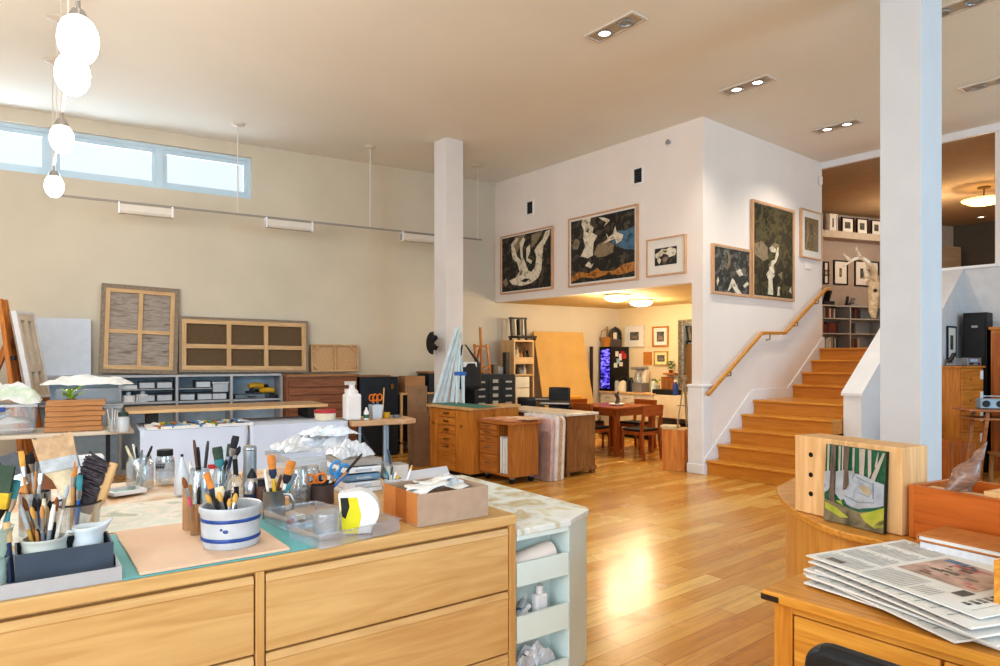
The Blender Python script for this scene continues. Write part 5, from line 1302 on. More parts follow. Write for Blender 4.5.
MB().lathe([(0, .004), (.08, 0), (.13, .025), (.125, .03), (.075, .008), (0, .008)]).build('plate_dish', M_WHITE, t)
MB().tube([(0, 0, .01), (.02, 0, .1), (-.01, 0, .17), (.03, 0, .22)], [.04, .03, .035, .015], 8).build('figurine', mat((80, 70, 74), .5, var=.2, name='figurine_grey'), t)
# plinth with a slim stand
q = onz(662, 470, 0); PLF = Frame(q.x, q.y, -30)
t = thing('wooden_plinth', 'upright honey wood plinth box beside the end post of the knee wall', 'plinth', PLF.w(0, 0), PLF.deg)
MB().box(0, .3, 0, .28, 0, .545).build('plinth_body', wood((186, 108, 44), (214, 142, 70), 'z', 2, .4, 12, 'plinth_wood'), t, bevel=.003); MB().box(-.005, .305, -.005, .285, .546, .562).build('top_board', M_PINEH, t)
b = MB(); t = thing('paper_bag_flat', 'folded cream paper bag lying on the wooden plinth', 'paper bag', PLF.w(.08, .14, .564), PLF.deg); MB().box(-.12, .1, -.1, .1, 0, .03).build('bag_body', mat((216, 196, 160), .7, var=.06, name='cream_bag'), t, bevel=.006)
MB().box(-.13, -.12, -.06, .06, .005, .02).build('fold', M_PINEH, t)
t = thing('floor_easel', 'slim silvery easel standing on the wooden plinth', 'easel', PLF.w(.23, .16, .564), PLF.deg)
for p0, p1 in (((-.05, -.08, 0), (.02, .0, .62)), ((.1, -.04, 0), (.03, .02, .6)), ((.03, .1, 0), (.025, .02, .58))): MB().bar(p0, p1, .016).build('leg', mat((150, 130, 104), .4, .3, var=.06, name='easel_silver'), t)
MB().ball((.025, .01, .66), .05, .03, .05).build('finial', mat((150, 130, 104), .4, .3, var=.06, name='easel_silver'), t); MB().bar((-.06, -.05, .3), (.08, -.03, .3), .014).build('ledge', mat((150, 130, 104), .4, .3, var=.06, name='easel_silver'), t)
# ================================================================ FOREGROUND DRESSER
DZ = .82
t = thing('oak_dresser', 'long pale oak dresser with wide handle-less drawers, covered with painting tools', 'dresser', DR.w(0, 0), DR.deg)
M_DRS = wood((192, 150, 96), (212, 174, 120), 'x', 1.6, .42, 12, 'dresser_oak'); M_DRSV = wood((188, 142, 88), (206, 166, 110), 'z', 1.6, .42, 12, 'dresser_oak_upright')
W2 = 2.2
MB().box(-W2, 0, .03, .9, 0.02, DZ - .045).build('carcass', M_DRSV, t)
MB().box(-W2 - .01, .006, -.006, .91, DZ - .045, DZ).build('top_panel', M_DRS, t, bevel=.005)
for x0, x1 in ((-.03, .004), (-1.105, -1.075), (-W2, -W2 + .03)): MB().box(x0, x1, -.003, .03, .02, DZ - .046).build('stile', M_DRSV, t, bevel=.003)
for x0, x1 in ((-1.07, -.035), (-W2 + .035, -1.11)):
    for z0, z1 in ((.497, .762), (.226, .488), (.03, .217)):
        d = MB(); d.box(x0, x1, .0, .03, z0, z1 - .028); d.xprism([(.0, z1 - .03), (-.004, z1 - .026), (.004, z1), (.03, z1), (.03, z1 - .03)], x0, x1)
        d.build('drawer', M_DRS, t, bevel=.003)
t = thing('spattered_table', 'paint spattered table pushed up behind the oak dresser', 'table', DR.w(0, 0), DR.deg)
MB().box(-2.25, -.08, .93, 1.86, DZ - .04, DZ - .002).build('table_top', splotch('spattered_top', [(196, 150, 104), (214, 172, 128), (226, 214, 200), (206, 164, 118)], 3, .5), t)
for x in (-2.2, -.15):
    for y in (.97, 1.8): MB().box(x - .03, x + .03, y - .03, y + .03, 0, DZ - .041).build('leg', M_PINE, t)
# white rack with bin shelves at the dresser end
RZ = .75
t = thing('bin_rack', 'pale mint-white cabinet with open bin shelves at the end of the oak dresser', 'cabinet', DR.w(.012, 0), DR.deg)
M_RACK = mat((212, 226, 224), .5, var=.02, scale=3, name='mint_white_paint')
xr = .305
pts = [(0, .14), (xr, .14), (xr, .0), (.52, .11), (.55, .16), (.55, 1.3), (0, 1.3)]
b = MB(); b.prism(pts, 0, RZ - .03)
b.build('cabinet_body', M_RACK, t)
tp = [(-.0, -.006), (xr + .004, -.006), (.53, .104), (.56, .155), (.56, 1.31), (0, 1.31)]
MB().prism(tp, RZ - .029, RZ).build('top_panel', splotch('chipped_paint_top', [(206, 200, 176), (226, 230, 228), (216, 222, 220), (190, 176, 140), (222, 226, 224)], 6, .5), t, bevel=.004)
for z0, z1 in ((.60, .497), (.366, .25), (.112, .0)):
    MB().box(0, xr - .004, .0, .014, z1, z0).build('bin_front', M_RACK, t); MB().box(0, xr - .004, .0141, .139, z1, z1 + .012).build('bin_floor', M_RACK, t)
MB().box(0, xr - .004, .0, .139, RZ - .05, RZ - .03).build('rail', M_RACK, t)
b = MB()
for z in (.496, .25): b.box(.305, .31, .0, .0, z, z + .002)
q = DR.w(.03, .075, .565)
t = thing('paper_roll', 'roll of pinkish white paper lying in the top bin of the mint rack', 'paper roll', q, DR.deg)
b = MB(); b.tube([(0, 0, 0), (.24, .01, .03)], .05, 16); b.build('roll', mat((232, 218, 210), .7, var=.03, name='roll_paper'), t); MB().tube([(.241, .01, .03), (.243, .01, .03)], .02, 10).build('core', M_CARD, t)
t = thing('glue_bottle', 'white squarish plastic bottle standing in the middle bin of the mint rack', 'bottle', DR.w(.2, .075, .264), DR.deg)
MB().prism([(-.035, -.022), (.035, -.022), (.035, .022), (-.035, .022)], 0, .15).build('bottle_body', M_WHITE, t, bevel=.01); MB().lathe([(0, .186), (.017, .186), (.017, .151), (0, .151)]).build('cap', M_WHITE, t)
for k, (x, y, z, c, lab) in enumerate(((.06, .05, .31, (220, 222, 226), 'white paint tube leaning over the lip of the middle rack bin'), (.1, .09, .33, (200, 206, 214), 'pale tube with a blue mark in the middle rack bin'), (.03, .1, .29, (226, 226, 226), 'white tube low in the middle rack bin'))):
    t = thing('paint_tube', lab, 'paint tube', DR.w(x, y, z), DR.deg + 20 + 15 * k)
    MB().tube([(-.06, 0, -.0), (.05, 0, .04), (.065, 0, .045)], [.018, .02, .01], 10).build('tube_body', mat(c, .4, var=.05, name='rack_tube_%d' % k), t); MB().tube([(.066, 0, .046), (.09, 0, .056)], .012, 8).build('cap', M_WHITE, t); MB().tube([(-.02, 0, .0135), (-.0, 0, .0205)], .0202, 10).build('label_band', mat((70, 110, 170), .4, name='tube_blue_band'), t)
o = crumple(.12, .045, .06, 21, .02).build('plastic_bag', M_FILM); place(o, DR.w(.15, .075, .1), DR.deg); tag(o, 'crumpled clear bag in the lowest bin of the mint rack', 'plastic bag')
for k, (x, dg, c, lab) in enumerate(((.08, 60, (40, 44, 60), 'dark tube sticking out of the lowest rack bin'), (.14, 75, (226, 226, 226), 'white tube with a label in the lowest rack bin'), (.21, 110, (60, 60, 70), 'black and white tube in the lowest rack bin'))):
    t = thing('paint_tube', lab, 'paint tube', DR.w(x, .07, .09), DR.deg); t.rotation_euler[1] = -math.radians(dg)
    MB().tube([(-.05, 0, 0), (.06, 0, 0), (.07, 0, 0)], [.017, .019, .01], 10).build('tube_body', mat(c, .4, var=.05, name='low_tube_%d' % k), t); MB().tube([(.071, 0, 0), (.09, 0, 0)], .011, 8).build('cap', M_WHITE, t)

# flat things on the dresser
def flat(nm, x0, x1, y0, y1, z, h, m, lab, cat, ddeg=0):
    o = MB().box(0, x1 - x0, 0, y1 - y0, 0, h).build(nm, m, None); f = DR.w(x0, y0, z); place(o, f, DR.deg + ddeg); return tag(o, lab, cat)
flat('cutting_mat', -1.5, -.885, .006, .62, DZ + .001, .004, mat((104, 172, 176), .6, var=.04, name='teal_mat'), 'teal cutting mat showing under the pink board on the dresser', 'cutting mat')
flat('pink_board', -1.452, -.985, .012, .62, DZ + .0065, .009, mat((222, 190, 164), .7, var=.03, scale=4, name='pink_board'), 'pinkish tan board under the blue striped crock', 'board')
flat('palette_sheet', -1.85, -1.0, .66, 1.2, DZ + .0015, .005, splotch('smeared_palette', [(214, 206, 190), (228, 220, 208), (206, 210, 198), (230, 222, 210), (168, 176, 158), (226, 214, 198)], 5, .6, dist=.3), 'white sheet smeared with green and grey paint behind the pink board', 'palette')
# grey tray at the front edge
t = thing('cardboard_tray', 'shallow grey cardboard tray at the front edge of the dresser', 'tray', DR.w(-2.12, .014, DZ + .001), DR.deg)
w_, d_ = .62, .36; b = MB(); b.box(0, w_, 0, d_, 0, .004)
for a in ((0, w_, 0, .004), (0, w_, d_ - .004, d_), (0, .004, .004, d_ - .004), (w_ - .004, w_, .004, d_ - .004)): b.box(a[0], a[1], a[2], a[3], .004, .042)
b.build('tray_body', mat((176, 174, 176), .7, var=.03, name='grey_board'), t)
t = thing('slate_box', 'open dark slate coloured box in the grey tray, holding crock and pitcher', 'box', DR.w(-1.765, .13, DZ + .006), DR.deg)
w_, d_ = .255, .17; b = MB(); b.box(0, w_, 0, d_, 0, .005)
for a in ((0, w_, 0, .006), (0, w_, d_ - .006, d_), (0, .006, .006, d_ - .006), (w_ - .006, w_, .006, d_ - .006)): b.box(a[0], a[1], a[2], a[3], .005, .088)
b.build('box_body', mat((70, 78, 90), .6, var=.05, name='slate_board'), t)

# ---------------------------------------------------------------- brushes
M_FER = mat((186, 188, 192), .28, .9, var=.05, name='ferrule')
BC = {'black': (30, 28, 30), 'brown': (90, 56, 40), 'sable': (130, 80, 46), 'tan': (196, 164, 130), 'orange': (206, 132, 62), 'white': (226, 222, 214), 'grey': (92, 96, 104), 'green': (66, 84, 70), 'dark': (48, 46, 52), 'gold': (206, 158, 80), 'teal': (70, 140, 150),
      'wood': (186, 136, 84), 'red': (176, 50, 50), 'pink': (206, 70, 110), 'blue': (50, 100, 170), 'navy': (40, 52, 80), 'cream': (222, 206, 176), 'yellow': (206, 170, 50), 'silver': (180, 184, 188), 'steel': (120, 126, 134)}
def bm_(n, r=.45): return mat(BC[n], r, var=.1, scale=30, name='tool_' + n)
def orient(t, p0, p1):
    d = (p1 - p0).normalized(); x = V((1, .35, 0)); x = (x - d * x.dot(d)).normalized(); y = d.cross(x)
    t.rotation_euler = Matrix((x, y, d)).transposed().to_euler(); t.location = p0
    return (p1 - p0).length
SEEN = {}
def brush(p0, p1, kind, hc, bc, label, where, w=.012, fc=None):
    """p0 = end in the pot, p1 = visible tip"""
    t = thing('paint_brush', label, 'brush', p0, 0, 'brushes in the ' + where)
    L = orient(t, V(p0), V(p1)); mh, mb = bm_(hc, .35), bm_(bc, .8); mf = M_FER if not fc else bm_(fc, .35)
    if kind == 'round':
        bl = min(.045, L * .2); fl = .035
        MB().tube([(0, 0, 0), (0, 0, L * .35), (0, 0, L - bl - fl)], [.003, .006, .0045], 8).build('handle', mh, t)
        MB().tube([(0, 0, L - bl - fl), (0, 0, L - bl)], [.0055, w * .6], 8).build('ferrule', mf, t)
        MB().tube([(0, 0, L - bl), (0, 0, L - bl * .55), (0, 0, L - bl * .15), (0, 0, L)], [w * .58, w * .85, w * .5, .001], 8).build('bristles', mb, t)
    elif kind == 'flat':
        bl = min(.06, L * .26); fl = .04
        MB().tube([(0, 0, 0), (0, 0, L * .4), (0, 0, L - bl - fl)], [.005, .009, .006], 8).build('handle', mh, t)
        b = MB(); b.tube([(0, 0, L - bl - fl), (0, 0, L - bl - fl * .5), (0, 0, L - bl)], [.008, w, w], 10, flat=.35, side=(1, 0, 0)); b.build('ferrule', mf, t)
        b = MB(); b.tube([(0, 0, L - bl), (0, 0, L - bl * .3), (0, 0, L)], [w * .95, w * 1.08, w * .95], 10, flat=.3, side=(1, 0, 0)); b.build('bristles', mb, t)
    elif kind == 'handle':
        MB().tube([(0, 0, 0), (0, 0, L * .62)], [.005, .0062], 8).build('shaft', mb, t)
        MB().tube([(0, 0, L * .62), (0, 0, L * .9), (0, 0, L)], [.0064, .007, .0045], 8).build('handle', mh, t)
    elif kind == 'wide':   # decorator's brush: wide flat head
        bl, fl = .09, .05
        MB().tube([(0, 0, 0), (0, 0, L * .3), (0, 0, L - bl - fl - .03), (0, 0, L - bl - fl)], [.012, .014, w * .6, w * .95], 12, flat=.4, side=(1, 0, 0)).build('handle', mh, t)
        MB().box(-w, w, -.012, .012, L - bl - fl, L - bl).build('ferrule', mf, t, bevel=.003)
        b = MB()
        b.grid(12, 3, lambda u, v: V(((u - .5) * 2 * w * (1 + .08 * v), -.011 - .004 * v, L - bl + bl * v - (.008 * abs(math.sin(u * 17)) if v == 1 else 0))))
        b.box(-w * .97, w * .97, -.0105, .012, L - bl, L - .012); b.build('bristles', mb, t)
    return t
def pot_pt(px, py, Y): return aty(px, py, Y)
# blue striped stoneware crock
q = onz(231, 543.5, DZ + .0165); CQ = V((q.x, q.y, DZ + .0165))
t = thing('striped_crock', 'grey-white stoneware crock with two blue bands on the pink board', 'crock', CQ)
M_CER = mat((188, 192, 198), .3, var=.06, scale=12, name='grey_glaze')
MB().lathe([(0, 0), (.091, 0), (.096, .006), (.099, .06), (.101, .116), (.106, .123), (.107, .138), (.102, .143), (.096, .14), (.092, .115), (.09, .012), (0, .01)], seg=40).build('crock_body', M_CER, t)
M_BLU = mat((44, 74, 140), .3, var=.12, scale=30, name='cobalt_band')
for z in (.026, .092): MB().lathe([(.0988 + z * .018, z), (.1003 + z * .018, z + .002), (.1003 + z * .018, z + .011), (.0988 + z * .018, z + .013)], seg=40).build('blue_band', M_BLU, t)
b = MB(); b.ball((.02, -.099, .066), .009, .003, .006); b.ball((.006, -.1, .073), .005, .003, .004); b.build('blue_mark', M_BLU, t)
for k, (px, py, hc, bc) in enumerate(((206, 494, 'gold', 'black'), (210, 490.5, 'black', 'navy'), (216, 499, 'black', 'white'), (219, 492, 'black', 'navy'), (223, 497.5, 'black', 'steel'), (226, 491.5, 'dark', 'black'), (230, 498, 'navy', 'white'), (233, 493, 'black', 'dark'), (229, 490, 'black', 'wood'), (236, 493, 'black', 'gold'), (213, 499, 'steel', 'white'))):
    p1 = aty(px, py, CQ.y + .0 + .02 * (k % 3)); p0 = CQ + V(((p1.x - CQ.x) * .25 + .02 * math.sin(k * 2.1), .04 * math.cos(k * 1.7), .014))
    brush(p0, p1, 'handle' if k % 3 else 'round', *((hc, bc) if k % 3 else ('black', 'gold')), '%s tipped brush handle with a %s shaft in the striped crock, %s' % (hc, bc, 'in the front cluster' if k % 2 else 'behind the front cluster'), 'striped crock')
p1 = aty(206, 473, CQ.y + .05); brush(CQ + V((-.03, .05, .014)), p1, 'flat', 'wood', 'orange', 'orange bristle flat brush with a dark ferrule standing up from the striped crock', 'striped crock', .011, 'navy')
p1 = aty(218, 487, CQ.y + .06); brush(CQ + V((-.02, .04, .014)), p1, 'flat', 'wood', 'cream', 'cream fan shaped brush at the rear of the striped crock', 'striped crock', .018)
def can(nm, lab, px, py, z, r, h, m, cat, prof=None, extra=None, yoff=0):
    q = onz(px, py, z); q = V((q.x, q.y + yoff, z)); t = thing(nm, lab, cat, q)
    MB().lathe(prof or [(0, 0), (r, 0), (r, h), (r * .93, h), (r * .92, .006), (0, .006)]).build(nm.split('_')[-1] + '_body', m, t); return t, q
# tubes next to the crock
t, q1 = can('cardboard_tube', 'plain brown cardboard tube standing beside the striped crock', 187.5, 529, DZ + .0165, .018, .17, M_CARD, 'tube')
t, q2 = can('amber_jar', 'small amber glass jar in front of the cardboard tube', 197, 534, DZ + .0165, .024, .11, clear('amber_glass', (170, 120, 60), .4, .2), 'jar')
brush(q2 + V((.005, 0, .008)), aty(183, 477, q2.y), 'round', 'pink', 'sable', 'pink handled round brush leaning out of the amber jar', 'amber jar', .012)
brush(q2 + V((.0, .005, .008)), aty(199, 487, q2.y), 'handle', 'black', 'wood', 'black handled brush upright in the amber jar', 'amber jar')
brush(q1 + V((.005, 0, .008)), aty(184, 486, q1.y + .02), 'round', 'red', 'brown', 'red handled brush in the brown cardboard tube', 'cardboard tube', .01)
# cream crock and pitcher in the slate box
bp = DR.w(-1.69, .21, DZ + .0125)
t = thing('ribbed_crock', 'cream ribbed stoneware crock of fine brushes in the slate box', 'crock', bp)
MB().lathe([(0, 0), (.05, 0), (.058, .02), (.056, .032), (.059, .045), (.057, .058), (.06, .07), (.058, .083), (.061, .1), (.064, .104), (.064, .11), (.056, .108), (.054, .01), (0, .01)], seg=32).build('crock_body', mat((206, 208, 200), .35, var=.06, name='cream_glaze'), t)
fine = [(20, 505, 'silver', 'gold'), (23, 497, 'wood', 'sable'), (26, 509, 'gold', 'tan'), (29, 500, 'silver', 'brown'), (31, 506, 'black', 'gold'), (34, 497, 'wood', 'black'), (36, 504, 'blue', 'tan'), (39, 498, 'silver', 'dark'), (42, 505, 'steel', 'wood'), (44, 499, 'cream', 'brown'), (47, 506, 'wood', 'tan'), (50, 500, 'navy', 'black'), (54, 505, 'white', 'steel'), (57, 497, 'black', 'sable'), (68, 484, 'white', 'silver')]
for k, (px, py, hc, bc) in enumerate(fine):
    Y = bp.y - .03 + .02 * (k % 4); p1 = aty(px, py, Y)
    brush(bp + V(((p1.x - bp.x) * .2, .02 * math.sin(k * 2), .012)), p1, 'round' if k % 3 else 'handle', hc, bc, 'fine brush, %s %s and %s %s, in the cream ribbed crock' % (hc, 'handle' , bc, 'hairs' if k % 3 else 'shaft'), 'ribbed crock', .009)
pp = DR.w(-1.572, .215, DZ + .0125)
t = thing('white_pitcher', 'small white china pitcher with a curved handle in the slate box', 'pitcher', pp, 30); t.scale = (.9, .9, 1.0)
M_CHI = mat((210, 218, 224), .25, var=.03, name='china_white')
b = MB(); seg = 28; prof = [(0, 0), (.036, 0), (.042, .012), (.048, .04), (.046, .07), (.04, .092), (.045, .115), (.05, .125)]
vs = []
for r_, z in prof:
    for k in range(seg):
        a = 2 * PI * k / seg; sp = max(0, math.cos(a)) ** 6 * max(0, (z - .085) / .04)
        vs.append((r_ * math.cos(a) + .028 * sp, r_ * math.sin(a) * (1 - .3 * sp), z + .018 * sp))
fs = [(i * seg + k, i * seg + (k + 1) % seg, (i + 1) * seg + (k + 1) % seg, (i + 1) * seg + k) for i in range(len(prof) - 1) for k in range(seg)]
b.add(vs, fs, 0, True); b.build('pitcher_body', M_CHI, t, solid=.004)
MB().tube([(-.038, 0, .11), (-.062, 0, .112), (-.078, 0, .09), (-.074, 0, .06), (-.05, 0, .035), (-.045, 0, .034)], [.006, .0065, .006, .006, .006, .005], 8).build('handle', M_CHI, t)
# steel can with mops behind
cp_ = DR.w(-1.7, .8, DZ + .008)
t = thing('steel_can', 'shiny steel can of soft round brushes behind the slate box', 'can', cp_); MB().lathe([(0, 0), (.052, 0), (.052, .16), (.05, .16), (.048, .006), (0, .006)]).build('can_body', M_CHROME, t)
for k, (px, py, kd, hc, bc, w, lab) in enumerate(((8, 453, 'wide', 'orange', 'grey', .028, 'wide grey bristle brush with an orange handle in the steel can'), (24, 463, 'round', 'wood', 'brown', .02, 'fat dark brown mop brush in the steel can'), (38, 450, 'round', 'wood', 'sable', .026, 'big tawny round mop brush in the steel can'),
                                        (21, 451, 'flat', 'wood', 'gold', .01, 'thin golden flat brush between the mops in the steel can'), (31, 452, 'round', 'silver', 'black', .022, 'black oval mop brush behind the tawny one'), (43, 458, 'flat', 'silver', 'steel', .012, 'steel grey flat brush at the edge of the steel can'))):
    brush(cp_ + V((.012 * math.cos(k), .02 * math.sin(k * 2), .01)), aty(px, py, cp_.y + .02 * (k % 3)), kd, hc, bc, lab, 'steel can', w)
# glass holder with the wide hake and counter brush
gp = DR.w(-1.575, .7, DZ + .008)
t = thing('glass_holder', 'wide clear glass with a dark rim holding the biggest brushes', 'jar', gp); MB().lathe([(0, 0), (.075, 0), (.085, .12), (.082, .12), (.072, .006), (0, .006)]).build('jar_body', M_GLASS, t); MB().lathe([(.084, .118), (.088, .121), (.084, .126), (.08, .121), (.084, .118)]).build('rim', M_DARK, t)
brush(gp + V((.0, .0, .012)), aty(53, 434, gp.y - .04), 'wide', 'cream', 'tan', 'very wide soft tan bristle brush with a cream handle leaning over the pots', 'glass holder', .062, 'silver')
p0, p1 = gp + V((.035, .03, .012)), aty(114, 463, gp.y + .05)
t = thing('counter_brush', 'dark bristled counter brush with a pale wooden back', 'brush', p0); L = orient(t, p0, p1)
MB().tube([(0, 0, 0), (0, 0, .1), (0, 0, L * .5), (0, 0, L)], [.012, .011, .02, .016], 10, flat=.5, side=(1, 0, 0)).build('brush_back', M_PINE, t, bevel=.002)
b = MB(); rnd = random.Random(4)
for k in range(170):
    z = .055 + (L - .065) * rnd.random(); x = -.014; l = .07 + .02 * rnd.random(); y = rnd.uniform(-.012, .012)
    b.bar((x, y, z), (x - l, y * 1.8, z + .012 + rnd.uniform(-.01, .015)), .007, .006)
b.build('bristles', mat((74, 66, 70), .8, var=.3, scale=60, name='dark_horsehair'), t)
for k, (px, py, kd, hc, bc, lab) in enumerate(((69, 462, 'handle', 'dark', 'white', 'dark tipped slim brush beside the very wide brush'), (75, 461, 'flat', 'wood', 'orange', 'orange flat brush beside the very wide brush'), (73, 466, 'handle', 'brown', 'white', 'brown and white slim brush beside the very wide brush'), (80, 475, 'flat', 'blue', 'teal', 'blue handled teal tipped brush in the wide glass'))):
    brush(gp + V((-.02 + .01 * k, -.01, .01)), aty(px, py, gp.y - .02 * (k % 2)), kd, hc, bc, lab, 'wide glass', .01)
# ribbed plastic tubs at the picture edge, with house brushes
tp_ = DR.w(-1.83, .2, DZ + .006)
t = thing('plastic_tub', 'ribbed translucent mint tub stack at the end of the grey tray', 'tub', tp_)
M_MINT = clear('mint_plastic', (206, 226, 214), .75, .12, .2)
for z in (0, .085):
    MB().lathe([(0, z + .003), (.055, z), (.058, z + .02), (.056, z + .03), (.06, z + .045), (.058, z + .055), (.063, z + .075), (.066, z + .08), (.06, z + .08)]).build('tub_body', M_MINT, t)
brush(tp_ + V((0, .0, .09)), aty(4, 462, tp_.y), 'wide', 'black', 'green', 'wide house brush with a black handle and yellow-green head above the mint tubs', 'mint tub', .03, 'yellow')
brush(tp_ + V((.02, .02, .09)), aty(16, 480, tp_.y + .03), 'flat', 'teal', 'teal', 'teal handled brush in the mint tub', 'mint tub', .014)
t = thing('round_tool', 'wooden handled tool standing between the mint tubs and the slate box', 'tool', DR.w(-1.775, .17, DZ + .0075)); t.rotation_euler[1] = math.radians(-4)
MB().tube([(0, 0, 0), (0, 0, .05), (0, 0, .12)], [.01, .011, .009], 8).build('handle', bm_('navy'), t); MB().tube([(0, 0, .12), (0, 0, .18)], [.012, .01], 8).build('ferrule', M_PINE, t)
# white carton and panel behind the brushes
for k, (x0, x1, y, h, lab) in enumerate(((-1.6, -1.42, 1.31, .22, 'white carton standing behind the very wide brush'), (-2.1, -1.9, 1.2, .2, 'white carton at the picture edge behind the house brushes'))):
    o = MB().box(x0, x1, y, y + .12, 0, h).build('white_carton', mat((206, 208, 214), .6, var=.03, name='carton_white'), None, bevel=.004); place(o, (DR.ox, DR.oy, DZ), DR.deg); tag(o, lab, 'box')
# dish with green paint
q = onz(124, 493, DZ + .008); t = thing('paint_dish', 'square white dish smeared with green paint', 'dish', q, DR.deg + 15)
b = MB(); b.prism([(-.07, -.07), (.07, -.07), (.07, .07), (-.07, .07)], 0, .006)
for a in ((-.078, .078, -.078, -.066), (-.078, .078, .066, .078), (-.078, -.066, -.066, .066), (.066, .078, -.066, .066)): b.box(a[0], a[1], a[2], a[3], .003, .022)
b.build('dish_body', M_WHITE, t, bevel=.003); MB().grid(8, 8, lambda u, v: V(((u - .5) * .11, (v - .5) * .1 * (1 - .4 * u), .0085 + .003 * math.sin(u * 9 + v * 7)))).build('paint', splotch('green_paint', [(40, 120, 90), (90, 170, 140), (30, 90, 70)], 20, .3), t)
# jars
def jar(px, py, r, h, lab, lid=None, m=None, nm='glass_jar'):
    q = onz(px, py, DZ + .008); t = thing(nm, lab, 'jar', q)
    MB().lathe([(0, 0), (r, 0), (r * 1.03, .01), (r * 1.03, h * .8), (r * .85, h * .9), (r * .85, h), (r * .8, h), (r * .8, h * .9), (r * .97, h * .78), (r * .96, .008), (0, .008)]).build('jar_body', m or M_GLASS, t)
    if lid: MB().lathe([(0, h + .02), (r * .88, h + .02), (r * .9, h - .012), (0, h - .012)]).build('lid', lid, t)
    return t, q
t, q = jar(140, 488, .062, .165, 'big clear jar of white palette knives and sticks behind the smeared sheet')
for k, (px, py, hc, bc, lab) in enumerate(((126, 446, 'cream', 'white', 'cream flat stick leaning at the side of the big clear jar'), (133, 444, 'white', 'white', 'white flat stick in the big clear jar'), (136, 447, 'dark', 'white', 'dark topped brush handle in the big clear jar'), (142, 450, 'steel', 'white', 'steel topped handle in the big clear jar'), (152, 446, 'black', 'silver', 'black handled tool leaning over the rim of the big clear jar'), (149, 452, 'navy', 'white', 'navy topped white stick in the big clear jar'))):
    brush(q + V((.02 * math.cos(k), .02 * math.sin(k), .01)), aty(px, py, q.y), 'handle', hc, bc, lab, 'big clear jar')
t, q = jar(165, 483, .045, .16, 'clear square shouldered jar with a black lid and a printed label', M_BLACK)
MB().lathe([(.0472, .07), (.0475, .072), (.0475, .115), (.0472, .117)]).build('label_band', mat((176, 178, 184), .5, var=.1, scale=50, name='jar_label'), t)
b = MB()
for k in range(5): b.box(-.022 + k * .009, -.016 + k * .009, -.0485, -.0478, .085, .102 - .004 * (k % 2))
b.box(-.026, .026, -.0485, -.0478, .107, .11); b.build('label_print', M_BLACK, t)
q = onz(182, 494, DZ + .008); t = thing('nozzle_bottle', 'milky bottle with a long pointed nozzle beside the lidded jar', 'bottle', q)
MB().lathe([(0, 0), (.035, 0), (.036, .08), (.012, .16), (.005, .19), (0, .19)]).build('bottle_body', M_MILK, t); MB().lathe([(0, .196), (.007, .196), (.007, .185), (0, .185)]).build('cap', M_BLACK, t)
t, q = jar(200, 515, .045, .2, 'tall clear jar of dark handled brushes behind the cardboard tube')
for k, (px, py, hc, bc, lab) in enumerate(((194, 440, 'brown', 'black', 'brown tipped black brush, straight up from the tall clear jar'), (198, 447, 'black', 'silver', 'shorter black brush beside the brown tipped one'), (208, 441, 'dark', 'silver', 'thick dark brush handle slanting out of the tall clear jar'), (190, 462, 'white', 'white', 'white handle low at the rim of the tall clear jar'))):
    brush(q + V((.01 * math.cos(k), .015 * math.sin(k), .01)), aty(px, py, q.y + .01 * k), 'handle', hc, bc, lab, 'tall clear jar')
q = onz(212, 493, DZ); t = thing('spring_clamp', 'blue plastic clamp with red and white tips behind the striped crock', 'clamp', V((q.x, q.y, DZ + .008)), 20)
b = MB(); b.box(-.05, .05, -.02, .02, 0, .04); b.bar((-.045, 0, .03), (-.07, 0, .09), .022, .03); b.bar((.045, 0, .03), (.06, 0, .1), .022, .03); b.build('clamp_body', bm_('blue'), t, bevel=.006)
MB().box(-.02, .03, -.015, .015, .115, .135).build('red_tip', bm_('red'), t); MB().box(-.02, .03, -.014, .014, .041, .114).build('spring_block', M_WHITE, t)
t, q = jar(222, 500, .042, .15, 'clear jar of broad green brushes behind the striped crock')
for k, (px, py, kd, hc, bc, w, lab) in enumerate(((217, 447, 'flat', 'teal', 'green', .022, 'broad dark green flat brush with a teal handle'), (231, 444, 'flat', 'white', 'green', .016, 'dark green flat brush with a white handle leaning over'), (236, 436, 'flat', 'navy', 'dark', .016, 'blackish flat brush, tallest of the green bunch'), (240, 446, 'round', 'white', 'dark', .014, 'shaggy dark brush tip beside the wooden stick'), (226, 460, 'handle', 'black', 'black', .01, 'stubby black handle in the jar of green brushes'))):
    brush(q + V((.012 * math.cos(k), .012 * math.sin(k), .01)), aty(px, py, q.y + .02 * (k % 2)), kd, hc, bc, lab, 'jar of green brushes', w, 'teal' if k == 0 else None)
q = onz(236, 502, DZ + .008); t = thing('clear_bottle', 'clear round shouldered bottle beside the aluminium one', 'bottle', q)
MB().lathe([(0, 0), (.04, 0), (.042, .01), (.042, .085), (.022, .115), (.018, .13), (0, .13)]).build('bottle_body', M_GLASS, t); MB().box(.008, .03, -.0428, -.041, .03, .08).build('label_strip', M_BLACK, t)
MB().tube([(0, 0, .12), (-.005, 0, .2)], .012, 8).build('dropper', M_BLACK, t)
q = onz(252, 503, DZ + .008); t = thing('metal_bottle', 'brushed aluminium bottle with a black cone stopper and dark base band', 'bottle', q)
MB().lathe([(0, 0), (.036, 0), (.037, .05), (.037, .09), (.02, .118), (0, .12)]).build('bottle_body', M_CHROME, t); MB().lathe([(.0375, .006), (.0378, .008), (.0378, .045), (.0375, .047)]).build('label_band', bm_('navy'), t)
MB().lathe([(0, .16), (.004, .16), (.022, .125), (.022, .119), (0, .119)]).build('stopper', M_BLACK, t)
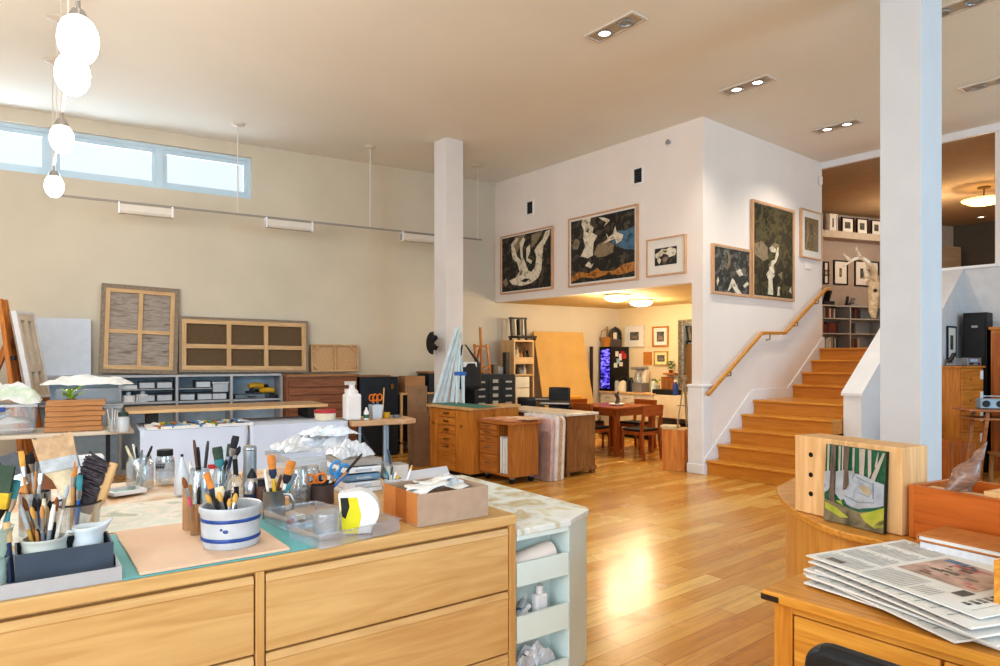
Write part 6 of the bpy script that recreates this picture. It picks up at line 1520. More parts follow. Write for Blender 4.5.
q = onz(250, 489, DZ + .008); t = thing('steel_thermos', 'tall grey steel cylinder behind the aluminium bottle', 'canister', q); MB().lathe([(0, 0), (.032, 0), (.032, .215), (.029, .22), (0, .22)]).build('cylinder_body', M_GREYM, t); MB().lathe([(.0325, .2), (.034, .205), (.0325, .21)]).build('rim', M_CHROME, t)
t = thing('mixing_stick', 'long pale wooden mixing stick standing behind the aluminium bottle', 'stick', q); p0 = q + V((-.05, .04, 0)); L = orient(t, p0, aty(249, 430, q.y)); MB().box(-.011, .011, -.003, .003, 0, L * .75).build('stick_body', M_PINE, t); MB().tube([(0, 0, L * .75), (0, 0, L)], [.006, .003], 8).build('handle', bm_('steel'), t)
# pewter mug
q = onz(274, 518.5, DZ + .002); t = thing('pewter_mug', 'small pewter mug with a ring handle full of orange tipped brushes', 'mug', q)
M_PEW = mat((150, 154, 156), .32, .85, var=.1, name='pewter')
MB().lathe([(0, 0), (.049, 0), (.047, .01), (.045, .06), (.044, .118), (.047, .122), (.043, .122), (.041, .01), (0, .008)]).build('mug_body', M_PEW, t)
MB().tube([(.044, -.01, .105), (.075, -.015, .105), (.09, -.018, .08), (.082, -.016, .045), (.046, -.01, .035)], .006, 8).build('handle', M_PEW, t)
for k, (px, py, kd, hc, bc, w, fc, lab) in enumerate(((271, 455, 'flat', 'yellow', 'orange', .016, 'navy', 'orange flat brush with a dark blue collar upright in the pewter mug'), (292, 461, 'flat', 'white', 'orange', .018, 'dark', 'orange flat brush leaning out of the pewter mug'), (294, 473, 'flat', 'white', 'steel', .015, 'teal', 'slate blue flat brush under the leaning orange one'), (281, 475, 'handle', 'brown', 'yellow', .01, None, 'short brown and yellow handle in the pewter mug'), (265, 470, 'handle', 'white', 'white', .01, None, 'white handle at the rim of the pewter mug'), (277, 482, 'flat', 'yellow', 'yellow', .012, None, 'yellow flat tool low in the pewter mug'))):
    brush(q + V((.012 * math.cos(k), .012 * math.sin(k), .01)), aty(px, py, q.y + .01 * (k % 3)), kd, hc, bc, lab, 'pewter mug', w, fc)
for k, (px, py, r, h, c, lab) in enumerate(((262, 505, .022, .1, 'brown', 'small brown bottle behind the pewter mug'), (299, 504, .045, .17, None, 'clear jar of bits behind the pewter mug, in front of the film heap'), (310, 497, .05, .15, None, 'wide clear jar next to the dark can of scissors'))):
    if c: t, q = jar(px, py, r, h, lab, M_BLACK, bm_(c), 'brown_bottle')
    else:
        t, q = jar(px, py, r, h, lab)
        MB().lathe([(0, .01), (r * .9, .01), (r * .9, h * .4), (0, h * .45)]).build('contents', splotch('jar_bits', [(110, 112, 118), (170, 172, 178), (80, 80, 90), (200, 200, 204)], 40, .4), t)
q = onz(270, 500, DZ + .004)
# dark can with scissors
q = onz(322, 503, DZ + .002); t = thing('dark_can', 'dark brown can of scissors and pens behind the clear trays', 'can', q)
MB().lathe([(0, 0), (.055, 0), (.055, .095), (.052, .095), (.05, .006), (0, .006)]).build('can_body', mat((84, 70, 70), .4, .2, var=.1, name='dark_can'), t); MB().lathe([(.055, .09), (.058, .094), (.055, .099), (.051, .094)]).build('rim', M_BLACK, t)
s_ = scissors(q + V((-.025, -.02, .01)), 25, 4, M_ORG, 'big orange handled scissors in the dark can', .95); s_.scale.z = .66
M_LBL = mat((60, 140, 200), .45, var=.05, name='light_blue_plastic')
s_ = scissors(q + V((.02, .0, .02)), 30, 4, M_LBL, 'pale blue handled scissors slanting out of the dark can', .9); s_.rotation_euler[1] = math.radians(24)
for k, (px, py, hc, bc, lab) in enumerate(((335, 468, 'steel', 'white', 'steel grey pen standing in the dark can'), (341, 463, 'cream', 'wood', 'cream wooden stick in the dark can'), (362, 454, 'black', 'wood', 'long black tipped brush slanting out of the dark can'), (320, 472, 'navy', 'navy', 'navy cap of a pen between the orange loops'), (345, 475, 'blue', 'blue', 'bright blue pen beside the pale blue scissors'))):
    brush(q + V((.01 * math.cos(k), .015 * math.sin(k), .01)), aty(px, py, q.y + .02), 'handle', hc, bc, lab, 'dark can')
# clear trays
def tray(px, py, deg, w, d, h, lab, m):
    q = onz(px, py, DZ + .002); t = thing('clear_tray', lab, 'tray', q, deg); b = MB(); th = .004
    b.box(0, w, 0, d, 0, th)
    for a in ((-.006, w + .006, -.006, 0), (-.006, w + .006, d, d + .006), (-.006, 0, 0, d), (w, w + .006, 0, d)): b.box(a[0], a[1], a[2], a[3], th, h)
    b.build('tray_body', m, t); b = MB()
    for a in ((-.012, w + .012, -.012, -.004), (-.012, w + .012, d + .004, d + .012), (-.012, -.004, -.004, d + .004), (w + .004, w + .012, -.004, d + .004)): b.box(a[0], a[1], a[2], a[3], h, h + .004)
    b.build('rim', m, t); return Frame(q.x, q.y, deg)
t1 = tray(288, 532, 44, .22, .19, .055, 'deep clear tray of oddments beside the pewter mug', M_PLAS)
t2 = tray(320, 550, 46, .34, .2, .05, 'wide clear tray at the dresser edge holding the yellow packet', M_PLAS)
for k, (x, y, c, lab) in enumerate(((.12, .13, 'white', 'white eraser lump in the deep clear tray'), (.05, .08, 'red', 'red and black clip in the deep clear tray'), (.08, .04, 'dark', 'dark bit lying in the deep clear tray'))):
    o = MB().box(-.02, .02, -.012, .012, 0, .02).build('small_clip', bm_(c), None, bevel=.005); place(o, t1.w(x, y, DZ + .008), 44 + 40 * k); tag(o, lab, 'clip')
q = t2.w(.1, .12, DZ + .008); t = thing('clear_cup', 'round clear lidded tub standing in the wide clear tray', 'tub', q); MB().lathe([(0, 0), (.048, 0), (.052, .085), (.049, .085), (.045, .004), (0, .004)]).build('tub_body', M_PLAS, t); MB().lathe([(0, .094), (.054, .094), (.055, .086), (0, .086)]).build('lid', M_PLAS, t)
q = t2.w(.22, .09, DZ + .008); t = thing('paper_packet', 'white rounded packet with a yellow and black printed end in the wide clear tray', 'packet', q, 8)
b = MB(); n = 10; w_, h_ = .082, .165
pr = [(-w_ * .7, 0), (w_ * .62, 0)] + [(w_ * (.66 + .34 * math.sin(PI * .5 * k / n)), .02 + .06 * k / n) for k in range(n + 1)] + [(w_ * math.cos(PI * .5 * k / n), .08 + (h_ - .08) * math.sin(PI * .5 * k / n)) for k in range(1, n + 1)] + [(-w_ * .9, h_ - .012)]
b.yprism(pr, -.03, .05); b.build('packet_body', mat((222, 222, 226), .5, var=.03, name='packet_white'), t, bevel=.004)
b = MB(); b.poly([(-.056, -.0315, .006), (-.0, -.0315, .0), (.014, -.0315, .07), (-.002, -.0315, .14), (-.066, -.0315, .138)]); b.build('printed_panel', mat((216, 206, 30), .5, var=.04, name='packet_yellow'), t)
b = MB(); b.poly([(-.064, -.0325, .14), (-.036, -.0325, .14), (-.03, -.0325, .105), (-.045, -.0325, .06), (-.058, -.0325, .07)]); b.box(-.03, -.024, -.0328, -.0322, .015, .02); b.build('printed_mark', M_BLACK, t)
# cardboard box with papers
KB = Frame(-.328, 2.68, DR.deg); t = thing('open_carton', 'open brown cardboard box full of loose white papers on the dresser corner', 'box', KB.w(0, 0, DZ + .002), KB.deg)
w_, d_, h_ = .343, .31, .13
M_CB1 = mat((178, 152, 132), .75, var=.03, scale=20, name='carton_grey_brown'); M_CB2 = mat((196, 128, 70), .75, var=.03, scale=20, name='carton_side_orange')
b = MB(); b.box(0, w_, 0, .005, 0, h_); b.box(0, w_, d_ - .005, d_, 0, h_); b.box(w_ - .005, w_, .005, d_ - .005, 0, h_); b.box(0, w_, .005, d_ - .005, 0, .005); b.build('carton_body', M_CB1, t)
MB().box(0.0, .005, .005, d_ - .005, .005, h_).build('carton_side', M_CB2, t); MB().box(-.0015, .0, .1, .19, 0, h_ + .001).build('packing_tape', mat((176, 106, 48), .4, var=.03, name='tape_brown'), t)
MB().add([(w_ * .3, d_ - .004, h_), (w_, d_ - .004, h_), (w_ + .0, d_ + .03, h_ + .04), (w_ * .45, d_ + .03, h_ + .035)], [(0, 1, 2, 3)]).build('flap', M_FILM, t)
for k, (x, y, w, d, dg, tilt, lab) in enumerate(((.05, .04, .18, .12, 20, 12, 'white envelope lying highest in the brown cardboard box'), (.02, .12, .12, .12, -20, 8, 'crumpled white sheet at the taped end of the brown cardboard box'), (.17, .07, .13, .15, 5, -6, 'white sheet in the middle of the brown cardboard box'), (.1, .16, .16, .1, -10, 4, 'white sheet at the back of the brown cardboard box'))):
    o = MB().grid(6, 6, lambda u, v: V((u * w, v * d, .008 * math.sin(u * 5 + k) + .006 * math.sin(v * 6)))).build('loose_paper', M_PAPER, None, solid=.0015); place(o, KB.w(x, y, DZ + .115 + .008 * k), KB.deg + dg); o.rotation_euler[1] = math.radians(-tilt); tag(o, lab, 'paper')
o = crumple(.07, .07, .03, 31, .012, 10).build('plastic_wrap', M_FILM); place(o, KB.w(.25, .2, DZ + .115), KB.deg); tag(o, 'crumpled clear wrap bulging from the brown cardboard box', 'plastic wrap')
t = thing('pencil', 'white pencil standing up behind the brown cardboard box', 'pencil', KB.w(-.0, .36, DZ)); p0 = KB.w(.07, .35, RZ + .002); L = orient(t, p0, aty(412, 465, p0.y)); MB().tube([(0, 0, 0), (0, 0, L - .02)], .005, 6).build('shaft', M_WHITE, t); MB().tube([(0, 0, L - .02), (0, 0, L)], [.005, .002], 6).build('tip', M_PINE, t)
# paper organiser, film heap, pen tub
OQ = DR.w(-.335, .82, DZ + .002); t = thing('paper_organiser', 'low white plastic drawer organiser with a grey-brown top, beyond the clear trays', 'organiser', OQ, DR.deg - 4)
MB().box(-.1, .1, 0, .3, 0, .02).build('base', M_WHITE, t)
for k in range(3):
    z = .022 + k * .038
    d = MB().box(-.097, .097, .004, .29, z, z + .03).build('drawer', (M_WHITE, mat((120, 150, 176), .45, var=.05, name='blue_grey_plastic'), M_WHITE)[k], t, bevel=.004)
    MB().box(-.04, .04, -.006, .004, z + .01, z + .02).build('pull', M_MILK, d)
MB().box(-.1, .1, 0, .3, .136, .162).build('top_panel', mat((160, 152, 146), .6, var=.04, name='grey_brown_panel'), t)
FQ = DR.w(-.34, 1.42, DZ + .002); b1 = bin_(FQ, DR.deg, .23, .19, .13, 'long clear bin heaped with plastic film behind the jars', M_PLAS, (200, 206, 214))
o = crumple(.23, .18, .05, 41, .016, 18).build('film_heap', M_FILM); place(o, FQ + V((0, 0, .165)), DR.deg); tag(o, 'heap of crumpled clear plastic film on the long clear bin', 'plastic film')
o = crumple(.1, .12, .05, 43, .014, 14).build('film_heap', M_FILM); place(o, DR.w(-.335, 1.0, DZ + .175), DR.deg); tag(o, 'smaller crumpled film bag on the white drawer organiser', 'plastic film')
o = crumple(.15, .11, .03, 47, .012, 12).build('film_heap', mat((214, 220, 230), .5, var=.04, name='white_film')); place(o, FQ + V((.06, .02, .24)), DR.deg); tag(o, 'whiter crumpled sheet on top of the long clear bin', 'plastic film')
t = thing('plastic_spoon', 'white oval spoon sticking up behind the film heap', 'spoon', FQ); p0 = FQ + V((-.05, -.05, .18)); L = orient(t, p0, aty(308, 441, FQ.y - .1)); MB().tube([(0, 0, 0), (0, 0, L - .03)], .005, 6).build('handle', M_WHITE, t); MB().ball((0, 0, L), .036, .012, .028).build('bowl', M_WHITE, t)
q = DR.w(-.2, .76, DZ + .002); t = thing('pen_tub', 'clear tub of dark and green pens behind the brown cardboard box', 'tub', q); MB().lathe([(0, 0), (.045, 0), (.048, .065), (.045, .065), (.042, .005), (0, .005)]).build('tub_body', M_MILK, t)
for k, (px, py, hc, bc, lab) in enumerate(((388, 449, 'navy', 'steel', 'tall navy pen in the clear pen tub'), (383, 467, 'green', 'white', 'green capped pen in the clear pen tub'), (386, 471, 'teal', 'navy', 'teal pen in the clear pen tub'), (392, 466, 'dark', 'white', 'dark pen in the clear pen tub'), (396, 472, 'white', 'silver', 'white pen in the clear pen tub'), (399, 475, 'yellow', 'white', 'yellow capped pen in the clear pen tub'), (381, 476, 'black', 'black', 'short black pen at the rim of the clear pen tub'))):
    brush(q + V((.012 * math.cos(k), .012 * math.sin(k), .01)), aty(px, py, q.y), 'handle', hc, bc, lab, 'clear pen tub')
# ================================================================ NEWSPAPER DESK AND CURVED COUNTER
KZ = .75
M_DKO = wood((190, 124, 44), (222, 162, 74), 'x', 2.2, .32, 14, 'desk_honey_oak', coat=.2); M_DKOV = wood((184, 116, 42), (214, 150, 66), 'z', 2.2, .35, 14, 'desk_honey_oak_upright')
t = thing('writing_desk', 'honey oak writing desk stacked with newspapers beside the curved counter', 'desk', DK.w(0, 0), DK.deg)
MB().box(0, 1.5, 0, .6, KZ - .035, KZ).build('desk_top', M_DKO, t, bevel=.006)
MB().box(.0, .06, -.001, .02, KZ - .03, KZ - .012).build('dark_end_cap', M_DK, t)
for x in (.03, 1.4):
    for y in (.03, .51): MB().box(x, x + .06, y, y + .06, 0, KZ - .036).build('leg', M_DKOV, t)
MB().box(.091, 1.399, .56, .575, .25, KZ - .036).build('back_panel', M_DKOV, t); MB().box(.035, .05, .091, .509, .25, KZ - .036).build('side_panel', M_DKOV, t)
MB().box(.091, 1.399, .03, .05, KZ - .06, KZ - .036).build('rail', M_DKO, t)
for k, (x0, x1, z0, z1) in enumerate(((.095, .5, .52, KZ - .064), (.095, .5, .28, .51), (.51, 1.0, .58, KZ - .064), (1.01, 1.395, .52, KZ - .064), (1.01, 1.395, .28, .51))):
    d = MB().box(x0, x1, .028, .06, z0, z1).build('drawer', M_DKO, t, bevel=.004); m = (x0 + x1) / 2
    for kx in ((x0 + .08, x1 - .08) if x1 - x0 > .39 else (m,)):
        MB().tube([(kx, .028, (z0 + z1) / 2), (kx, .012, (z0 + z1) / 2), (kx, .002, (z0 + z1) / 2)], [.006, .014, .011], 12).build('knob', M_BRASS if k < 2 else M_DK, d)
# upright box side at the picture edge
q = onz(992, 640, KZ); o = MB().box(0, .3, 0, .02, 0, .2).build('wooden_box', M_DKO, None, bevel=.003)
f = DK.loc(onz(993, 636, KZ)); place(o, DK.w(f[0] + .015, f[1] + .02, KZ + .001), 35); tag(o, 'honey wood box panel standing on the desk beside the newspapers', 'box')
# newspapers
M_NEWS = mat((222, 220, 216), .75, var=.03, scale=10, name='newsprint'); M_INK = mat((172, 170, 168), .8, var=.08, scale=40, name='ink_grey'); M_INKD = mat((104, 98, 92), .8, var=.12, scale=40, name='ink_dark')
NF = Frame(1.035, 2.25, -69)     # corner of the top paper; x runs towards the camera's right, y away
def newspaper(x, y, z, w, h, deg, th, lab, curl=.012, printed=False, seed=1):
    rnd = random.Random(seed)
    def top(u, v): return V((u * w, v * h, th + curl * (1 - u) ** 2 * (.4 + .6 * v) + .004 * math.sin(u * 3)))
    b = MB()
    n = 10; vs = []
    b.grid(n, n, top)
    b.grid(n, n, lambda u, v: top(u, v) - V((0, 0, th)))
    for a in (lambda s: (s, 0), lambda s: (s, 1), lambda s: (0, s), lambda s: (1, s)):
        b.grid(n, 1, lambda u, v, a=a: top(*a(u)) - V((0, 0, th * (1 - v))), smooth=False)
    ink = lambda u0, u1, v0, v1, m: b.grid(8, 2, lambda u, v: top(u0 + (u1 - u0) * u, v0 + (v1 - v0) * v) + V((0, 0, .0012)), m)
    # the paper lies with its masthead towards the far x end
    if printed:
        ink(.84, .9, .5, .52, 2)
        x0 = .12
        for k in range(9):      # masthead letters, illegible in the photograph
            v0 = .12 + k * .062
            for s in range(3):
                du = rnd.uniform(0, .03)
                ink(.845 + .0, .9 - du, v0 + s * .014, v0 + s * .014 + .007, 2)
            ink(.87 + rnd.uniform(-.02, .02), .882 + rnd.uniform(-.02, .02), v0, v0 + .04, 2)
        ink(.93, .934, .06, .92, 1)
        ink(.36, .78, .36, .86, 3)
        for k in range(26):
            u0 = rnd.uniform(.42, .72); v0 = rnd.uniform(.4, .8); ink(u0, u0 + rnd.uniform(.02, .07), v0, v0 + rnd.uniform(.015, .05), rnd.choice((2, 4, 5, 4)))
        ink(.38, .5, .78, .85, 6); ink(.46, .6, .72, .8, 5)
        ink(.74, .8, .22, .34, 2)
        for k in range(6): ink(.62 + .02 * k, .626 + .02 * k, .05, .2, 1)
        for c in range(4):
            for k in range(16): ink(.04 + .018 * k, .046 + .018 * k, .04 + .24 * c, .24 + .24 * c - rnd.uniform(0, .05), 1)
        for k in range(13): ink(.36 + .019 * k, .366 + .019 * k, .03, .3, 1)
        ink(.1, .2, .06, .12, 4)
    else:
        for c in range(2):
            for k in range(10): ink(.05 + .09 * k, .06 + .09 * k, .03 + .06 * c, .08 + .06 * c, 1)
    o = b.build('newspaper', [M_NEWS, M_INK, M_INKD, mat((188, 160, 146), .8, var=.14, scale=20, name='photo_dusty_pink'), mat((110, 92, 76), .8, var=.2, scale=40, name='photo_brown'), mat((190, 120, 116), .8, var=.15, name='photo_red'), mat((110, 130, 160), .8, var=.1, name='photo_blue')])
    place(o, NF.w(x, y, z), NF.deg + deg); tag(o, lab, 'newspaper', 'newspapers piled on the desk')
    return o
NP = [(.03, -.05, .58, .42, 8, .006, 'lowest newspaper of the pile, edge showing on the desk'), (-.02, .0, .56, .44, -6, .006, 'second newspaper from the bottom of the pile'), (.03, -.04, .58, .4, 3, .007, 'third newspaper up, jutting out over the desk front'),
      (.0, -.02, .57, .43, 9, .006, 'newspaper in the middle of the pile, turned a little'), (.04, -.015, .55, .4, -4, .006, 'newspaper just above the middle of the pile'), (-.01, .01, .57, .42, 4, .006, 'newspaper third from the top of the pile'), (.02, -.01, .56, .43, -5, .006, 'newspaper directly under the top one')]
z = KZ + .003
for k, (x, y, w, h, dg, th, lab) in enumerate(NP):
    newspaper(x, y, z, w, h, dg, th, lab, .012, False, k); z += th + .004
newspaper(-.005, -.005, z + .004, .57, .46, 0, .004, 'top newspaper with a big dusty pink front page photograph', .014, True, 11)
# black chair in front
ch = DK.w(-.02, -.42)
t = thing('desk_chair', 'black padded chair drawn up to the newspaper desk, only its back showing', 'chair', DK.w(.665, -.19), DK.deg)
MB().box(-.22, .22, -.34, .1, .42, .49).build('seat', M_LEATH, t, bevel=.03, seg=3)
b = MB(); n = 12; w_ = .235
out = [(-w_, .56)] + [(-w_ + .05 - .05 * math.cos(PI / 2 * k / 5), .83 + .05 * math.sin(PI / 2 * k / 5)) for k in range(6)] + [(w_ - .05 + .05 * math.sin(PI / 2 * k / 5), .83 + .05 * math.cos(PI / 2 * k / 5)) for k in range(6)] + [(w_, .56)]
b.yprism(out, -.4, -.345); b.build('backrest', M_LEATH, t, bevel=.018, seg=3)
for sx in (-1, 1):
    MB().bar((sx * .16, -.33, .45), (sx * .16, -.37, .6), .03, .03).build('back_bracket', M_BLACK, t)
    for y in (-.3, .06): MB().tube([(sx * .18, y, .42), (sx * .2, y * 1.1, 0)], .014, 8).build('leg', M_BLACK, t)
# curved counter
CZ = .80
rim_px = [(776.6, 486.5), (778, 494), (784, 501), (792, 508), (800.6, 514), (817, 522.5), (834, 529), (852, 534), (871, 538), (889, 542.5), (908, 547), (930, 553), (958, 561), (985, 568)]
rim = [onz(px, py, CZ).xy for px, py in rim_px]
d = (rim[-1] - rim[-3]).normalized(); d = V((.632, -.775)); rim.append(rim[-1] + d * .6 + V((.03, .02))); rim.append(rim[-1] + d * .5)
inn = []
ctr = V((2.75, 3.15))
back = [rim[0] + V((.25, .32)), V((2.4, 3.55)), V((3.3, 2.6)), rim[-1] + V((.75, .75))]
t = thing('curved_counter', 'honey oak counter with a curved front and overhanging rim, holding box and tray', 'counter', (0, 0, 0))
top = [tuple(p) for p in rim] + [tuple(p) for p in back[::-1]]
MB().prism(top, CZ - .03, CZ).build('counter_top', M_DKO, t, bevel=.006)
c = V((2.0, 2.6))
body = [tuple(p + (c - p).normalized() * .06) for p in rim] + [tuple(p + (c - p).normalized() * .06) for p in back[::-1]]
MB().prism(body, 0, CZ - .031).build('curved_panel', wood((196, 130, 54), (224, 164, 84), 'z', 1.6, .36, 12, 'curved_oak_panel', coat=.15), t)
# block box with the forest painting
q = onz(795, 510.5, CZ); BXF = Frame(q.x, q.y, -63.7)
t = thing('display_box', 'tall pale wooden box with three round holes, standing on the curved counter', 'box', BXF.w(0, 0, CZ + .002), BXF.deg)
M_PB = wood((206, 158, 104), (228, 186, 136), 'z', 2.2, .5, 12, 'pale_birch', coat=.05)
W_, D_, h_ = .5, .165, .345
MB().box(0, W_, 0, D_, 0, h_).build('box_body', M_PB, t, bevel=.003)
for z in (.09, .175, .265): MB().tube([(.085, -.0012, z), (.085, .003, z)], .011, 14).build('hole', mat((26, 18, 14), .8, name='hole_dark'), t)
# painting
t = thing('forest_painting', 'small unframed canvas of grey boulders and tree trunks leaning on the pale box', 'painting', BXF.w(.182, -.042, CZ + .003), BXF.deg)
t.rotation_euler[0] = -math.radians(3)
w_, h_ = .27, .325
MB().box(0, w_, .003, .02, 0, h_).build('canvas_edge', mat((20, 20, 22), .5, name='black_canvas_edge'), t)
PM = [splotch('painted_forest_green', [(16, 60, 46), (30, 96, 66), (20, 74, 50), (60, 120, 80)], 14, .5), splotch('painted_boulder', [(130, 138, 150), (168, 172, 180), (150, 150, 150), (190, 190, 192)], 10, .5), splotch('painted_trunk', [(70, 56, 46), (110, 92, 80), (88, 70, 58)], 14, .5, stretch=(3, 1, .5)),
      splotch('painted_pale_trunk', [(140, 126, 116), (176, 164, 152), (150, 138, 128)], 14, .5), splotch('painted_moss', [(90, 110, 40), (150, 160, 50), (176, 170, 70), (80, 84, 46)], 12, .5), mat((128, 134, 142), .6, var=.1, name='painted_crack'), splotch('painted_ground', [(90, 80, 60), (130, 118, 90), (70, 66, 50)], 14, .5), mat((176, 160, 130), .6, var=.1, name='painted_tan_patch')]
b = MB(); b.box(0, w_, 0, .003, 0, h_, 0); e = [0]
def pp_(m, pts):
    e[0] += 1; b.poly([(u * w_, -.0006 * e[0] * .5, v * h_) for u, v in pts], m)
pp_(6, [(0, 0), (0, .28), (.3, .24), (.6, .2), (1, .28), (1, 0)])
pp_(4, [(.02, .16), (.02, .24), (.2, .2), (.44, .1), (.3, .08)]); pp_(4, [(.62, .18), (.8, .24), (1, .32), (1, .08), (.86, .04), (.7, .1)]); pp_(4, [(.2, .28), (.3, .3), (.34, .24)])
for x, w in ((.04, .03), (.24, .03), (.3, .02), (.48, .03)): pp_(3, [(x, .6), (x - .01, 1), (x + w, 1), (x + w, .6)])
pp_(3, [(.6, .62), (.58, 1), (.68, 1), (.67, .62)]); pp_(3, [(.74, .62), (.72, 1), (.78, 1), (.79, .7)]); pp_(3, [(.76, .6), (.84, .76), (.96, .98), (1, .98), (.9, .74), (.84, .6)]); pp_(3, [(.84, .8), (.88, .98), (.9, .98), (.87, .78)])
pp_(1, [(0, .36), (0, .64), (.1, .66), (.12, .5), (.08, .4)]); pp_(1, [(.2, .38), (.2, .66), (.34, .7), (.52, .7), (.5, .4), (.3, .3)])
pp_(1, [(.34, .4), (.42, .52), (.54, .68), (.66, .67), (.86, .62), (1, .6), (1, .34), (.88, .3), (.6, .24), (.42, .26), (.36, .32)])
pp_(7, [(.6, .52), (.68, .56), (.8, .5), (.78, .42), (.66, .46)])
for l in ([(.36, .38), (.6, .33), (.86, .36), (.86, .35), (.6, .315), (.36, .365)], [(.6, .45), (.78, .42), (.78, .41), (.6, .44)], [(.84, .6), (.85, .4), (.83, .4), (.82, .6)], [(.56, .64), (.82, .58), (.82, .57), (.56, .625)], [(.5, .66), (.54, .68), (.48, .58)], [(.3, .3), (.5, .25), (.7, .24), (.5, .235)]): pp_(5, l)
pp_(2, [(.1, .3), (.12, 1), (.2, 1), (.2, .32), (.22, .26), (.14, .26)]); pp_(2, [(.34, .44), (.35, .7), (.34, 1), (.43, 1), (.42, .7), (.44, .54), (.4, .46)])
b.build('painted_face', PM, t)
# reddish tray box with the bird
q = BXF.w(.519, .012); TBF = Frame(q.x, q.y, -62.5)
t = thing('wooden_tray', 'open reddish cherry wood tray box on the curved counter, holding the carved bird', 'tray', TBF.w(0, 0, CZ + .002), TBF.deg)
M_RED = wood((164, 82, 28), (196, 108, 44), 'x', 1.6, .35, 14, 'red_cherry', coat=.2); M_REDV = wood((172, 92, 36), (200, 116, 52), 'z', 1.6, .35, 14, 'red_cherry_upright')
W_, D_, h_ = .8, .32, .205
MB().box(.02, W_, 0, .016, 0, h_).build('front_panel', M_RED, t, bevel=.002); MB().box(0, .02, .0, D_, 0, h_).build('end_panel', M_REDV, t, bevel=.002)
MB().box(.02, W_, D_ - .016, D_, 0, h_).build('back_panel', M_RED, t); MB().box(W_ + .0005, W_ + .02, 0, D_, 0, h_).build('end_panel', M_REDV, t, bevel=.002); MB().box(.02, W_, .0162, D_ - .0162, 0, .012).build('base_panel', M_RED, t)
MB().box(.0201, W_, .0165, D_ - .0165, h_ - .06, h_ - .045).build('inner_shelf', M_CARD, t)
o = MB().box(.03, .24, .04, .11, 0, .035).build('wooden_block', M_PINEH, None, bevel=.003); place(o, TBF.w(0, 0, CZ + .002 + h_ - .0445), TBF.deg); tag(o, 'pale wooden strip lying along the tray box beside the bird', 'wood block')
o = MB().box(.25, .62, .03, .16, 0, .06).build('wooden_block', M_PB, None, bevel=.003); place(o, TBF.w(0, 0, CZ + .002 + h_ - .0445), TBF.deg); tag(o, 'thick pale wooden block in the tray box in front of the bird', 'wood block')
bz = CZ + .002 + h_ - .044
t = thing('carved_bird', 'carved brown wooden bird looking up, standing in the tray box', 'sculpture', TBF.w(.2, .2, bz), TBF.deg + 50)
B0 = aty(962, 490, TBF.w(.2, .2).y); sc = B0.y / 670
M_BRD = wood((104, 74, 62), (160, 126, 110), 'x', 6, .35, 8, 'carved_walnut', coat=.2)
P = lambda px, py, y=0: V(((px - 962) * sc, y, (490 - py) * sc + .005))
t.rotation_euler[2] = 0; t.location = (B0.x, B0.y, bz)
b = MB(); b.tube([P(936, 490), P(943, 486), P(950, 481), P(957, 475), P(963, 469), P(969, 463), P(974, 456), P(977, 450.5), P(979, 446), P(982.5, 441), P(987, 433)], [.004, .009, .018, .032, .045, .043, .027, .018, .02, .011, .002], 16, flat=.8)
b.build('bird_body', M_BRD, t)
b = MB(); b.tube([P(940, 493), P(950, 488), P(962, 483), P(970, 476)], [.004, .014, .018, .01], 10); b.build('wing', M_BRD, t)
b = MB()
for y in (-.012, .018): b.tube([P(966, 476, y), P(970, 484, y), P(972, 491, y)], .005, 6)
b.build('leg', mat((150, 150, 156), .3, .7, name='bird_leg_metal'), t)
MB().box(P(952, 0).x, P(978, 0).x, -.04, .04, 0, .006).build('base', M_DK, t)
t = thing('metal_clamp', 'small bronze fitting lying at the end of the tray box', 'tool', TBF.w(.5, .2, bz + .004), TBF.deg)
MB().tube([(-.08, 0, .012), (.04, 0, .014), (.08, .01, .05)], [.01, .012, .014], 8).build('arm', mat((140, 110, 80), .35, .7, name='bronze_fitting'), t); MB().ball((.09, .01, .06), .02).build('ball_end', M_CHROME, t)
# books
q = onz(925, 559, CZ); BKF = Frame(q.x - .028, q.y - .012, -60.5)
for k, (x, y, w, d, h, z, m, lab) in enumerate(((0, 0, .34, .2, .033, 0, M_PAPER, 'thick white ring binder lowest on the counter rim'), (.0, .004, .33, .19, .028, .0345, M_PAPER, 'white paper block under the brown leather book'), (-.004, .0, .34, .2, .024, .064, None, 'brown leather bound book on top of the white paper stack'))):
    if m:
        o = MB().box(0, w, 0, d, 0, h).build('binder', mat((216 - 4 * k, 218 - 4 * k, 224 - 4 * k), .6, var=.03, scale=60, name='page_white_%d' % k), None, bevel=.002); place(o, BKF.w(x, y, CZ + .002 + z), BKF.deg + k * 1.5); tag(o, lab, 'book')
    else:
        t = thing('leather_book', lab, 'book', BKF.w(x, y, CZ + .002 + z), BKF.deg + 3); M_LB = mat((182, 116, 60), .5, var=.06, scale=20, name='brown_leather')
        b = MB(); b.box(0, w, 0, d, h - .006, h); b.box(0, w, 0, d, 0, .005); b.box(-.006, .0, 0, d, 0, h); b.build('cover', M_LB, t, bevel=.002); MB().box(.001, w - .008, .006, d - .006, .0052, h - .0062).build('pages', M_PAPER, t)
o = MB().box(.1, .14, -.006, -.001, .004, .03).build('binder_clip', M_BLACK, None, bevel=.002); place(o, BKF.w(-.02, .0, CZ + .003), BKF.deg); tag(o, 'black clip on the front of the white ring binder', 'clip')

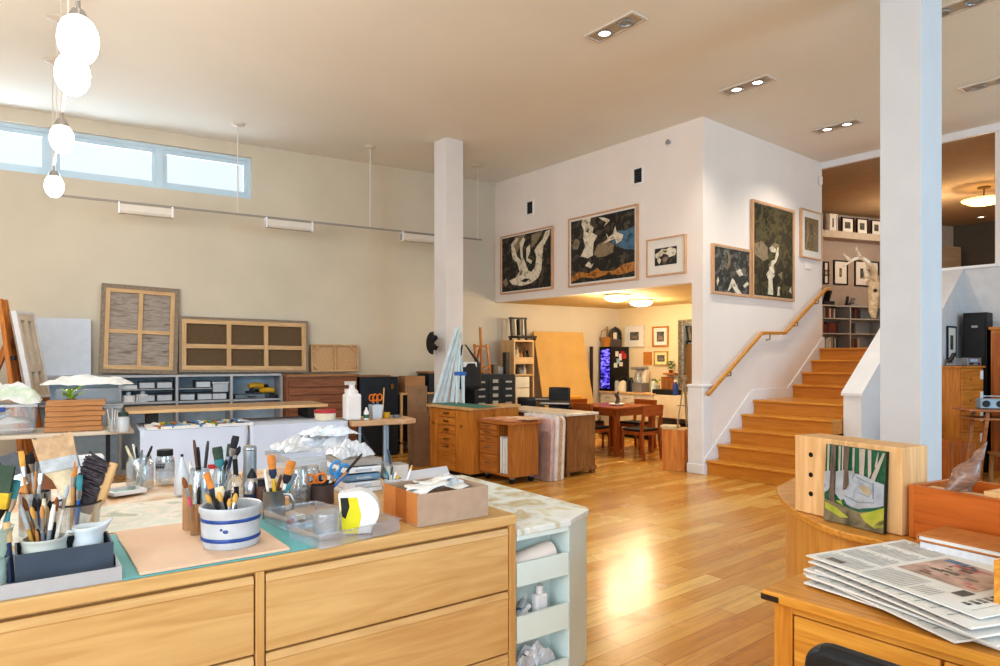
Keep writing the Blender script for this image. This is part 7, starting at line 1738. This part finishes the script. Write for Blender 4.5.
# ================================================================ UNDER THE UPPER LEVEL
CFR = Frame(5.745, 8.35, 25)
t = thing('tall_chest', 'tall honey wood chest of five drawers with paper labels, beyond the big column', 'chest', CFR.w(0, 0), CFR.deg)
W_, D_, h_ = .46, .26, 1.4
MB().box(0, W_, .01, D_, 0, h_ - .025).build('carcass', M_HON, t); MB().box(-.02, W_ + .02, -.02, D_ + .005, h_ - .0249, h_).build('top_panel', M_HONH, t, bevel=.004)
for k in range(5):
    z1 = h_ - .04 - k * .265
    d = MB().box(.01, W_ - .01, -.008, .0105, z1 - .255, z1).build('drawer', M_HONH, t, bevel=.004)
    MB().box(W_ - .08, W_ - .02, -.013, -.008, z1 - .13, z1 - .02).build('label_card', M_PAPER, d); MB().tube([(W_ * .4, -.008, z1 - .13), (W_ * .4, -.03, z1 - .13)], [.01, .018], 8).build('knob', M_HON, d)
zc2 = h_ + .002
t = thing('telephone', 'dark desk telephone on the tall chest', 'telephone', CFR.w(.06, .12, zc2), CFR.deg); MB().prism([(-.07, -.06), (.07, -.06), (.07, .06), (-.07, .06)], 0, .03).build('telephone_body', M_GREYM, t, bevel=.008); MB().bar((-.06, .02, .05), (.06, .03, .16), .05, .03).build('handset', M_BLACK, t, bevel=.01)
t = thing('stereo', 'small silver stereo unit on the tall chest', 'stereo', CFR.w(.32, .1, zc2), CFR.deg); MB().box(-.14, .14, -.08, .1, 0, .1).build('stereo_body', M_GREYM, t, bevel=.006); MB().box(-.1, .05, -.085, -.08, .05, .085).build('display_panel', mat((170, 190, 210), .3, name='display_pale'), t)
for k, x in enumerate((-.1, -.06, .08)): MB().tube([(x, -.08, .025), (x, -.092, .025)], .012, 8).build('dial', M_BLACK, t)
t = thing('floor_speaker', 'tall black speaker cabinet standing behind the chest', 'speaker', HW.w(2.02, -.3), HW.deg); MB().box(0, .27, 0, .24, 0, 2.1).build('speaker_body', M_BLACK, t, bevel=.006); MB().box(.02, .25, -.012, 0, .1, 2.04).build('grille', M_DARK, t)
MB().box(.1, .17, -.016, -.012, 1.9, 1.93).build('badge', M_GREYM, t)
t = thing('wooden_cupboard', 'reddish wood cupboard at the picture edge under the upper level', 'cupboard', HW.w(2.36, -.42), HW.deg); MB().box(0, .9, .01, .4, 0, 1.86).build('carcass', M_HON, t); MB().box(-.02, .92, -.02, .41, 1.861, 1.9).build('cornice', M_HONH, t, bevel=.006)
for a in (.02, .455): MB().box(a, a + .425, -.008, .01, .06, 1.82).build('door', wood((150, 78, 30), (184, 108, 50), 'z', 2, .35, 12, 'cupboard_red_wood'), t, bevel=.006)
x, z = SW.hit(949, 340, -1.948) if False else (0, 0)
GF = Frame(*SW.w(3.26, -1.946).xy, A)   # right face of the thick guard wall
o_ = SW.w(2.72, -1.952)
t = thing('framed_picture', 'small framed print on the grey wall above the telephone', 'picture', V((o_.x, o_.y, 1.7)), A)
b = MB()
for a in ((-.16, .16, .2, .22), (-.16, .16, -.22, -.2), (-.16, -.145, -.2, .2), (.145, .16, -.2, .2)): b.box(a[0], a[1], -.02, -.001, a[2], a[3])
b.build('frame', M_DARK, t); MB().box(-.145, .145, -.012, -.001, -.2, .2).build('mat_board', M_MATB, t); MB().box(-.06, .05, -.014, -.0122, -.09, .1).build('print', M_GREYP, t)
# high table with a little radio and a chair
HT = Frame(5.3, 7.55, -12)
t = thing('console_table', 'high wooden console table with splayed legs beyond the tray box', 'table', HT.w(0, 0), HT.deg); M_CON = wood((150, 92, 46), (184, 120, 66), 'x', 2.2, .38, 12, 'console_wood')
MB().box(0, 1.3, 0, .45, .895, .92).build('table_top', M_CON, t, bevel=.004); MB().box(.06, 1.24, .04, .42, .8, .82).build('lower_shelf', M_CON, t)
for x, sx in ((.2, -1), (1.1, 1)):
    for y in (.06, .39): MB().bar((x + sx * .1, y, 0), (x, y, .894), .035).build('leg', M_CON, t)
t = thing('table_radio', 'little silver radio with two round dials on the console table', 'radio', HT.w(.26, .12, .922), HT.deg); MB().box(-.13, .13, -.05, .07, 0, .12).build('radio_body', M_GREYM, t, bevel=.012)
for x in (-.07, .07): MB().tube([(x, -.05, .06), (x, -.06, .06)], .038, 14).build('speaker_cone', M_DARK, t)
MB().tube([(-.1, .0, .12), (-.1, 0, .145), (.1, 0, .145), (.1, 0, .12)], .006, 6).build('handle', M_CHROME, t)
t = thing('slatted_chair', 'dark wooden chair with a slatted back under the console table', 'chair', HT.w(.38, -.22), HT.deg + 180)
for sx in (-1, 1):
    MB().bar((sx * .2, -.18, 0), (sx * .19, -.16, .45), .035).build('front_leg', M_WALN, t); MB().bar((sx * .2, .2, 0), (sx * .19, .24, .78), .035).build('rear_leg', M_WALN, t)
MB().box(-.22, .22, -.2, .22, .43, .46).build('seat', M_WALN, t, bevel=.006); MB().bar((-.2, .24, .76), (.2, .24, .76), .03, .06).build('top_rail', M_WALN, t)
for k in range(4): MB().bar((-.12 + .08 * k, .215, .46), (-.12 + .08 * k, .24, .74), .025, .012).build('back_slat', M_WALN, t)
o = MB().box(0, .34, 0, .4, 0, .5).build('low_cabinet', M_TEAK, None, bevel=.004); place(o, V((5.35, 8.0, 0)), 0); tag(o, 'low teak cabinet in the shadow under the console table', 'cabinet'); o.location.z = .0
# bits in the gap between guard wall and column
o = SW.w(1.95, -1.75); t = thing('side_stool', 'dark stool with a wooden top tucked beside the guard wall', 'stool', o, A)
MB().box(-.18, .18, -.18, .18, .72, .76).build('seat', M_HONH, t, bevel=.006)
for sx in (-1, 1):
    for sy in (-1, 1): MB().bar((sx * .16, sy * .16, 0), (sx * .14, sy * .14, .719), .035).build('leg', M_DKW, t)
MB().box(-.14, .14, -.14, .14, .45, .68).build('drawer', M_DKW, t)

# ================================================================ ANTLERED SKULL on the big column
SK = Frame(3.0, 5.42, A + 90)
t = thing('antler_skull', 'bleached deer skull with branching antlers hung on the hidden face of the big column', 'trophy', aty(874, 290, 5.36))
Y0 = 5.36; sc = Y0 / 670
P = lambda px, py, y=0: V(((px - 874) * sc, y, (290 - py) * sc))
M_SKL = mat((196, 170, 136), .6, var=.14, scale=30, name='old_bone'); M_ANT = splotch('antler', [(150, 116, 84), (196, 166, 132), (226, 212, 192), (206, 176, 140)], 8, .5)
b = MB(); b.tube([P(876, 276), P(876, 284), P(876, 292), P(874, 302), P(873, 312), P(874, 318)], [.025, .05, .052, .038, .03, .014], 14, flat=1.1); b.build('skull', M_SKL, t)
b = MB()
for y in (-.035, .03): b.ball(P(872, 291, y - .01), .014, m=0)
b.build('eye_socket', mat((70, 50, 38), .8, name='socket_dark'), t)
ant = [[(874, 281), (871, 274), (868, 268), (862, 262), (855, 259), (848, 261), (842, 264.5), (836.5, 268)], [(858, 260), (856, 255), (853, 251.5), (852, 248)], [(848, 261), (844, 258), (840, 255)], [(874, 280), (868, 278.5), (862, 278), (858, 278.5)]]
b = MB()
for k, pth in enumerate(ant):
    n = len(pth); r0 = (.026, .016, .014, .013)[k]
    b.tube([P(x, y, -.03 - .012 * i) for i, (x, y) in enumerate(pth)], [r0 * (1 - .75 * i / (n - 1)) for i in range(n)], 10)
b.build('antler', M_ANT, t)
ant = [[(877, 281), (880, 274), (882, 266), (888, 259), (896, 257), (904, 262)], [(877, 280), (879, 273), (876.5, 266)]]
b = MB()
for k, pth in enumerate(ant):
    n = len(pth); r0 = (.026, .013)[k]
    b.tube([P(x, y, .12 + .06 * i if k == 0 else .03 * i) for i, (x, y) in enumerate(pth)], [r0 * (1 - .75 * i / (n - 1)) for i in range(n)], 10)
b.build('antler', M_ANT, t)
# ================================================================ UPPER ROOM
def uhit(px, py, ly=0): return UB.hit(px, py, ly)
for k, (px0, px1, y0, y1, fm, lab) in enumerate(((828.5, 836.5, 214.5, 232.5, M_MATB, 'white bordered small print, first along the upper ledge'), (841, 853, 218.5, 233, M_DK, 'dark framed small print, second along the upper ledge'), (856, 867, 219.5, 234, M_DK, 'dark framed small print, third along the upper ledge'), (870.5, 881, 221, 235, M_DK, 'dark framed small print, fourth along the upper ledge, half behind the column'))):
    a, b_ = uhit(px0, y1, -.2), uhit(px1, y0, -.2); z0 = 4.103
    picture(UB, (a[0], z0), (b_[0], b_[1]), .02, .07, [], 8, lab, ly=-.2, fm=fm, depth=.03)
for k, (px0, px1, y0, y1, lab) in enumerate(((823, 828, 262, 284, 'dark framed print on the upper room wall, mostly hidden by the stair wall'), (833, 847, 261, 284.5, 'dark framed print on the upper room wall above the bookshelf'), (854, 878, 262, 286, 'larger dark framed print on the upper room wall behind the antlers'))):
    a, b_ = uhit(px0, y1), uhit(px1, y0); picture(UB, a, b_, .025, .14, [(4, [(.2, .1), (.3, .8), (.6, .9), (.8, .4)]), (1, [(.45, .2), (.5, .7), (.6, .4)])], 8, lab, fm=M_DK, depth=.03)
sx0, sx1 = uhit(823, ly=-.35) if False else UB.hit(822, ly=-.35), UB.hit(884, ly=-.35); zt_ = uhit(850, 305.5, -.35)[1]
t = thing('bookshelf', 'grey-white low bookshelf full of books at the back of the upper room', 'bookshelf', UB.w(sx0, -.35, UPZ), UB.deg)
W_ = sx1 - sx0; h_ = zt_ - UPZ; M_BSH = mat((176, 174, 172), .6, var=.02, name='bookshelf_grey')
b = MB(); mid = UB.hit(850, ly=-.35) - sx0
for x in (0, mid, W_ - .03): b.box(x, x + .03, 0, .34, 0, h_ - .03)
b.box(0, W_, 0, .34, h_ - .03, h_); b.box(0, W_, .325, .34, 0, h_ - .03); b.build('carcass', M_BSH, t)
for k in (0, 1, 2):
    for x0, x1 in ((.03, mid), (mid + .03, W_ - .03)): MB().box(x0, x1, .01, .32, .02 + k * h_ / 3, .045 + k * h_ / 3).build('shelf', M_BSH, t)
rnd = random.Random(12); cols = [((60, 50, 46), 'dark brown'), ((150, 140, 128), 'grey'), ((40, 46, 56), 'navy'), ((196, 190, 180), 'white'), ((120, 60, 46), 'red-brown'), ((90, 96, 90), 'olive')]
kb = 0; protoB = {}
for row, rn in ((0, 'bottom'), (1, 'middle'), (2, 'top')):
    for cx, cn, n in ((.04, 'first', 9), (mid + .05, 'second', 6 if row != 1 else 3)):
        x = cx
        for k in range(n):
            th = rnd.choice((.035, .045, .055)); c, cname = cols[rnd.randrange(6)]; hh = rnd.choice((.19, .21, .225))
            key = (th, cname, hh)
            lab = '%s book spine on the %s shelf, %s bay of the upper bookshelf' % (cname, rn, cn)
            p = UB.w(sx0 + x, -.35 + .05, UPZ + .046 + row * h_ / 3)
            if key not in protoB:
                o = MB().box(0, th, 0, .2, 0, hh).build('book', mat(c, .6, var=.08, name='book_' + cname.replace(' ', '_')), None, bevel=.004); place(o, p, UB.deg); tag(o, lab, 'book', 'books in the upper bookshelf'); protoB[key] = o
            else: dup(protoB[key], p, UB.deg, lab, 'books in the upper bookshelf')
            x += th + .004
            if x > (mid - .06 if cn == 'first' else W_ - .1): break
for k, (px, w, h, c, lab) in enumerate(((829, .28, .3, (40, 40, 44), 'dark object leaning on top of the upper bookshelf beside the stair wall'), (848.5, .1, .2, (60, 56, 54), 'small dark ornament on top of the upper bookshelf'), (854, .2, .17, (150, 150, 156), 'grey framed card on top of the upper bookshelf'))):
    x = UB.hit(px, ly=-.2); t = thing('shelf_ornament', lab, 'ornament', UB.w(x, -.22, zt_ + .003), UB.deg)
    MB().box(-w / 2, w / 2, 0, .08, 0, h * .3).build('base', mat(c, .6, var=.1, name='orn_%d' % k), t, bevel=.01); MB().bar((-w * .2, .04, h * .3), (w * .1, .05, h), w * .5, .05).build('figure', mat([v * .9 for v in c], .6, var=.1, name='ornf_%d' % k), t, bevel=.01)
a0, a1 = UB.hit(943, ly=-.5), UB.hit(961, ly=-.5); zc_ = uhit(950, 246, -.5)[1]
t = thing('drawer_unit', 'tan wooden drawer unit in the dim corner of the upper room', 'cabinet', UB.w(a0 - .3, -.5, UPZ), UB.deg)
W_ = a1 - a0 + .3; h_ = zc_ - UPZ; M_TAN = wood((150, 128, 104), (172, 150, 124), 'x', 2, .5, 10, 'tan_drawer_wood'); MB().box(0, W_, .01, .48, 0, h_).build('carcass', M_TAN, t)
for k in range(4): MB().box(.01, W_ - .01, -.01, .01, h_ - .02 - (k + 1) * h_ / 4 + .02, h_ - .02 - k * h_ / 4).build('drawer', M_TAN, t, bevel=.004)
